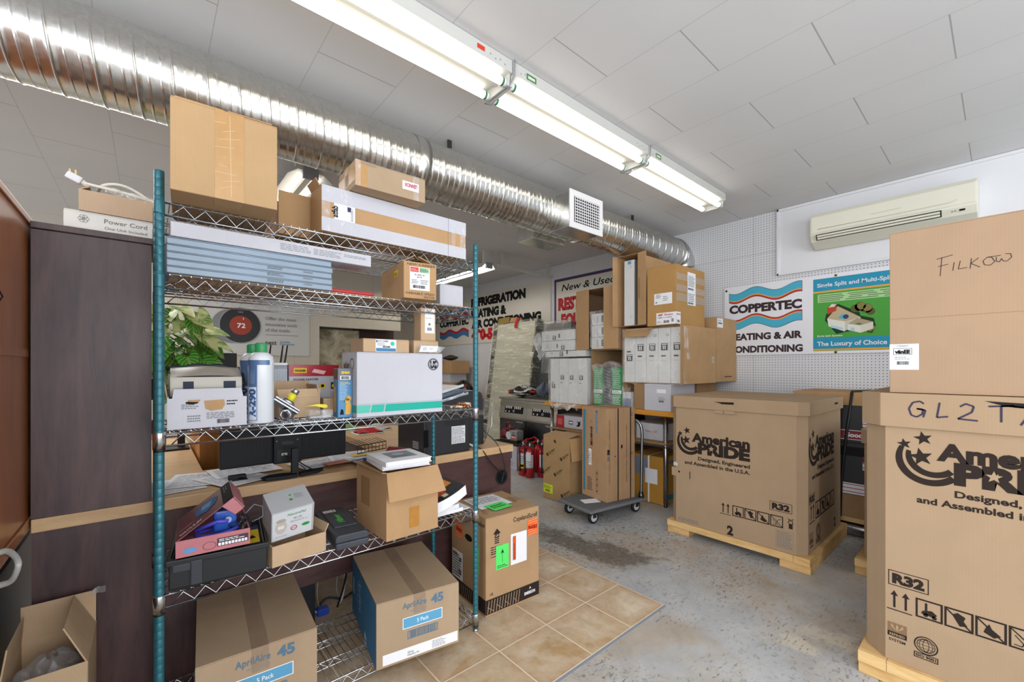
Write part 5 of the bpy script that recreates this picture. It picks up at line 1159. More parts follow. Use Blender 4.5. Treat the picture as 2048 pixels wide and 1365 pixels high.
def note(f_, a, b, w, h, arrow):
    mb = MB(); mb.rect(f_, a, b, w, h, GREENN, .0014)
    if arrow: mb.line(f_, a+w/2, b+h*.25, a+w/2, b+h*.7, .002, INKB, .002); mb.shape(f_, [(a+w*.36, b+h*.62), (a+w/2, b+h*.82), (a+w*.64, b+h*.62), (a+w/2, b+h*.68)], INKB, .002); mb.lines(f_, a+w*.1, b+h*.05, w*.8, h*.14, 2, INKB, .002)
    else: mb.lines(f_, a+w*.15, b+h*.2, w*.7, h*.5, 3, INKB, .002, 6)
    mb.build('green_note', t)
note(s, .062, .225, .082, .125, True); note(w_, .235, .20, .06, .14, False)
def _l(mb):
    mb.lines(w_, .02, .10, .09, .13, 9, INKB, .002); mb.bars(w_, .02, .215, .05, .02, INKB, .002); mb.bars(w_, .085, .12, .03, .03, INKB, .002); mb.rect(w_, .09, .19, .025, .025, GREYINK, .002)
label_plate(t, w_, .012, .09, .115, .155, PAPER, _l, 'shipping_label')
def _l(mb): mb.rect(s, .172, .250, .018, .125, flat('#d9562a'), .0022); mb.frame(s, .171, .249, .02, .127, .002, flat('#7d2a1c'), .0024); mb.lines(s.sub(.186, .255, 90), 0, 0, .11, .01, 1, flat('#7d2a1c'), .0026)
label_plate(t, s, .158, .225, .108, .165, PAPER, _l, 'document_pouch', .0012)
mb = MB(); q = T_.sub(.055, .075, 0); mb.rect(q, .0, .05, .21, .20, PAPER, .003); mb.lines(q, .01, .13, .19, .10, 7, GREYINK, .0036); mb.build('paper_form', t)
mb = MB(); q = T_.sub(.10, .06, 6); mb.rect(q, .0, .0, .13, .10, GREENN, .006); mb.lines(q, .02, .03, .09, .05, 2, INKB, .0066, 8); mb.build('green_note', t)

# ================================================================ platform trolley and cartons
t = thing('platform_trolley', 'grey platform trolley with black wheels on the concrete floor, carrying a tall carton', 'trolley', (2.68, 2.153, 0), -7.5)
PLG = plain('#76787b', .55, 0, .4, .12, 60)
mb = MB(); mb.box((0, 0, .105), (.68, .415, .126), PLG, .006); mb.box((.012, .012, .126), (.668, .403, .130), plain('#65676a', .8, 0, .3, .25, 220), .002); mb.build('deck', t)
for x in (.085, .60):
    for y in (.06, .355):
        mb = MB(); mb.lathe([(.044, -.014), (.050, -.010), (.050, .010), (.044, .014)], BLK, (x, y, .051), 28, 1); mb.lathe([(.03, -.0155), (.034, -.014), (.034, .014), (.03, .0155)], flat('#b9bbc0'), (x, y, .051), 20, 1); o = mb.build('wheel', t)
        mb = MB(); mb.box((x-.025, y-.03, .095), (x+.025, y+.03, .105), STEELD); mb.box((x-.018, y-.022, .05), (x+.018, y-.018, .096), STEELD); mb.box((x-.018, y+.018, .05), (x+.018, y+.022, .096), STEELD); mb.build('caster_fork', o)
mb = MB(); mb.tube(smooth([(.645, .035, .13), (.655, .035, .55), (.655, .035, .72), (.645, .06, .79), (.63, .12, .81), (.63, .295, .81), (.645, .355, .79), (.655, .38, .72), (.655, .38, .55), (.645, .38, .13)], 8), .0135, metal('grey_tube', '#8f949a', .35), 12)
for y in (.035, .38): mb.lathe([(.026, .127), (.024, .15), (.016, .18)], STEELD, (.645, y, 0), 14)
mb.build('handle', t)
t, f = carton('tall_carton', 'tall tan carton with a blue stripe and black straps standing on the platform trolley', (2.948, 2.196, .1315), (.335, .32, .800), -10, card('#b08e6c'), seam='x')
w_, s = f['W'], f['S']; mb = MB(); BST = flat('#3a7896', .6)
mb.rect(w_, .018, .045, .026, .73, BST, .001); mb.text(w_.sub(.180, .765, -90), 'DAIKIN', 0, 0, .028, flat('#4a86b0'), .185, .04); mb.shape(w_, [(.180, .775), (.208, .775), (.205, .752), (.19, .758)], flat('#2f6a9a'), .0014)
mb.text(w_.sub(.118, .63, -90), 'INVERTER', 0, 0, .022, INKB, .17, .06, .2); q = w_.sub(.128, .655, -90); mb.ring(q, .10, .0, .125, .004, INKB, .0012, 40, .17)
mb.text(w_.sub(.055, .77, -90), 'ROOM AIR CONDITIONER', 0, 0, .010, flat('#5a7a8a'), .24, .01)
for k in range(4):
    mb.frame(w_, .185, .05+.052*k, .03, .045, .0015, INKB); mb.rect(w_, .195, .062+.052*k, .010, .018, INKB, .0014)
mb.lines(w_, .07, .06, .07, .12, 8, INKB, .001); mb.frame(s, .0, .555, .035, .05, .001, INKB); mb.rect(s, .006, .405, .028, .045, INKB); mb.rect(s, .006, .352, .028, .04, GREYINK)
for k in range(3): mb.lines(s.sub(.04+.10*k, .15, 90), 0, 0, .55, .014, 2, flat('#6f5a42'), .001, k)
mb.rect(s, .165, .45, .02, .03, INKB); mb.rect(s, .165, .43, .003, .02, INKB); mb.rect(s, .09, .38, .01, .012, INKB); mb.ring(s, .30, .74, .014, .003, INKB); mb.ring(s, .30, .395, .013, .003, INKB); mb.frame(s, .285, .04, .025, .12, .001, INKB)
mb.rect(s, .10, .0, .0015, .80, flat('#8a6c4c'), .0008); mb.rect(s, .19, .0, .0015, .80, flat('#8a6c4c'), .0008); mb.build('printing', t)
def _l(mb): mb.lines(w_, .094, .30, .028, .11, 6, GREYINK, .0016); mb.rect(w_, .093, .34, .004, .04, flat('#b03a4a'), .0016)
label_plate(t, w_, .09, .285, .038, .145, PAPER, _l)
for a in (.125, .275):
    mb = MB(); mb.rect(s, a, 0, .012, .80, BLK, .002); mb.rect(T_ if False else f['T'], a, 0, .012, .32, BLK, .002); mb.rect(f['N'], .335-a-.012, 0, .012, .80, BLK, .002); mb.build('strap', t)
mb = MB(); mb.box((0, 0, 0), (.15, .10, .0015), PAPER); o = mb.build('paper_sheet'); o.location = (2.80, 2.31, .1312); o.rotation_euler = (0, 0, R(-25)); tag(o, 'white paper sheet lying on the trolley deck under the tall carton', 'paper')
t, f = carton('carton', 'brown carton with repeated dark tulip logos, left of the platform trolley', (2.962, 2.628, .003), (.36, .342, .615), 0, card('#a98a62'), seam='x')
w_ = f['W']; mb = MB(); DG = flat('#3c3a26', .8)
for a, b in ((.065, .42), (.245, .40), (-.01, .24), (.165, .24), (.255, .055), (.165, .56)):
    q = w_.sub(max(a, .01), b, 36); mb.disc(q, .0, .012, .014, DG, .001, 16, .018); mb.rect(q, -.002, -.012, .004, .016, DG)
    if b != .56: mb.text(q, 'Gardner', .02, .0, .026, DG, .10, .012, .3)
    if b != .56: mb.rect(q, .03, -.012, .06, .002, DG)
mb.build('printing', t)
def _l(mb): mb.lines(w_, .012, .095, .10, .035, 3, flat('#5a5f2a'), .0016); mb.bars(w_, .03, .068, .06, .02, flat('#5a5f2a'), .0016)
label_plate(t, w_, .004, .055, .125, .085, flat('#c9d83a'), _l, 'yellow_label')
flap(t, Fr((0, -.003, .612), X_, Z_), .0, .30, 172, .21, card('#c09a6e'), .004); flap(t, Fr((0, .0, .617), -Y_, Z_), -.34, .33, -82, .17, CARD, .004)

# ================================================================ fire extinguishers
def extinguisher(x, y, lab, yl, rot):
    t = thing('fire_extinguisher', lab, 'fire extinguisher', (x, y, .001), rot, 'fire extinguishers on the floor')
    RE = plain('#b3161f', .25, 0, .6, .05, 4)
    mb = MB(); mb.lathe([(.048, 0), (.054, .004), (.0545, .27), (.050, .30), (.034, .328), (.018, .34), (.016, .35)], RE, seg=28); mb.build('cylinder', t)
    mb = MB(); mb.lathe([(.017, .345), (.019, .36), (.019, .375), (.012, .385), (.012, .40)], STEEL, seg=16); mb.lathe([(.011, -.03), (.011, -.02)], STEEL, (.0, .0, .37), 12, 1); mb.build('valve', t)
    mb = MB(); mb.prism([(-.01, -.010, .395), (.09, -.010, .425), (.10, -.010, .418), (.02, -.010, .385)], (0, .02, 0), RE, .002); mb.prism([(.0, -.008, .375), (.085, -.008, .375), (.085, -.008, .368), (.0, -.008, .365)], (0, .016, 0), STEELD, .001); mb.build('handle', t)
    mb = MB(); mb.tube(smooth([(-.015, 0, .375), (-.05, .0, .37), (-.066, 0, .30), (-.062, 0, .12)]), .008, BLK, 8); mb.tube([(-.062, 0, .12), (-.062, 0, .06)], [.009, .013], BLK, 10); mb.build('hose', t)
    def wr(mb, d0, d1, z0, z1, m, e):
        for k in range(10):
            a, b = R(d0+(d1-d0)*k/10), R(d0+(d1-d0)*(k+1)/10); r = .0548+e
            mb.poly([(r*math.cos(a), r*math.sin(a), z0), (r*math.cos(b), r*math.sin(b), z0), (r*math.cos(b), r*math.sin(b), z1), (r*math.cos(a), r*math.sin(a), z1)], m)
    mb = MB(); wr(mb, 150, 290, .125, .27, PAPER, .0004)
    for k in range(5): wr(mb, 170, 270, .14+.022*k, .147+.022*k, GREY, .001)
    wr(mb, 150, 290, .112, .124, YEL if yl else GREY, .0004); mb.build('instruction_label', t)
    if yl:
        mb = MB(); wr(mb, 160, 240, .09, .15, YEL, .002); wr(mb, 175, 225, .11, .135, INK, .003); mb.build('yellow_tag', t)
    else:
        mb = MB(); mb.T = Matrix.Rotation(R(-130), 4, 'Z') @ Matrix.Translation((.058, 0, 0)); mb.box((0, -.03, .20), (.002, .03, .30), PAPER); mb.T = Matrix.Identity(4); mb.build('inspection_tag', t)
extinguisher(3.375, 3.605, 'front red fire extinguisher of the cluster, wide white label, nearest the tulip carton side', False, -20)
extinguisher(3.385, 3.735, 'red fire extinguisher with a yellow band, left of the front one', True, 10)
extinguisher(3.497, 3.525, 'red fire extinguisher with pale label, directly beside the tulip logo carton', False, 40)
extinguisher(3.53, 3.84, 'leftmost red fire extinguisher, standing against the white bin', False, -60)
extinguisher(3.62, 3.72, 'rear fire extinguisher of the cluster, only its top visible', False, 80)
# white bin with the vacuum pump
t, f = carton('white_bin', 'white box with a blue picture and dark lid between counter and extinguishers', (3.455, 3.93, .002), (.29, .50, .30), 0, CARDW, seam=None)
mb = MB(); mb.box((-.006, -.006, .300), (.296, .506, .318), BLKM, .004); mb.build('lid', t)
w_ = f['W']; mb = MB(); mb.rect(w_, .30, .14, .11, .10, flat('#3f5f9a'), .001); mb.disc(w_, .345, .19, .03, flat('#c9d2e2'), .0014); mb.lines(w_, .30, .05, .16, .06, 4, GREY, .001); mb.lines(w_, .30, .27, .16, .012, 1, INK, .001); mb.build('printing', t)
t = thing('vacuum_pump', 'maroon and grey vacuum pump with carry handle on the dark lidded white box', 'pump', (3.60, 4.16, .3215))
MARN = plain('#6e1c2c', .35, 0, .5)
mb = MB(); mb.lathe([(.05, -.02), (.062, .0), (.062, .15), (.05, .17)], MARN, (0, .05, .085), 22, 1); mb.box((-.05, .02, .145), (.05, .13, .175), MARN, .01); mb.build('motor', t)
mb = MB(); mb.box((-.06, -.13, .03), (.06, .02, .15), plain('#9a9a9c', .4, .3), .012); mb.lathe([(.05, .0), (.05, .02)], plain('#c9c9cb', .4), (-.062, .03, .08), 18, 0); mb.build('oil_case', t)
mb = MB(); wf = Fr((-.061, .0, .03), -Y_, Z_); mb.rect(wf, .03, .02, .08, .045, RED, .001); mb.rect(wf, .035, .03, .07, .016, PAPER, .0014); mb.ring(wf, .07, .085, .017, .005, INK); mb.build('badge', t)
mb = MB(); mb.tube([(-.03, .035, .15), (-.03, .035, .22)], .008, metal('brass_tube', '#b08a3c', .3), 10); mb.tube([(0, .15, .17), (0, .15, .23), (0, .06, .24)], .012, MARN, 10); mb.box((-.06, -.12, .0), (.06, .18, .03), BLKM, .006); mb.build('fittings', t)

# ================================================================ fryers
STF = metal('worn_stainless', '#b3b1ab', .34)
def fryer(y0, y1, lab):
    t = thing('fryer', lab, 'fryer', (3.80, y0, 0), 0, 'stainless fryers'); W_ = y1-y0
    mb = MB(); mb.box((.012, 0, .10), (.42, W_, .80), STF, .003); mb.build('cabinet', t)
    mb = MB(); mb.box((-.012, 0, .838), (.42, W_, .868), STF, .004); mb.box((.39, 0, .868), (.42, W_, .90), STF, .003); mb.build('top', t)
    mb = MB(); mb.prism([(.03, 0, .837), (-.012, 0, .60), (-.012, 0, .575), (.03, 0, .575)], (0, W_, 0), STF, .002); mb.build('control_panel', t)
    fr = Fr((-.012, W_, .60), -Y_, Vector((.042, 0, .237)))
    mb = MB(); mb.rect(fr, .11, .055, W_-.17, .15, flat('#121214', .4), .001)
    for k in range(9):
        if k != 4: mb.rect(fr, .13+k*(W_-.23)/9, .115, .020, .035, flat('#d9d9d6'), .002)
    mb.ring(fr, .11+(W_-.17)/2, .17, .022, .012, flat('#d9d9d6'), .002); mb.ring(fr, .11+(W_-.17)/2, .085, .016, .006, flat('#d9d9d6'), .002); mb.lines(fr, .13, .16, .06, .03, 2, GREY, .002)
    mb.rect(fr, .13, .065, .02, .02, flat('#d9d9d6'), .002); mb.rect(fr, .20, .065, .02, .02, flat('#d9d9d6'), .002); mb.build('keypad', t)
    mb = MB(); mb.box((-.004, .008, .10), (.012, W_-.008, .565), STEELD, .004); o = mb.build('door', t)
    mb = MB(); mb.box((-.03, .03, .535), (-.004, .17, .555), STF, .003); mb.build('door_handle', o)
    for x in (.08, .36):
        for y in (.06, W_-.06):
            mb = MB(); mb.cyl((x, y, 0.001), (x, y, .10), .02, STEELD, 12); mb.build('foot', t)
fryer(4.135, 4.69, 'left stainless steel fryer with a button panel, beside the counter end'); fryer(3.575, 4.13, 'right stainless steel fryer with a button panel, next to the wooden workbench')
def crumple(nm, lab, cat, loc, sx, sy, sz, cols, seed, lines=3):
    rr = random.Random(seed); t = thing(nm, lab, cat, loc); mb = MB(); ph = [rr.uniform(0, 6) for _ in range(6)]
    def fn(a, b):
        th = 2*math.pi*a; q = math.sin(math.pi*(.04+.92*b))
        k = 1+.16*math.sin(5*th+ph[0]+4*b)+.10*math.sin(9*th+ph[1]-7*b)
        return (sx*q*k*math.cos(th), sy*q*k*math.sin(th), sz*b*(1+.12*math.sin(4*th+ph[2])))
    nu, nv = 32, 14; v = [[mb.vs([fn(i/nu, j/nv)])[0] for j in range(nv+1)] for i in range(nu)]
    for i in range(nu):
        for j in range(nv): mb.face([v[i][j], v[(i+1) % nu][j], v[(i+1) % nu][j+1], v[i][j+1]], cols[int((math.sin(i*.4+ph[3])+math.sin(j*.7+ph[4])+2)/4*len(cols)*.999)], True)
    mb.build('crumpled_body', t); return t
crumple('tool_bag', 'red and black crumpled bag heap on the left fryer top', 'bag', (3.99, 4.40, .870), .17, .22, .15, [plain('#b3242b', .35), plain('#1f1c1e', .4), plain('#c9c6c0', .4), plain('#1f1c1e', .4)], 4)
crumple('cap', 'grey cloth cap resting behind the red and black bags', 'cap', (4.06, 4.04, .870), .11, .11, .20, [plain('#5f6a78', .8)], 8)
t, f = carton('green_box', 'dark olive flat box on the right fryer beside the red bag heap', (3.92, 3.60, .870), (.25, .30, .055), 0, plain('#3c4020', .5), seam=None)
mb = MB(); mb.prism([(0, 0, 0), (.12, 0, 0), (.12, .004, .20), (0, .004, .20)], (0, .003, 0), flat('#c9c9b4')); o = mb.build('price_tag'); o.location = (4.10, 3.93, .870); o.rotation_euler = (R(-4), 0, R(-70)); tag(o, 'pale card standing upright behind the red bag heap', 'card')

# ================================================================ workbench
BX, BZ = 3.55, .882
t = thing('workbench', 'long workbench with an orange wooden top on steel pipe legs', 'workbench', (BX, 1.80, 0))
mb = MB(); mb.box((0, 0, .836), (1.10, 1.74, BZ), BENCHW, .003); mb.build('bench_top', t)
for x in (.045, .88):
    for y in (.22, 1.66):
        mb = MB(); mb.cyl((x, y, .03), (x, y, .834), .021, STEEL, 18); mb.cyl((x, y, 0), (x, y, .03), .017, STEELD, 14); o = mb.build('leg', t)
        mb = MB(); mb.cyl((x, y, .545), (x, y, .57), .026, STEEL, 16); mb.build('leg_collar', o)
mb = MB(); mb.box((.02, .2, .572), (.92, 1.68, .590), wood('under_shelf', '#8f6a42', '#a9824f', (9, 1.2, 9), .6)); mb.build('under_shelf', t)
zb = BZ+.001
FILMW = film('shrink_wrap', .22, '#ffffff', .10, 13, 1.0)
FILMB = film('bag_film', .85, '#f7f8fa', .12, 9, .9)
FPAP = card('#d3d4d3', .05, .02, 'filter_card'); BK = flat('#222224')
def merv(mb, f_, a, b, s_, flip=False):
    mb.rect(f_, a, b, s_, s_, BK, .0016)
    w1 = s_*.09
    for k in (.28, .56):
        mb.rect(f_, a+s_*k, b+s_*.15, w1*1.6, s_*.5, PAPER, .002); mb.rect(f_, a+s_*(k-.06), b+s_*.52, w1, s_*.13, PAPER, .002)
    mb.rect(f_, a+s_*.1, b+s_*.78, s_*.8, s_*.12, PAPER, .002)
def film_shell(parent, lo, hi, seed, amp=.008, drape=None, m=None):
    """loose wrap around a block"""
    rr = random.Random(seed); mb = MB(); m = m or FILMW
    lo, hi = Vector(lo), Vector(hi); ph = [rr.uniform(0, 6.28) for _ in range(8)]
    wob = lambda a, b: amp*(math.sin(9*a+ph[0]+4*b)+.7*math.sin(17*b+ph[1]-6*a)+.5*math.sin(31*a+23*b+ph[2]))
    def side(p, u, v, n, bot=0): mb.grid(lambda a, b: p+u*a+v*b+n*(amp*.9+wob(a*u.length*3, b*v.length*3)*.6)+(Vector((0, 0, -bot*(1-b)*(.5+.5*math.sin(a*19+ph[3]))**2)) if bot else Vector()), 22, 16, m)
    d = hi-lo; X, Y, Z = Vector((d.x, 0, 0)), Vector((0, d.y, 0)), Vector((0, 0, d.z))
    side(Vector((lo.x, hi.y, lo.z)), -Y, Z, -X_, drape or 0); side(lo, X, Z, -Y_); side(Vector((hi.x, hi.y, lo.z)), -X, Z, Y_); side(Vector((lo.x, lo.y, hi.z)), X, Y, Z_)
    return mb.build('plastic_wrap', parent)
# big carton of wrapped filters
t = thing('filter_carton', 'large open carton lying on its side, packed with five plastic-wrapped white filters', 'box', (BX, 1.835, 1.135), 0)
W_, D_, H_ = .66, .63, .525
mb = MB(); mb.box((.02, 0, 0), (W_, .004, H_), CARDO); mb.box((.02, D_-.004, 0), (W_, D_, H_), CARDO); mb.box((.02, .004, 0), (W_, D_-.004, .004), CARDO); mb.box((.02, .004, H_-.004), (W_, D_-.004, H_), CARDO); mb.box((W_-.004, .004, .004), (W_, D_-.004, H_-.004), CARDO); mb.build('carton_body', t)
flap(t, Fr((.02, .0, 0), Z_, -X_), .0, H_, 12, .10, CARDO, .004); flap(t, Fr((.02, D_, H_), -Y_, -X_), .03, .30, 50, .11, CARDO, .004, skew=.02)
for k in range(5):
    y0 = .008+k*.123
    mb = MB(); mb.box((.03, y0, .006), (W_-.02, y0+.119, H_-.012), FPAP, .003); o = mb.build('air_filter', t)
    wf = Fr((.03, y0+.119, .006), -Y_, Z_); mb = MB()
    zz_ = .30 if k < 4 else .205
    merv(mb, wf, .028, zz_, .066); mb.shape(wf, [(.03, .243 if k < 4 else .29), (.07, .243 if k < 4 else .29), (.08, .250 if k < 4 else .297), (.07, .257 if k < 4 else .304), (.03, .257 if k < 4 else .304)], BK, .0016); mb.lines(wf, .03, .205, .06, .008, 1, GREY, .0016)
    mb.text(wf, '25', .075, .43, .022, GREYINK, .03, .01) if k < 4 else None; mb.rect(wf, .015, .09, .09, .001, GREY, .0016); mb.build('filter_print', o)
film_shell(t, (.012, .006, .004), (.10, D_-.006, H_-.004), 3, .006, .02)
s = Fr((0, 0, 0), X_, Z_); mb = MB(); mb.rect(s, .56, .19, .06, .065, FILM, .0014); mb.build('tape_patch', t)
mb = MB(); mb.disc(s, .10, .25, .03, FILM, .0014); mb.build('tape_patch', t)
t, f = carton('carton', 'brown carton against the pegboard wall behind the packed filter carton', (4.225, 1.835, 1.140), (.475, .60, .640), 0, CARDO, seam='x')
s = f['S']; mb = MB(); mb.rect(s, .012, .54, .13, .092, PAPER, .001); mb.bars(s, .03, .575, .09, .016, INK, .0016); mb.lines(s, .03, .60, .08, .02, 2, GREY, .0016); mb.build('paper_label', t)
mb = MB(); mb.lines(s, .18, .04, .22, .022, 1, INKB, .0014); mb.build('small_print', t)
carton('carton', 'brown carton on the workbench beneath the carton against the pegboard wall', (4.06, 1.95, BZ+.001), (.42, .50, .253), 0, CARDD, seam='x')
# taped carton on top
t, f = carton('carton', 'square brown taped carton with red-lettered label, topmost beside the wall banner', (3.51, 1.872, 1.664), (.54, .285, .535), 0, card('#b28a56', .10), seam='x')
w_, s = f['W'], f['S']; mb = MB()
for b in (.30, .40): mb.rect(s, 0, b, .54, .06, plain('#a8927a', .25, 0, .5, .06), .0008)
mb.rect(s, 0, .21, .54, .07, plain('#a8927a', .25, 0, .5, .06), .0008); mb.build('packing_tape', t)
def _l(mb): mb.text(w_, 'AAF', .108, .085, .020, RED, .05, .05, .3, e=.002); mb.text(w_, 'Flanders', .170, .085, .020, RED, .085, .01, .3, e=.002); mb.text(w_, 'AMP-11-2025', .105, .064, .010, INK, .14, .01, e=.002); mb.lines(w_, .10, .02, .05, .02, 2, GREY, .002); mb.bars(w_, .165, .02, .055, .022, INK, .002); mb.rect(w_, .24, .025, .022, .03, GREY, .002)
label_plate(t, w_, .093, .008, .192, .105, PAPER, _l, 'red_lettered_label')
mb = MB(); mb.rect(s, 0, .008, .075, .105, PAPER, .001); mb.text(s, 'AAF Flan', .004, .085, .016, RED, .065, .02, .3, e=.002); mb.bars(s, .015, .02, .04, .022, INK, .002); mb.build('paper_label', t)
def _l(mb): mb.lines(w_, .09, .245, .05, .04, 3, GREYINK, .002); mb.lines(w_, .16, .215, .05, .05, 3, GREY, .002); mb.rect(w_, .085, .205, .02, .01, GREYINK, .002)
label_plate(t, w_, .072, .19, .175, .10, PAPER, _l)
def _l(mb): mb.lines(s, .215, .36, .12, .10, 7, GREYINK, .002); mb.bars(s, .21, .33, .10, .016, INK, .002); mb.lines(s, .215, .22, .12, .08, 5, GREYINK, .002, 5); mb.bars(s, .21, .20, .10, .016, INK, .002)
label_plate(t, s, .20, .19, .155, .30, PAPER, _l, 'shipping_label', .0014)
# tall open carton with a filter
t = thing('filter_carton', 'tall open carton holding one upright white filter, topmost of the bench stack', 'box', (BX-.02, 2.266, 1.686), 0)
mb = MB(); D_, H_, W_ = .232, .69, .62
mb.box((0, 0, 0), (W_, .004, H_), CARDO); mb.box((0, D_-.004, 0), (W_, D_, H_), CARDO); mb.box((0, .004, 0), (W_, D_-.004, .004), CARDO); mb.box((0, .004, H_-.004), (W_, D_-.004, H_), CARDO); mb.box((W_-.004, .004, .004), (W_, D_-.004, H_-.004), CARDO); mb.build('carton_body', t)
flap(t, Fr((0, .0, 0), Z_, -X_), .0, H_, 78, .10, CARDO, .004); flap(t, Fr((0, D_, H_), -Z_, -X_), .0, H_, 18, .06, CARDO, .004)
q = Fr((0, 0, 0), -Y_, Z_)
mb = MB(); mb.rect(Fr((-.03, -.04, 0), -Y_, Z_), .0, .24, .004, .20, INKB, .02); mb.build('carton_marks', t)
mb = MB(); mb.box((.015, .055, .006), (W_-.02, .165, H_-.05), FPAP, .003); o = mb.build('air_filter', t); q = Fr((.015, .165, .006), -Y_, Z_); mb = MB(); mb.rect(q, .04, .595, .04, .03, flat('#5f9ac0'), .001); mb.ring(q, .07, .57, .012, .002, GREY); mb.ring(q, .085, .085, .012, .002, GREY); mb.build('filter_print', o)
mb = MB(); mb.box((.02, .015, .006), (W_-.02, .045, H_-.06), plain('#4a443e', .8)); mb.build('filter_media', t)
# white box and brown box under the big carton
t, f = carton('white_box', 'white box with a small barcode label under the big filter carton', (BX+.01, 1.950, zb), (.45, .268, .248), 0, CARDW, seam=None)
w_ = f['W']; mb = MB(); mb.rect(w_, .13, .165, .09, .035, PAPER, .001); mb.lines(w_, .145, .10, .07, .03, 2, GREY, .001); mb.bars(w_, .15, .08, .05, .018, INK, .001); mb.rect(w_, .0, .225, .268, .001, GREY, .001); mb.build('printing', t)
t, f = carton('carton', 'plain brown box squeezed between the white box and the wrapped bundle on the bench', (BX+.03, 2.226, zb), (.40, .118, .248), 0, CARDD, seam=None)
t = thing('wrapped_bundle', 'small bundle of striped foil packs in clear film next to the green filters', 'bundle', (BX-.01, 2.350, zb)); mb = MB()
for k in range(4): mb.box((0, .004+k*.022, 0), (.16, .022+k*.022, .16), plain('#c9c9cc', .5)); mb.box((-.002, .005+k*.022, .02), (0, .020+k*.022, .10), flat('#6a7a9a'))
mb.build('packs', t); mb = MB(); mb.grid(lambda a, b: (-.012+.02*math.sin(7*a)*b, .095-.09*a, .02+.21*b-.03*math.sin(9*a)), 14, 12, FILMW); mb.build('plastic_wrap', t)
# open carton with green filters
t = thing('filter_carton', 'open carton with two green filters standing at its mouth, under the empty-topped carton', 'box', (BX+.02, 2.462, zb), 0)
mb = MB(); D_, H_, W_ = .395, .585, .55
mb.box((0, 0, 0), (W_, .004, H_), CARDO); mb.box((0, D_-.004, 0), (W_, D_, H_), CARDO); mb.box((0, .004, 0), (W_, D_-.004, .004), CARDO); mb.box((0, .004, H_-.004), (W_, D_-.004, H_), CARDO); mb.box((W_-.004, .004, .004), (W_, D_-.004, H_-.004), CARDO); mb.build('carton_body', t)
GF = plain('#2f8a4f', .4, 0, .4, .15, 30); 
for k, y0 in enumerate((.008, .240)):
    mb = MB(); mb.box((-.01, y0, .006), (.50, y0+.118, .40), GF, .002); o = mb.build('green_filter', t, label='green printed filter')
    q = Fr((-.01, y0+.118, .006), -Y_, Z_); mb = MB()
    for b in (.13, ): mb.rect(q, .004, b, .11, .035, PAPER, .001)
    mb.lines(q, .01, .02, .095, .10, 6, flat('#bfe0c6'), .0014, k); mb.lines(q, .01, .18, .095, .19, 10, flat('#8fc99f'), .0014, k+3); mb.lines(q, .01, .135, .09, .025, 2, flat('#2f8a4f'), .0016); mb.build('filter_print', o)
mb = MB(); mb.box((.0, .130, .006), (.50, .236, .395), plain('#55575c', .7)); o = mb.build('grey_filter', t)
mb = MB()
for k in range(11): mb.prism([(-.002, .140, .02+k*.034), (-.002, .22, .045+k*.034), (-.002, .22, .055+k*.034), (-.002, .140, .03+k*.034)], (-.002, 0, 0), INK)
mb.build('filter_print', o); mb = MB(); mb.grid(lambda a, b: (-.022+.012*math.sin(11*a+5*b), .02+.35*a, .02+.42*b*(1-.3*(a-.5)**2)+.02*math.sin(9*a)*b), 18, 12, FILMW); mb.grid(lambda a, b: (.0+.10*b, .05+.25*a, .41+.04*math.sin(3.1*a)+.02*math.sin(13*a+7*b)), 14, 8, FILMW); mb.build('plastic_wrap', t)
# empty-topped carton with printed boxes
t = thing('filter_carton', 'open carton with three bagged printed filters inside, above the green filters', 'box', (BX+.0, 2.503, 1.472), 0)
mb = MB(); D_, H_, W_ = .547, .64, .50
mb.box((0, 0, 0), (W_, .004, H_), CARD); mb.box((0, D_-.004, 0), (W_, D_, H_), CARD); mb.box((0, .004, 0), (W_, D_-.004, .004), CARD); mb.box((0, .004, H_-.004), (W_, D_-.004, H_), CARD); mb.box((W_-.004, .004, .004), (W_, D_-.004, H_-.004), CARD); mb.build('carton_body', t)
flap(t, Fr((0, .0, 0), Z_, -X_), .0, H_, -82, .165, CARDO, .004); flap(t, Fr((0, D_, H_), -Z_, -X_), .0, H_, -86, .185, CARDO, .004)
for k in range(3):
    mb = MB(); mb.box((.02, .17, .006+k*.125), (.45, .355, .128+k*.125), FPAP, .003); o = mb.build('air_filter', t); q = Fr((.02, .355, .006+k*.125), -Y_, Z_); mb = MB(); mb.rect(q, .135, .03, .04, .065, BK, .001)
    for j in (0, 1, 2): mb.rect(q, .145, .042+j*.018, .026, .008, FPAP, .0014)
    mb.lines(q.sub(.09, .02, 90), 0, 0, .08, .02, 2, GREYINK, .001, k); mb.rect(q, .04, .03, .002, .06, GREY, .001); mb.build('filter_print', o)
film_shell(t, (.014, .16, .02), (.25, .365, .405), 11, .007)
# wrapped filters at the left end of the bench
t = thing('wrapped_filters', 'bundle of four upright white filters in clear wrap hanging over the bench edge', 'filters', (BX-.02, 2.878, zb), 0)
for k in range(4):
    mb = MB(); mb.box((0, .004+k*.136, .002), (.50, .136+k*.136, .50), FPAP, .003); o = mb.build('air_filter', t); q = Fr((0, .136+k*.136, 0), -Y_, Z_); mb = MB(); merv(mb, q, .025, .265 if k < 3 else .165, .05); mb.lines(q, .02, .22, .04, .02, 1, BK, .001); mb.build('filter_print', o)
film_shell(t, (-.012, -.004, .004), (.49, .556, .500), 5, .010, .075)
mb = MB(); mb.grid(lambda a, b: (-.03+.02*math.sin(8*a+5*b), .45-.30*a, .0-.075*b*(.4+.6*abs(math.sin(7*a)))), 16, 8, FILMB); mb.build('plastic_tail', t)
t = thing('wrapped_filters', 'three flat white filters in a flared clear bag on top of the upright wrapped bundle', 'filters', (BX-.01, 2.915, zb+.520), 0)
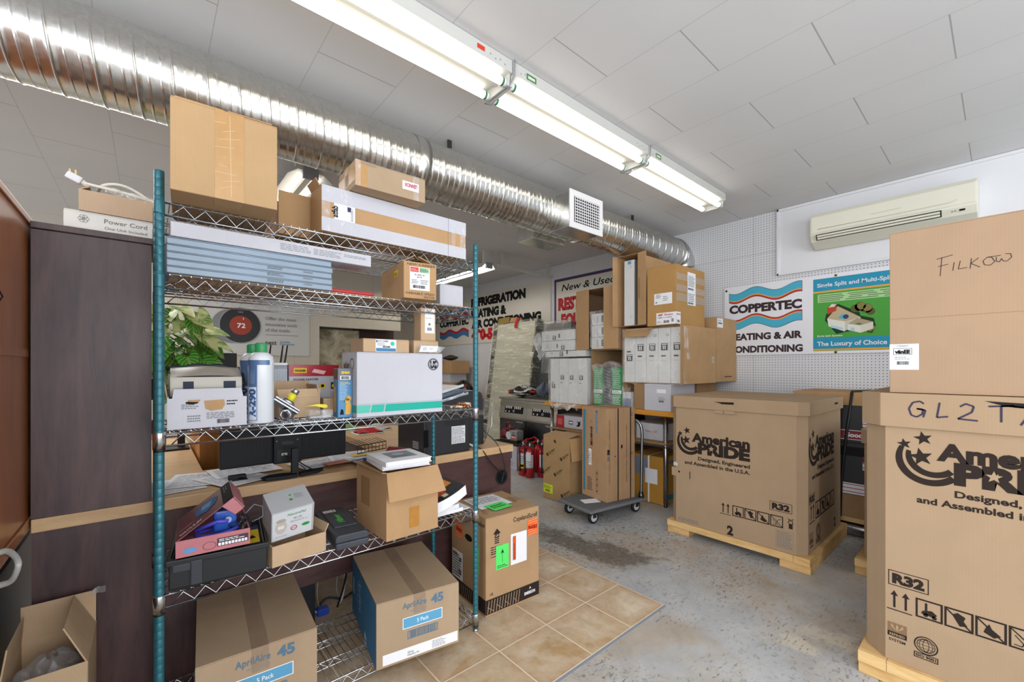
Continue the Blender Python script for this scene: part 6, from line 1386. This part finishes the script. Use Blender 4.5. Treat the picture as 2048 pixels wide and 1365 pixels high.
for k in range(3):
    z0, z1 = ((0, .066), (.072, .185), (.189, .302))[k]; y0 = .0 if k == 0 else .15
    mb = MB(); mb.box((0, y0, z0), (.50, .66 if k else .59, z1), FPAP, .003); o = mb.build('air_filter', t); q = Fr((0, .66 if k else .59, z0), -Y_, Z_); mb = MB(); merv(mb, q, (.22, .31, .18)[k], .010, .05); mb.rect(q, (.32, .24, .27)[k], .03, .02, .045, BK, .001); mb.lines(q, .08, .03, .03, .05, 2, GREY, .001); mb.build('filter_print', o)
film_shell(t, (-.008, .146, .072), (.49, .67, .31), 8, .010); film_shell(t, (-.006, -.004, .002), (.49, .60, .068), 18, .006)
mb = MB(); mb.grid(lambda a, b: (-.02+.5*b*(1-.2*a), .67+.14*a+.02*math.sin(6*b+a*4), .15+.12*(1-a)*math.cos(3.1*b)+.03*math.sin(9*b)), 12, 14, FILMB); mb.grid(lambda a, b: (-.03-.01*math.sin(9*b), .65+.15*a, (.02+.30*b)*(1-a)+.19*a+.02*math.sin(9*a+4*b)), 12, 12, FILMB); mb.grid(lambda a, b: (-.03-.008*math.sin(9*b), .60+.10*a, -.02+.12*b*(1-.3*a)+.02*math.sin(8*a)), 12, 12, FILMB); mb.build('flared_bag_end', t)
# things on the under shelf and below
t, f = carton('carton', 'red and white printed box under the left end of the workbench', (BX+.08, 3.02, .592), (.30, .40, .14), 0, CARDW, seam='x')
w_, s = f['W'], f['S']; mb = MB(); mb.rect(w_, 0, 0, .12, .139, plain('#a3202a', .4), .001); mb.rect(w_, .02, .03, .07, .07, flat('#c95a5a'), .0014); mb.rect(s, 0, 0, .30, .139, plain('#a3202a', .4), .001); mb.rect(w_, .19, .045, .06, .04, INK, .001); mb.rect(w_, .196, .055, .048, .02, PAPER, .0014); mb.shape(w_, [(.30, .03), (.33, .06), (.31, .09), (.345, .08), (.36, .10), (.36, .05), (.34, .03)], INK, .001); mb.build('printing', t)
t, f = carton('long_carton', 'dusty pale box wrapped in film on the shelf under the right end of the workbench', (BX+.10, 2.06, .592), (.45, .30, .155), 0, CARDW, seam=None)
mb = MB(); mb.text(f['W'], 'Honeywell', .10, .07, .022, flat('#a33a3a'), .12, .02); mb.build('printing', t); film_shell(t, (-.006, -.006, 0), (.44, .306, .16), 14, .004)
t, f = carton('carton', 'yellow-brown carton with a white strap and shipping label under the workbench', (BX+.06, 2.05, .005), (.46, .34, .44), 0, card('#bb8a3c', .12), seam='x')
w_, s = f['W'], f['S']; mb = MB(); mb.rect(s, .05, .03, .20, .05, BST, .001); mb.text(s, 'DAIKIN', .05, .37, .03, flat('#4a6f9a'), .14, .03); mb.rect(w_, .0, .25, .17, .17, flat('#7d8694'), .001); mb.build('printing', t)
mb = MB(); mb.rect(w_, .18, 0, .016, .44, PAPER, .002); mb.rect(f['T'], 0, .144, .46, .016, PAPER, .002); mb.build('strap', t)
label_plate(t, w_, .15, .18, .13, .14, PAPER, lambda mb: (mb.lines(w_, .16, .24, .10, .07, 5, GREYINK, .002), mb.bars(w_, .17, .19, .09, .03, INK, .002)), 'shipping_label', .003)
t, f = carton('carton', 'plain brown carton in the shadow under the middle of the workbench', (BX+.12, 2.45, .005), (.5, .45, .42), 0, CARDD, seam='x')
t = thing('dark_bag', 'black bag pushed onto the under shelf behind the trolley handle', 'bag', (BX+.2, 2.60, .592)); mb = MB(); mb.box((0, -.1, 0), (.3, .25, .19), BLKM, .04); mb.build('bag_body', t)

# ================================================================ far corner
t = thing('stretch_wrapped_door', 'tall stretch-wrapped flat door leaning against the far wall under the lettering', 'panel', (4.25, 5.17, .001))
t.rotation_euler = (0, R(8), 0)
mb = MB(); mb.box((0, -.47, 0), (.10, .47, 2.03), plain('#b5b3a0', .5, .1, .4, .05, 3), .004); mb.build('panel_body', t)
mb = MB()
for y0, y1 in ((-.50, -.465), (.465, .56)): mb.box((-.012, y0, 0), (.12, y1, 2.04), plain('#55554f', .4, .5), .003)
mb.build('edge_profile', t)
STW = film('stretch_wrap', .42, '#efeede', .18, 5, .5, 7)
mb = MB(); rr = random.Random(2)
mb.grid(lambda a, b: (-.02-.008*math.sin(60*b+4*a)-.006*math.sin(33*b-9*a), .575-1.09*a, .02+2.04*b), 20, 90, STW); mb.grid(lambda a, b: (-.02+.15*a, -.515-.006*math.sin(50*b), .02+2.04*b), 4, 60, STW); mb.build('stretch_film', t)
mb = MB(); mb.prism([(-.02, .15, 2.045), (-.02, .46, 2.02), (-.02, .44, 2.13), (-.02, .16, 2.14)], (.03, 0, 0), plain('#8a7434', .6)); mb.prism([(-.02, -.14, 2.04), (-.02, .14, 2.04), (-.02, .12, 2.12), (-.02, -.12, 2.10)], (.03, 0, 0), CARDO); mb.build('cardboard_cap', t)
mb = MB(); mb.grid(lambda a, b: (-.035, -.02-.07*a+.02*math.sin(5*b), 1.93+.17*b), 4, 6, RED); mb.build('red_ribbon', t)
t = thing('grey_board', 'dark grey board in loose film behind the stretch-wrapped door', 'panel', (4.42, 4.33, .001)); t.rotation_euler = (0, R(5), 0)
mb = MB(); mb.box((0, -.30, .0), (.06, .22, 1.95), plain('#5a5a54', .5, .4), .003); mb.build('panel_body', t); film_shell(t, (-.004, -.30, 1.2), (.06, .24, 1.98), 21, .012)
t = thing('far_table', 'plain table in the far corner mostly hidden behind the printer', 'table', (4.0, 5.95, 0))
mb = MB(); mb.box((0, 0, .72), (.66, 1.9, .75), MAPLE, .003); mb.build('table_top', t)
for x in (.03, .60):
    for y in (.03, 1.83): mb = MB(); mb.box((x, y, 0.001), (x+.04, y+.04, .719), STEELD); mb.build('leg', t)
t, f = carton('carton', 'orange-brown carton topmost of the pile by the far wall', (4.2, 6.58, 1.17), (.40, .55, .24), 0, CARDO, seam='x', tape=TAPE)
t, f = carton('white_box', 'white box in the middle of the pile by the far wall', (4.22, 6.66, 1.0), (.36, .46, .168), 0, CARDW, seam=None)
t, f = carton('carton', 'orange-brown carton at the bottom of the pile by the far wall', (4.18, 6.5, .752), (.42, .68, .246), 0, CARDO, seam='x')
crumple('dark_cloth', 'dark cloth bundle on top of the far pile of cartons', 'cloth', (4.35, 6.85, 1.411), .10, .17, .10, [plain('#3a332a', .8)], 13)
t = crumple('jacket', 'dark olive jacket heaped on the far table', 'jacket', (4.22, 6.25, .752), .15, .20, .28, [plain('#23251f', .85)], 17)
t = thing('spray_cans', 'small cup of red and black tools on the far table beside the jacket', 'cup', (4.08, 5.985, .752)); mb = MB(); mb.lathe([(.04, 0), (.045, .14), (.0, .14)], plain('#5a5e62', .5), seg=18); mb.build('cup_body', t); mb = MB()
for k in range(4): mb.tube([(.01*k-.02, .0, .10), (.03*math.cos(k*2)-.0, .04*math.sin(k*1.7), .24)], .008, RED if k % 2 == 0 else BLK, 8)
mb.build('tools', t)

# ================================================================ big star-logo cartons on pallets
PC = card('#a38b70', .06, .03); PRIDEINK = flat('#2a211d', .8)
def pallet(lab, loc, sx, sy):
    t = thing('pallet', lab, 'pallet', loc, 0, 'pine pallets')
    for y in (0, sy-.09):
        mb = MB(); mb.box((0, y, .052), (sx, y+.09, .098), PINE, .002); mb.build('deck_board', t)
    for k in range(4):
        x = (sx-.10)*k/3; mb = MB(); mb.box((x, .091, .052), (x+.10, sy-.091, .098), PINE, .002); mb.build('deck_board', t)
    for y in (0, sy-.17):
        mb = MB(); mb.box((.012, y, .001), (sx-.012, y+.17, .051), PINE, .002); mb.build('runner', t)
def logo(mb, f, a, b, k=1.0):
    P = lambda x, y: (a+x*k, b+y*k)
    # two crescents
    def cres(cx, cy, r, t0, t1, th, m):
        n = 26; o = []; i = []
        for j in range(n+1):
            q = j/n; an = R(t0+(t1-t0)*q); w = th*math.sin(math.pi*(.15+.85*q) if q < .5 else math.pi*(.575+.02*(q-.5)))**.6
            o.append(P(cx+r*math.cos(an), cy+r*math.sin(an))); i.append(P(cx+(r-w)*math.cos(an), cy+(r-w)*math.sin(an)))
        for j in range(n): mb.shape(f, [i[j], o[j], o[j+1], i[j+1]], m, .001)
    cres(.098, .105, .098, 150, 318, .024, PRIDEINK); cres(.108, .118, .078, 165, 316, .022, PRIDEINK)
    for x, y, r in ((.026, .160, .022), (.080, .188, .028), (.074, .115, .036)): mb.star(f, *P(x, y), r*k, PRIDEINK, -12)
    mb.text(f, 'American', *P(.117, .112), .064*k, PRIDEINK, .405*k, .05); mb.text(f, 'PRIDE', *P(.163, .030), .076*k, PRIDEINK, .36*k, .065); mb.star(f, *P(.262, .072), .022*k, PC, 0, .0016)
    mb.text(f, 'Designed, Engineered', *P(.165, -.022), .025*k, PRIDEINK, .357*k, .03); mb.text(f, 'and Assembled in the U.S.A.', *P(.062, -.064), .025*k, PRIDEINK, .46*k, .03)
def icons(mb, f, a, b, k=1.0):
    for x in (.012, .046):
        mb.rect(f, a+(x-.003)*k, b+.012*k, .007*k, .05*k, PRIDEINK); mb.shape(f, [(a+(x-.011)*k, b+.06*k), (a+(x+.012)*k, b+.06*k), (a+x*k, b+.08*k)], PRIDEINK)
    mb.rect(f, a-.01*k, b+.0, .075*k, .004*k, PRIDEINK)
    for j in range(4):
        x = a+.075*k+j*.079*k; mb.frame(f, x, b+.004*k, .075*k, .074*k, .006*k, PRIDEINK)
        c = lambda u, v: (x+u*k, b+v*k)
        if j == 0: mb.shape(f, [c(.015, .022), c(.05, .018), (c(.06, .03)), c(.045, .042), c(.02, .034)], PRIDEINK); mb.rect(f, *c(.026, .03), .007*k, .036*k, PRIDEINK); mb.disc(f, *c(.028, .02), .007*k, PRIDEINK); mb.disc(f, *c(.052, .018), .007*k, PRIDEINK)
        elif j == 1: mb.shape(f, [c(.02, .055), c(.035, .066), c(.055, .055), c(.05, .04), c(.06, .025), c(.04, .018), c(.03, .036)], PRIDEINK); mb.line(f, *c(.004, .072), *c(.071, .008), .005*k, PRIDEINK)
        elif j == 2: mb.shape(f, [c(.02, .026), c(.045, .014), c(.062, .026), c(.04, .044), c(.034, .06), c(.026, .046)], PRIDEINK); mb.line(f, *c(.004, .072), *c(.071, .008), .005*k, PRIDEINK)
        else: mb.pline(f, [c(.012, .018), c(.03, .016), c(.045, .05), c(.064, .058)], .003*k, PRIDEINK); mb.pline(f, [c(.014, .05), c(.034, .026), c(.05, .012)], .003*k, PRIDEINK); mb.line(f, *c(.004, .072), *c(.071, .008), .004*k, PRIDEINK)
def r32(mb, f, a, b, w=.128, h=.06): mb.frame(f, a, b, w, h, .003, PRIDEINK); mb.text(f, 'R32', a+w*.1, b+h*.2, h*.62, PRIDEINK, w*.8, .06)
def globe(mb, f, a, b, k=1.0):
    mb.frame(f, a, b, .068*k, .022*k, .003*k, PRIDEINK); mb.ring(f, a+.034*k, b+.055*k, .034*k, .004*k, PRIDEINK); mb.ring(f, a+.034*k, b+.055*k, .026*k, .002*k, PRIDEINK)
    for q in (.35, .75): mb.ring(f, a+.034*k, b+.055*k, .026*k*q, .0016*k, PRIDEINK, .001, 24, 1/q)
    for q in (-.012, 0, .012): mb.rect(f, a+.010*k, b+(.055+q)*k, .048*k, .0016*k, PRIDEINK)
    mb.text(f, 'ISO 9001', a+.006*k, b+.006*k, .011*k, PRIDEINK, .056*k, .03)
def leafmark(mb, f, a, b, k=1.0):
    mb.rect(f, a, b+.03*k, .055*k, .045*k, flat('#7d6248'), .0009); mb.rect(f, a, b+.022*k, .055*k, .018*k, PRIDEINK, .0011); mb.text(f, 'SYSTEM', a+.004*k, b+.004*k, .010*k, PRIDEINK, .047*k, .02); mb.text(f, 'REFINED', a+.006*k, b+.026*k, .009*k, PC, .043*k, .02, e=.0016)
    for q in (-1, 0, 1): mb.shape(f, [(a+.0275*k, b+.045*k), (a+(.0275+q*.014-.004)*k, b+.06*k), (a+(.0275+q*.016)*k, b+.072*k), (a+(.0275+q*.014+.004)*k, b+.06*k)], PC, .0013)
def big_carton(lab, loc, w, d, h, c, lidh, draw):
    t = thing('pallet_carton', lab, 'box', loc, 0, 'star logo cartons')
    def octa(e, cc): return [(cc-e, -e), (w-cc+e, -e), (w+e, cc-e), (w+e, d-cc+e), (w-cc+e, d+e), (cc-e, d+e), (-e, d-cc+e), (-e, cc-e)]
    mb = MB(); mb.prism([(x, y, 0) for x, y in octa(0, c)], (0, 0, h-.012), PC); mb.build('carton_body', t)
    mb = MB(); mb.prism([(x, y, h-lidh) for x, y in octa(.014, c)], (0, 0, lidh), PC, .003); lid = mb.build('lid', t)
    f = dict(W=Fr((0, d-c+.005, 0), -Y_, Z_), S=Fr((0, 0, 0), X_, Z_), T=Fr((0, 0, h), X_, Y_), LW=Fr((-.014, d-c, h-lidh), -Y_, Z_), LS=Fr((0, -.014, h-lidh), X_, Z_))
    made = []
    def P(nm): m = MB(); made.append((nm, m)); return m
    draw(P, f)
    for nm, m in made: m.build(nm, lid if nm.startswith('lid_') else t)
    return t, f, lid
def draw1(P, f):
    W, S, LW = f['W'], f['S'], f['LW']
    logo(P('star_logo'), W, .012, .520); r32(P('refrigerant_mark'), W, .654, .253); icons(P('handling_icons'), W, .345, .146); P('carton_number').text(W, '2', .384, .012, .062, PRIDEINK, .042, .05)
    mb = P('warning_text'); mb.frame(W, .689, .02, .10, .115, .001, GREYINK); mb.lines(W, .695, .025, .088, .105, 11, GREYINK, .001); P('fine_print').lines(W, .02, .012, .17, .03, 3, GREYINK, .001, 4)
    mb = P('stacking_mark'); mb.rect(W, .763, .158, .022, .03, PRIDEINK); mb.line(W, .755, .195, .79, .225, .003, PRIDEINK); mb.line(W, .79, .195, .755, .225, .003, PRIDEINK); mb.frame(W, .762, .188, .024, .03, .003, PRIDEINK)
    logo(P('star_logo'), S, .06, .54, 1.15); r32(P('refrigerant_mark'), S, .065, .315); icons(P('handling_icons'), S, .09, .19, 1.5); P('carton_number').text(S, '2', .66, .04, .062, PRIDEINK, .042, .05); leafmark(P('leaf_mark'), S, .08, .03, 1.3); globe(P('globe_mark'), S, .22, .03, 1.4)
    P('lid_slot').shape(LW, [(.29, .058), (.43, .062), (.43, .046), (.35, .045), (.33, .052)], flat('#1f1813'), .001)
    for q in ([(.29, -.02), (.36, -.022), (.355, .0), (.30, .0)], [(.37, -.022), (.44, -.020), (.43, .0), (.36, .0)]): P('lid_tab').shape(LW, q, PC, .002)
    P('crease').rect(f['T'], .05, .25, .7, .002, flat('#8a6a48')); P('lid_slot').rect(f['LS'], .62, .04, .09, .014, flat('#1f1813'), .001)
    mb = P('corner_strip'); mb.shape(W, [(-.03, .35), (.12, .34), (.12, .41), (-.03, .415)], PC, .0016); mb.rect(W, .112, .345, .006, .055, INKB, .002); mb.disc(W, .03, .385, .008, INKB, .002)
pallet('pine pallet under the middle star-logo carton on the concrete floor', (3.082, .775, 0), .95, .945)
t, f, lid = big_carton('large tan carton with star logo on a pallet in front of the wall banner', (3.092, .800, .099), .905, .900, .968, .050, .088, draw1)
mb = MB(); mb.shape(Fr((-.002, .855, 0), -Y_, Z_), [(-.012, .43), (.018, .425), (.026, .445), (.0, .46), (-.012, .448)], flat('#b9b9b6'), .006); mb.build('torn_label', t)
def draw2(P, f):
    W, LW = f['W'], f['LW']; logo(P('star_logo'), W, .036, .722); r32(P('refrigerant_mark'), W, .014, .305, .118); icons(P('handling_icons'), W, .02, .205); leafmark(P('leaf_mark'), W, .012, .075, 1.05); globe(P('globe_mark'), W, .09, .050, 1.0)
    PU = flat('#3a3448'); h = lambda a, b, w, hh, pts: P('handwriting').pline(LW, [(a+x*w, b+y*hh) for x, y in pts], .006, PU, .001)
    h(.072, .045, .045, .062, [(.95, .85), (.7, 1.0), (.25, .9), (0, .5), (.15, .1), (.5, .0), (.85, .2), (.9, .5), (.5, .52), (1.05, .45), (.9, .0)])
    h(.150, .045, .030, .060, [(.25, 1.0), (.0, .05), (1.0, .15)]); h(.205, .045, .050, .060, [(.1, .8), (.4, 1.0), (.8, .85), (.7, .5), (.0, .05), (1.0, .0)])
    h(.280, .045, .060, .060, [(.0, .9), (1.0, 1.0), (.5, .95), (.5, .0)]); h(.338, .045, .045, .060, [(.0, .95), (1.0, .9), (.35, -.1)])
    P('lid_slot').shape(LW, [(.27, .118), (.42, .112), (.42, .095), (.33, .10), (.30, .108)], flat('#1f1813'), .001)
pallet('pine pallet under the nearest star-logo carton at the right edge', (2.262, -.62, 0), .98, 1.02)
big_carton('nearest huge tan carton with star logo at the right edge, handwriting on its lid', (2.285, -.60, .099), .90, .985, 1.083, .07, .135, draw2)
def draw3(P, f): logo(P('star_logo'), f['W'], .10, .55)
pallet('pine pallet barely showing behind the nearest star-logo carton', (3.33, -.36, 0), .92, .965)
big_carton('tan carton half hidden behind the nearest star-logo carton, before the black furnace', (3.36, -.33, .099), .60, .90, .80, .05, .088, draw3)
t, f = carton('large_carton', 'large plain tan carton with a handwritten name, stacked on the nearest star-logo carton', (2.292, -.565, 1.184), (.80, .868, .648), 0, card('#a68b72', .05, .04), seam='x')
w_ = f['W']; HW = flat('#3c3434')
mb = MB(); O2 = lambda *pts: mb.pline(w_, [(.135+x*.176, .45+y*.075) for x, y in pts], .0022, HW, .001)
O2((.06, 0), (.085, .95)); O2((.0, .88), (.25, 1.0)); O2((.03, .5), (.18, .56)); O2((.25, .2), (.27, .62)); O2((.36, .65), (.33, .25), (.46, .28)); O2((.5, .2), (.52, .7)); O2((.62, .68), (.51, .45), (.64, .22))
O2((.74, .65), (.68, .5), (.70, .3), (.78, .25), (.84, .4), (.80, .62), (.74, .65), (.92, .66)); O2((.86, .6), (.86, .4), (.90, .35), (.93, .5), (.95, .38), (1.0, .35), (1.06, .5), (1.05, .68), (.98, .70)); mb.build('handwriting', t)
mb = MB(); mb.rect(w_, .0, .296, .868, .0012, flat('#8f7050'), .0008); mb.build('crease', t)
def _l(mb): mb.text(w_, 'V150H65NT', .018, .184, .007, GREYINK, .04, .01, e=.002); mb.frame(w_, .012, .152, .055, .026, .0015, INK, .002); mb.text(w_, 'vänEE', .016, .157, .015, INK, .046, .06, e=.0024); mb.lines(w_, .016, .132, .045, .014, 2, GREY, .002); mb.bars(w_, .022, .112, .036, .014, INK, .002)
label_plate(t, w_, .0005, .092, .086, .103, PAPER, _l, 'shipping_label')
# boxed furnace between the pallets
t = thing('furnace', 'black furnace cabinet with a red name badge, capped in cardboard between the pallet cartons', 'furnace', (4.125, .60, 0))
mb = MB(); mb.box((0, 0, .30), (.56, .54, .99), plain('#26282c', .35, 0, .5, .05, 4), .004); mb.build('cabinet', t)
mb = MB(); mb.box((-.012, -.012, .99), (.575, .552, 1.09), CARDO, .003); mb.build('cardboard_cap', t)
mb = MB(); mb.box((-.012, -.012, .13), (.575, .552, .30), CARDD, .003); mb.build('cardboard_tray', t)
w_ = Fr((0, .54, 0), -Y_, Z_); mb = MB(); mb.rect(w_, .30, .725, .24, .075, plain('#8a1f2a', .4), .003); mb.frame(w_, .30, .725, .24, .075, .005, PAPER, .004); mb.text(w_, 'Goodman', .33, .747, .034, PAPER, .19, .05, e=.005); mb.build('badge', t)
mb = MB()
for b, h_ in ((.305, .085), (.50, .10), (.56, .04), (.83, .11)):
    a0 = .26 if b < .4 else .44; mb.rect(w_, a0, b, .27 if b < .4 else .10, h_, PAPER, .002)
    for k in range(3): mb.rect(w_, a0, b+h_*(k+.5)/3, .27 if b < .4 else .10, .006, flat('#b5504a'), .003)
mb.rect(w_, .0, .70, .54, .004, INK, .002); mb.rect(w_, .0, .60, .54, .07, flat('#17181b', .3), .002); mb.disc(w_, .46, .635, .01, PAPER, .003); mb.build('warning_labels', t)
mb = MB(); mb.tube([(-.014, .16, 1.10), (-.03, .19, .8), (-.03, .225, .4), (-.02, .235, .12)], .010, BLK, 6); mb.tube([(-.014, .16, 1.10), (.3, .10, 1.10)], .008, BLK, 6); mb.build('strap', t)
mb = MB(); mb.box((0, .0, .085), (.56, .54, .125), PINE, .003)
for y in (.0, .45): mb.box((0, y, .0), (.56, y+.09, .085), STEELD)
mb.build('skid', t)
mb = MB(); mb.tube([(4.08, .64, .041), (4.08, 1.2, .041)], .038, STEEL, 16); o = mb.build('steel_pipe'); tag(o, 'steel pipe lying on the floor in front of the black furnace', 'pipe')
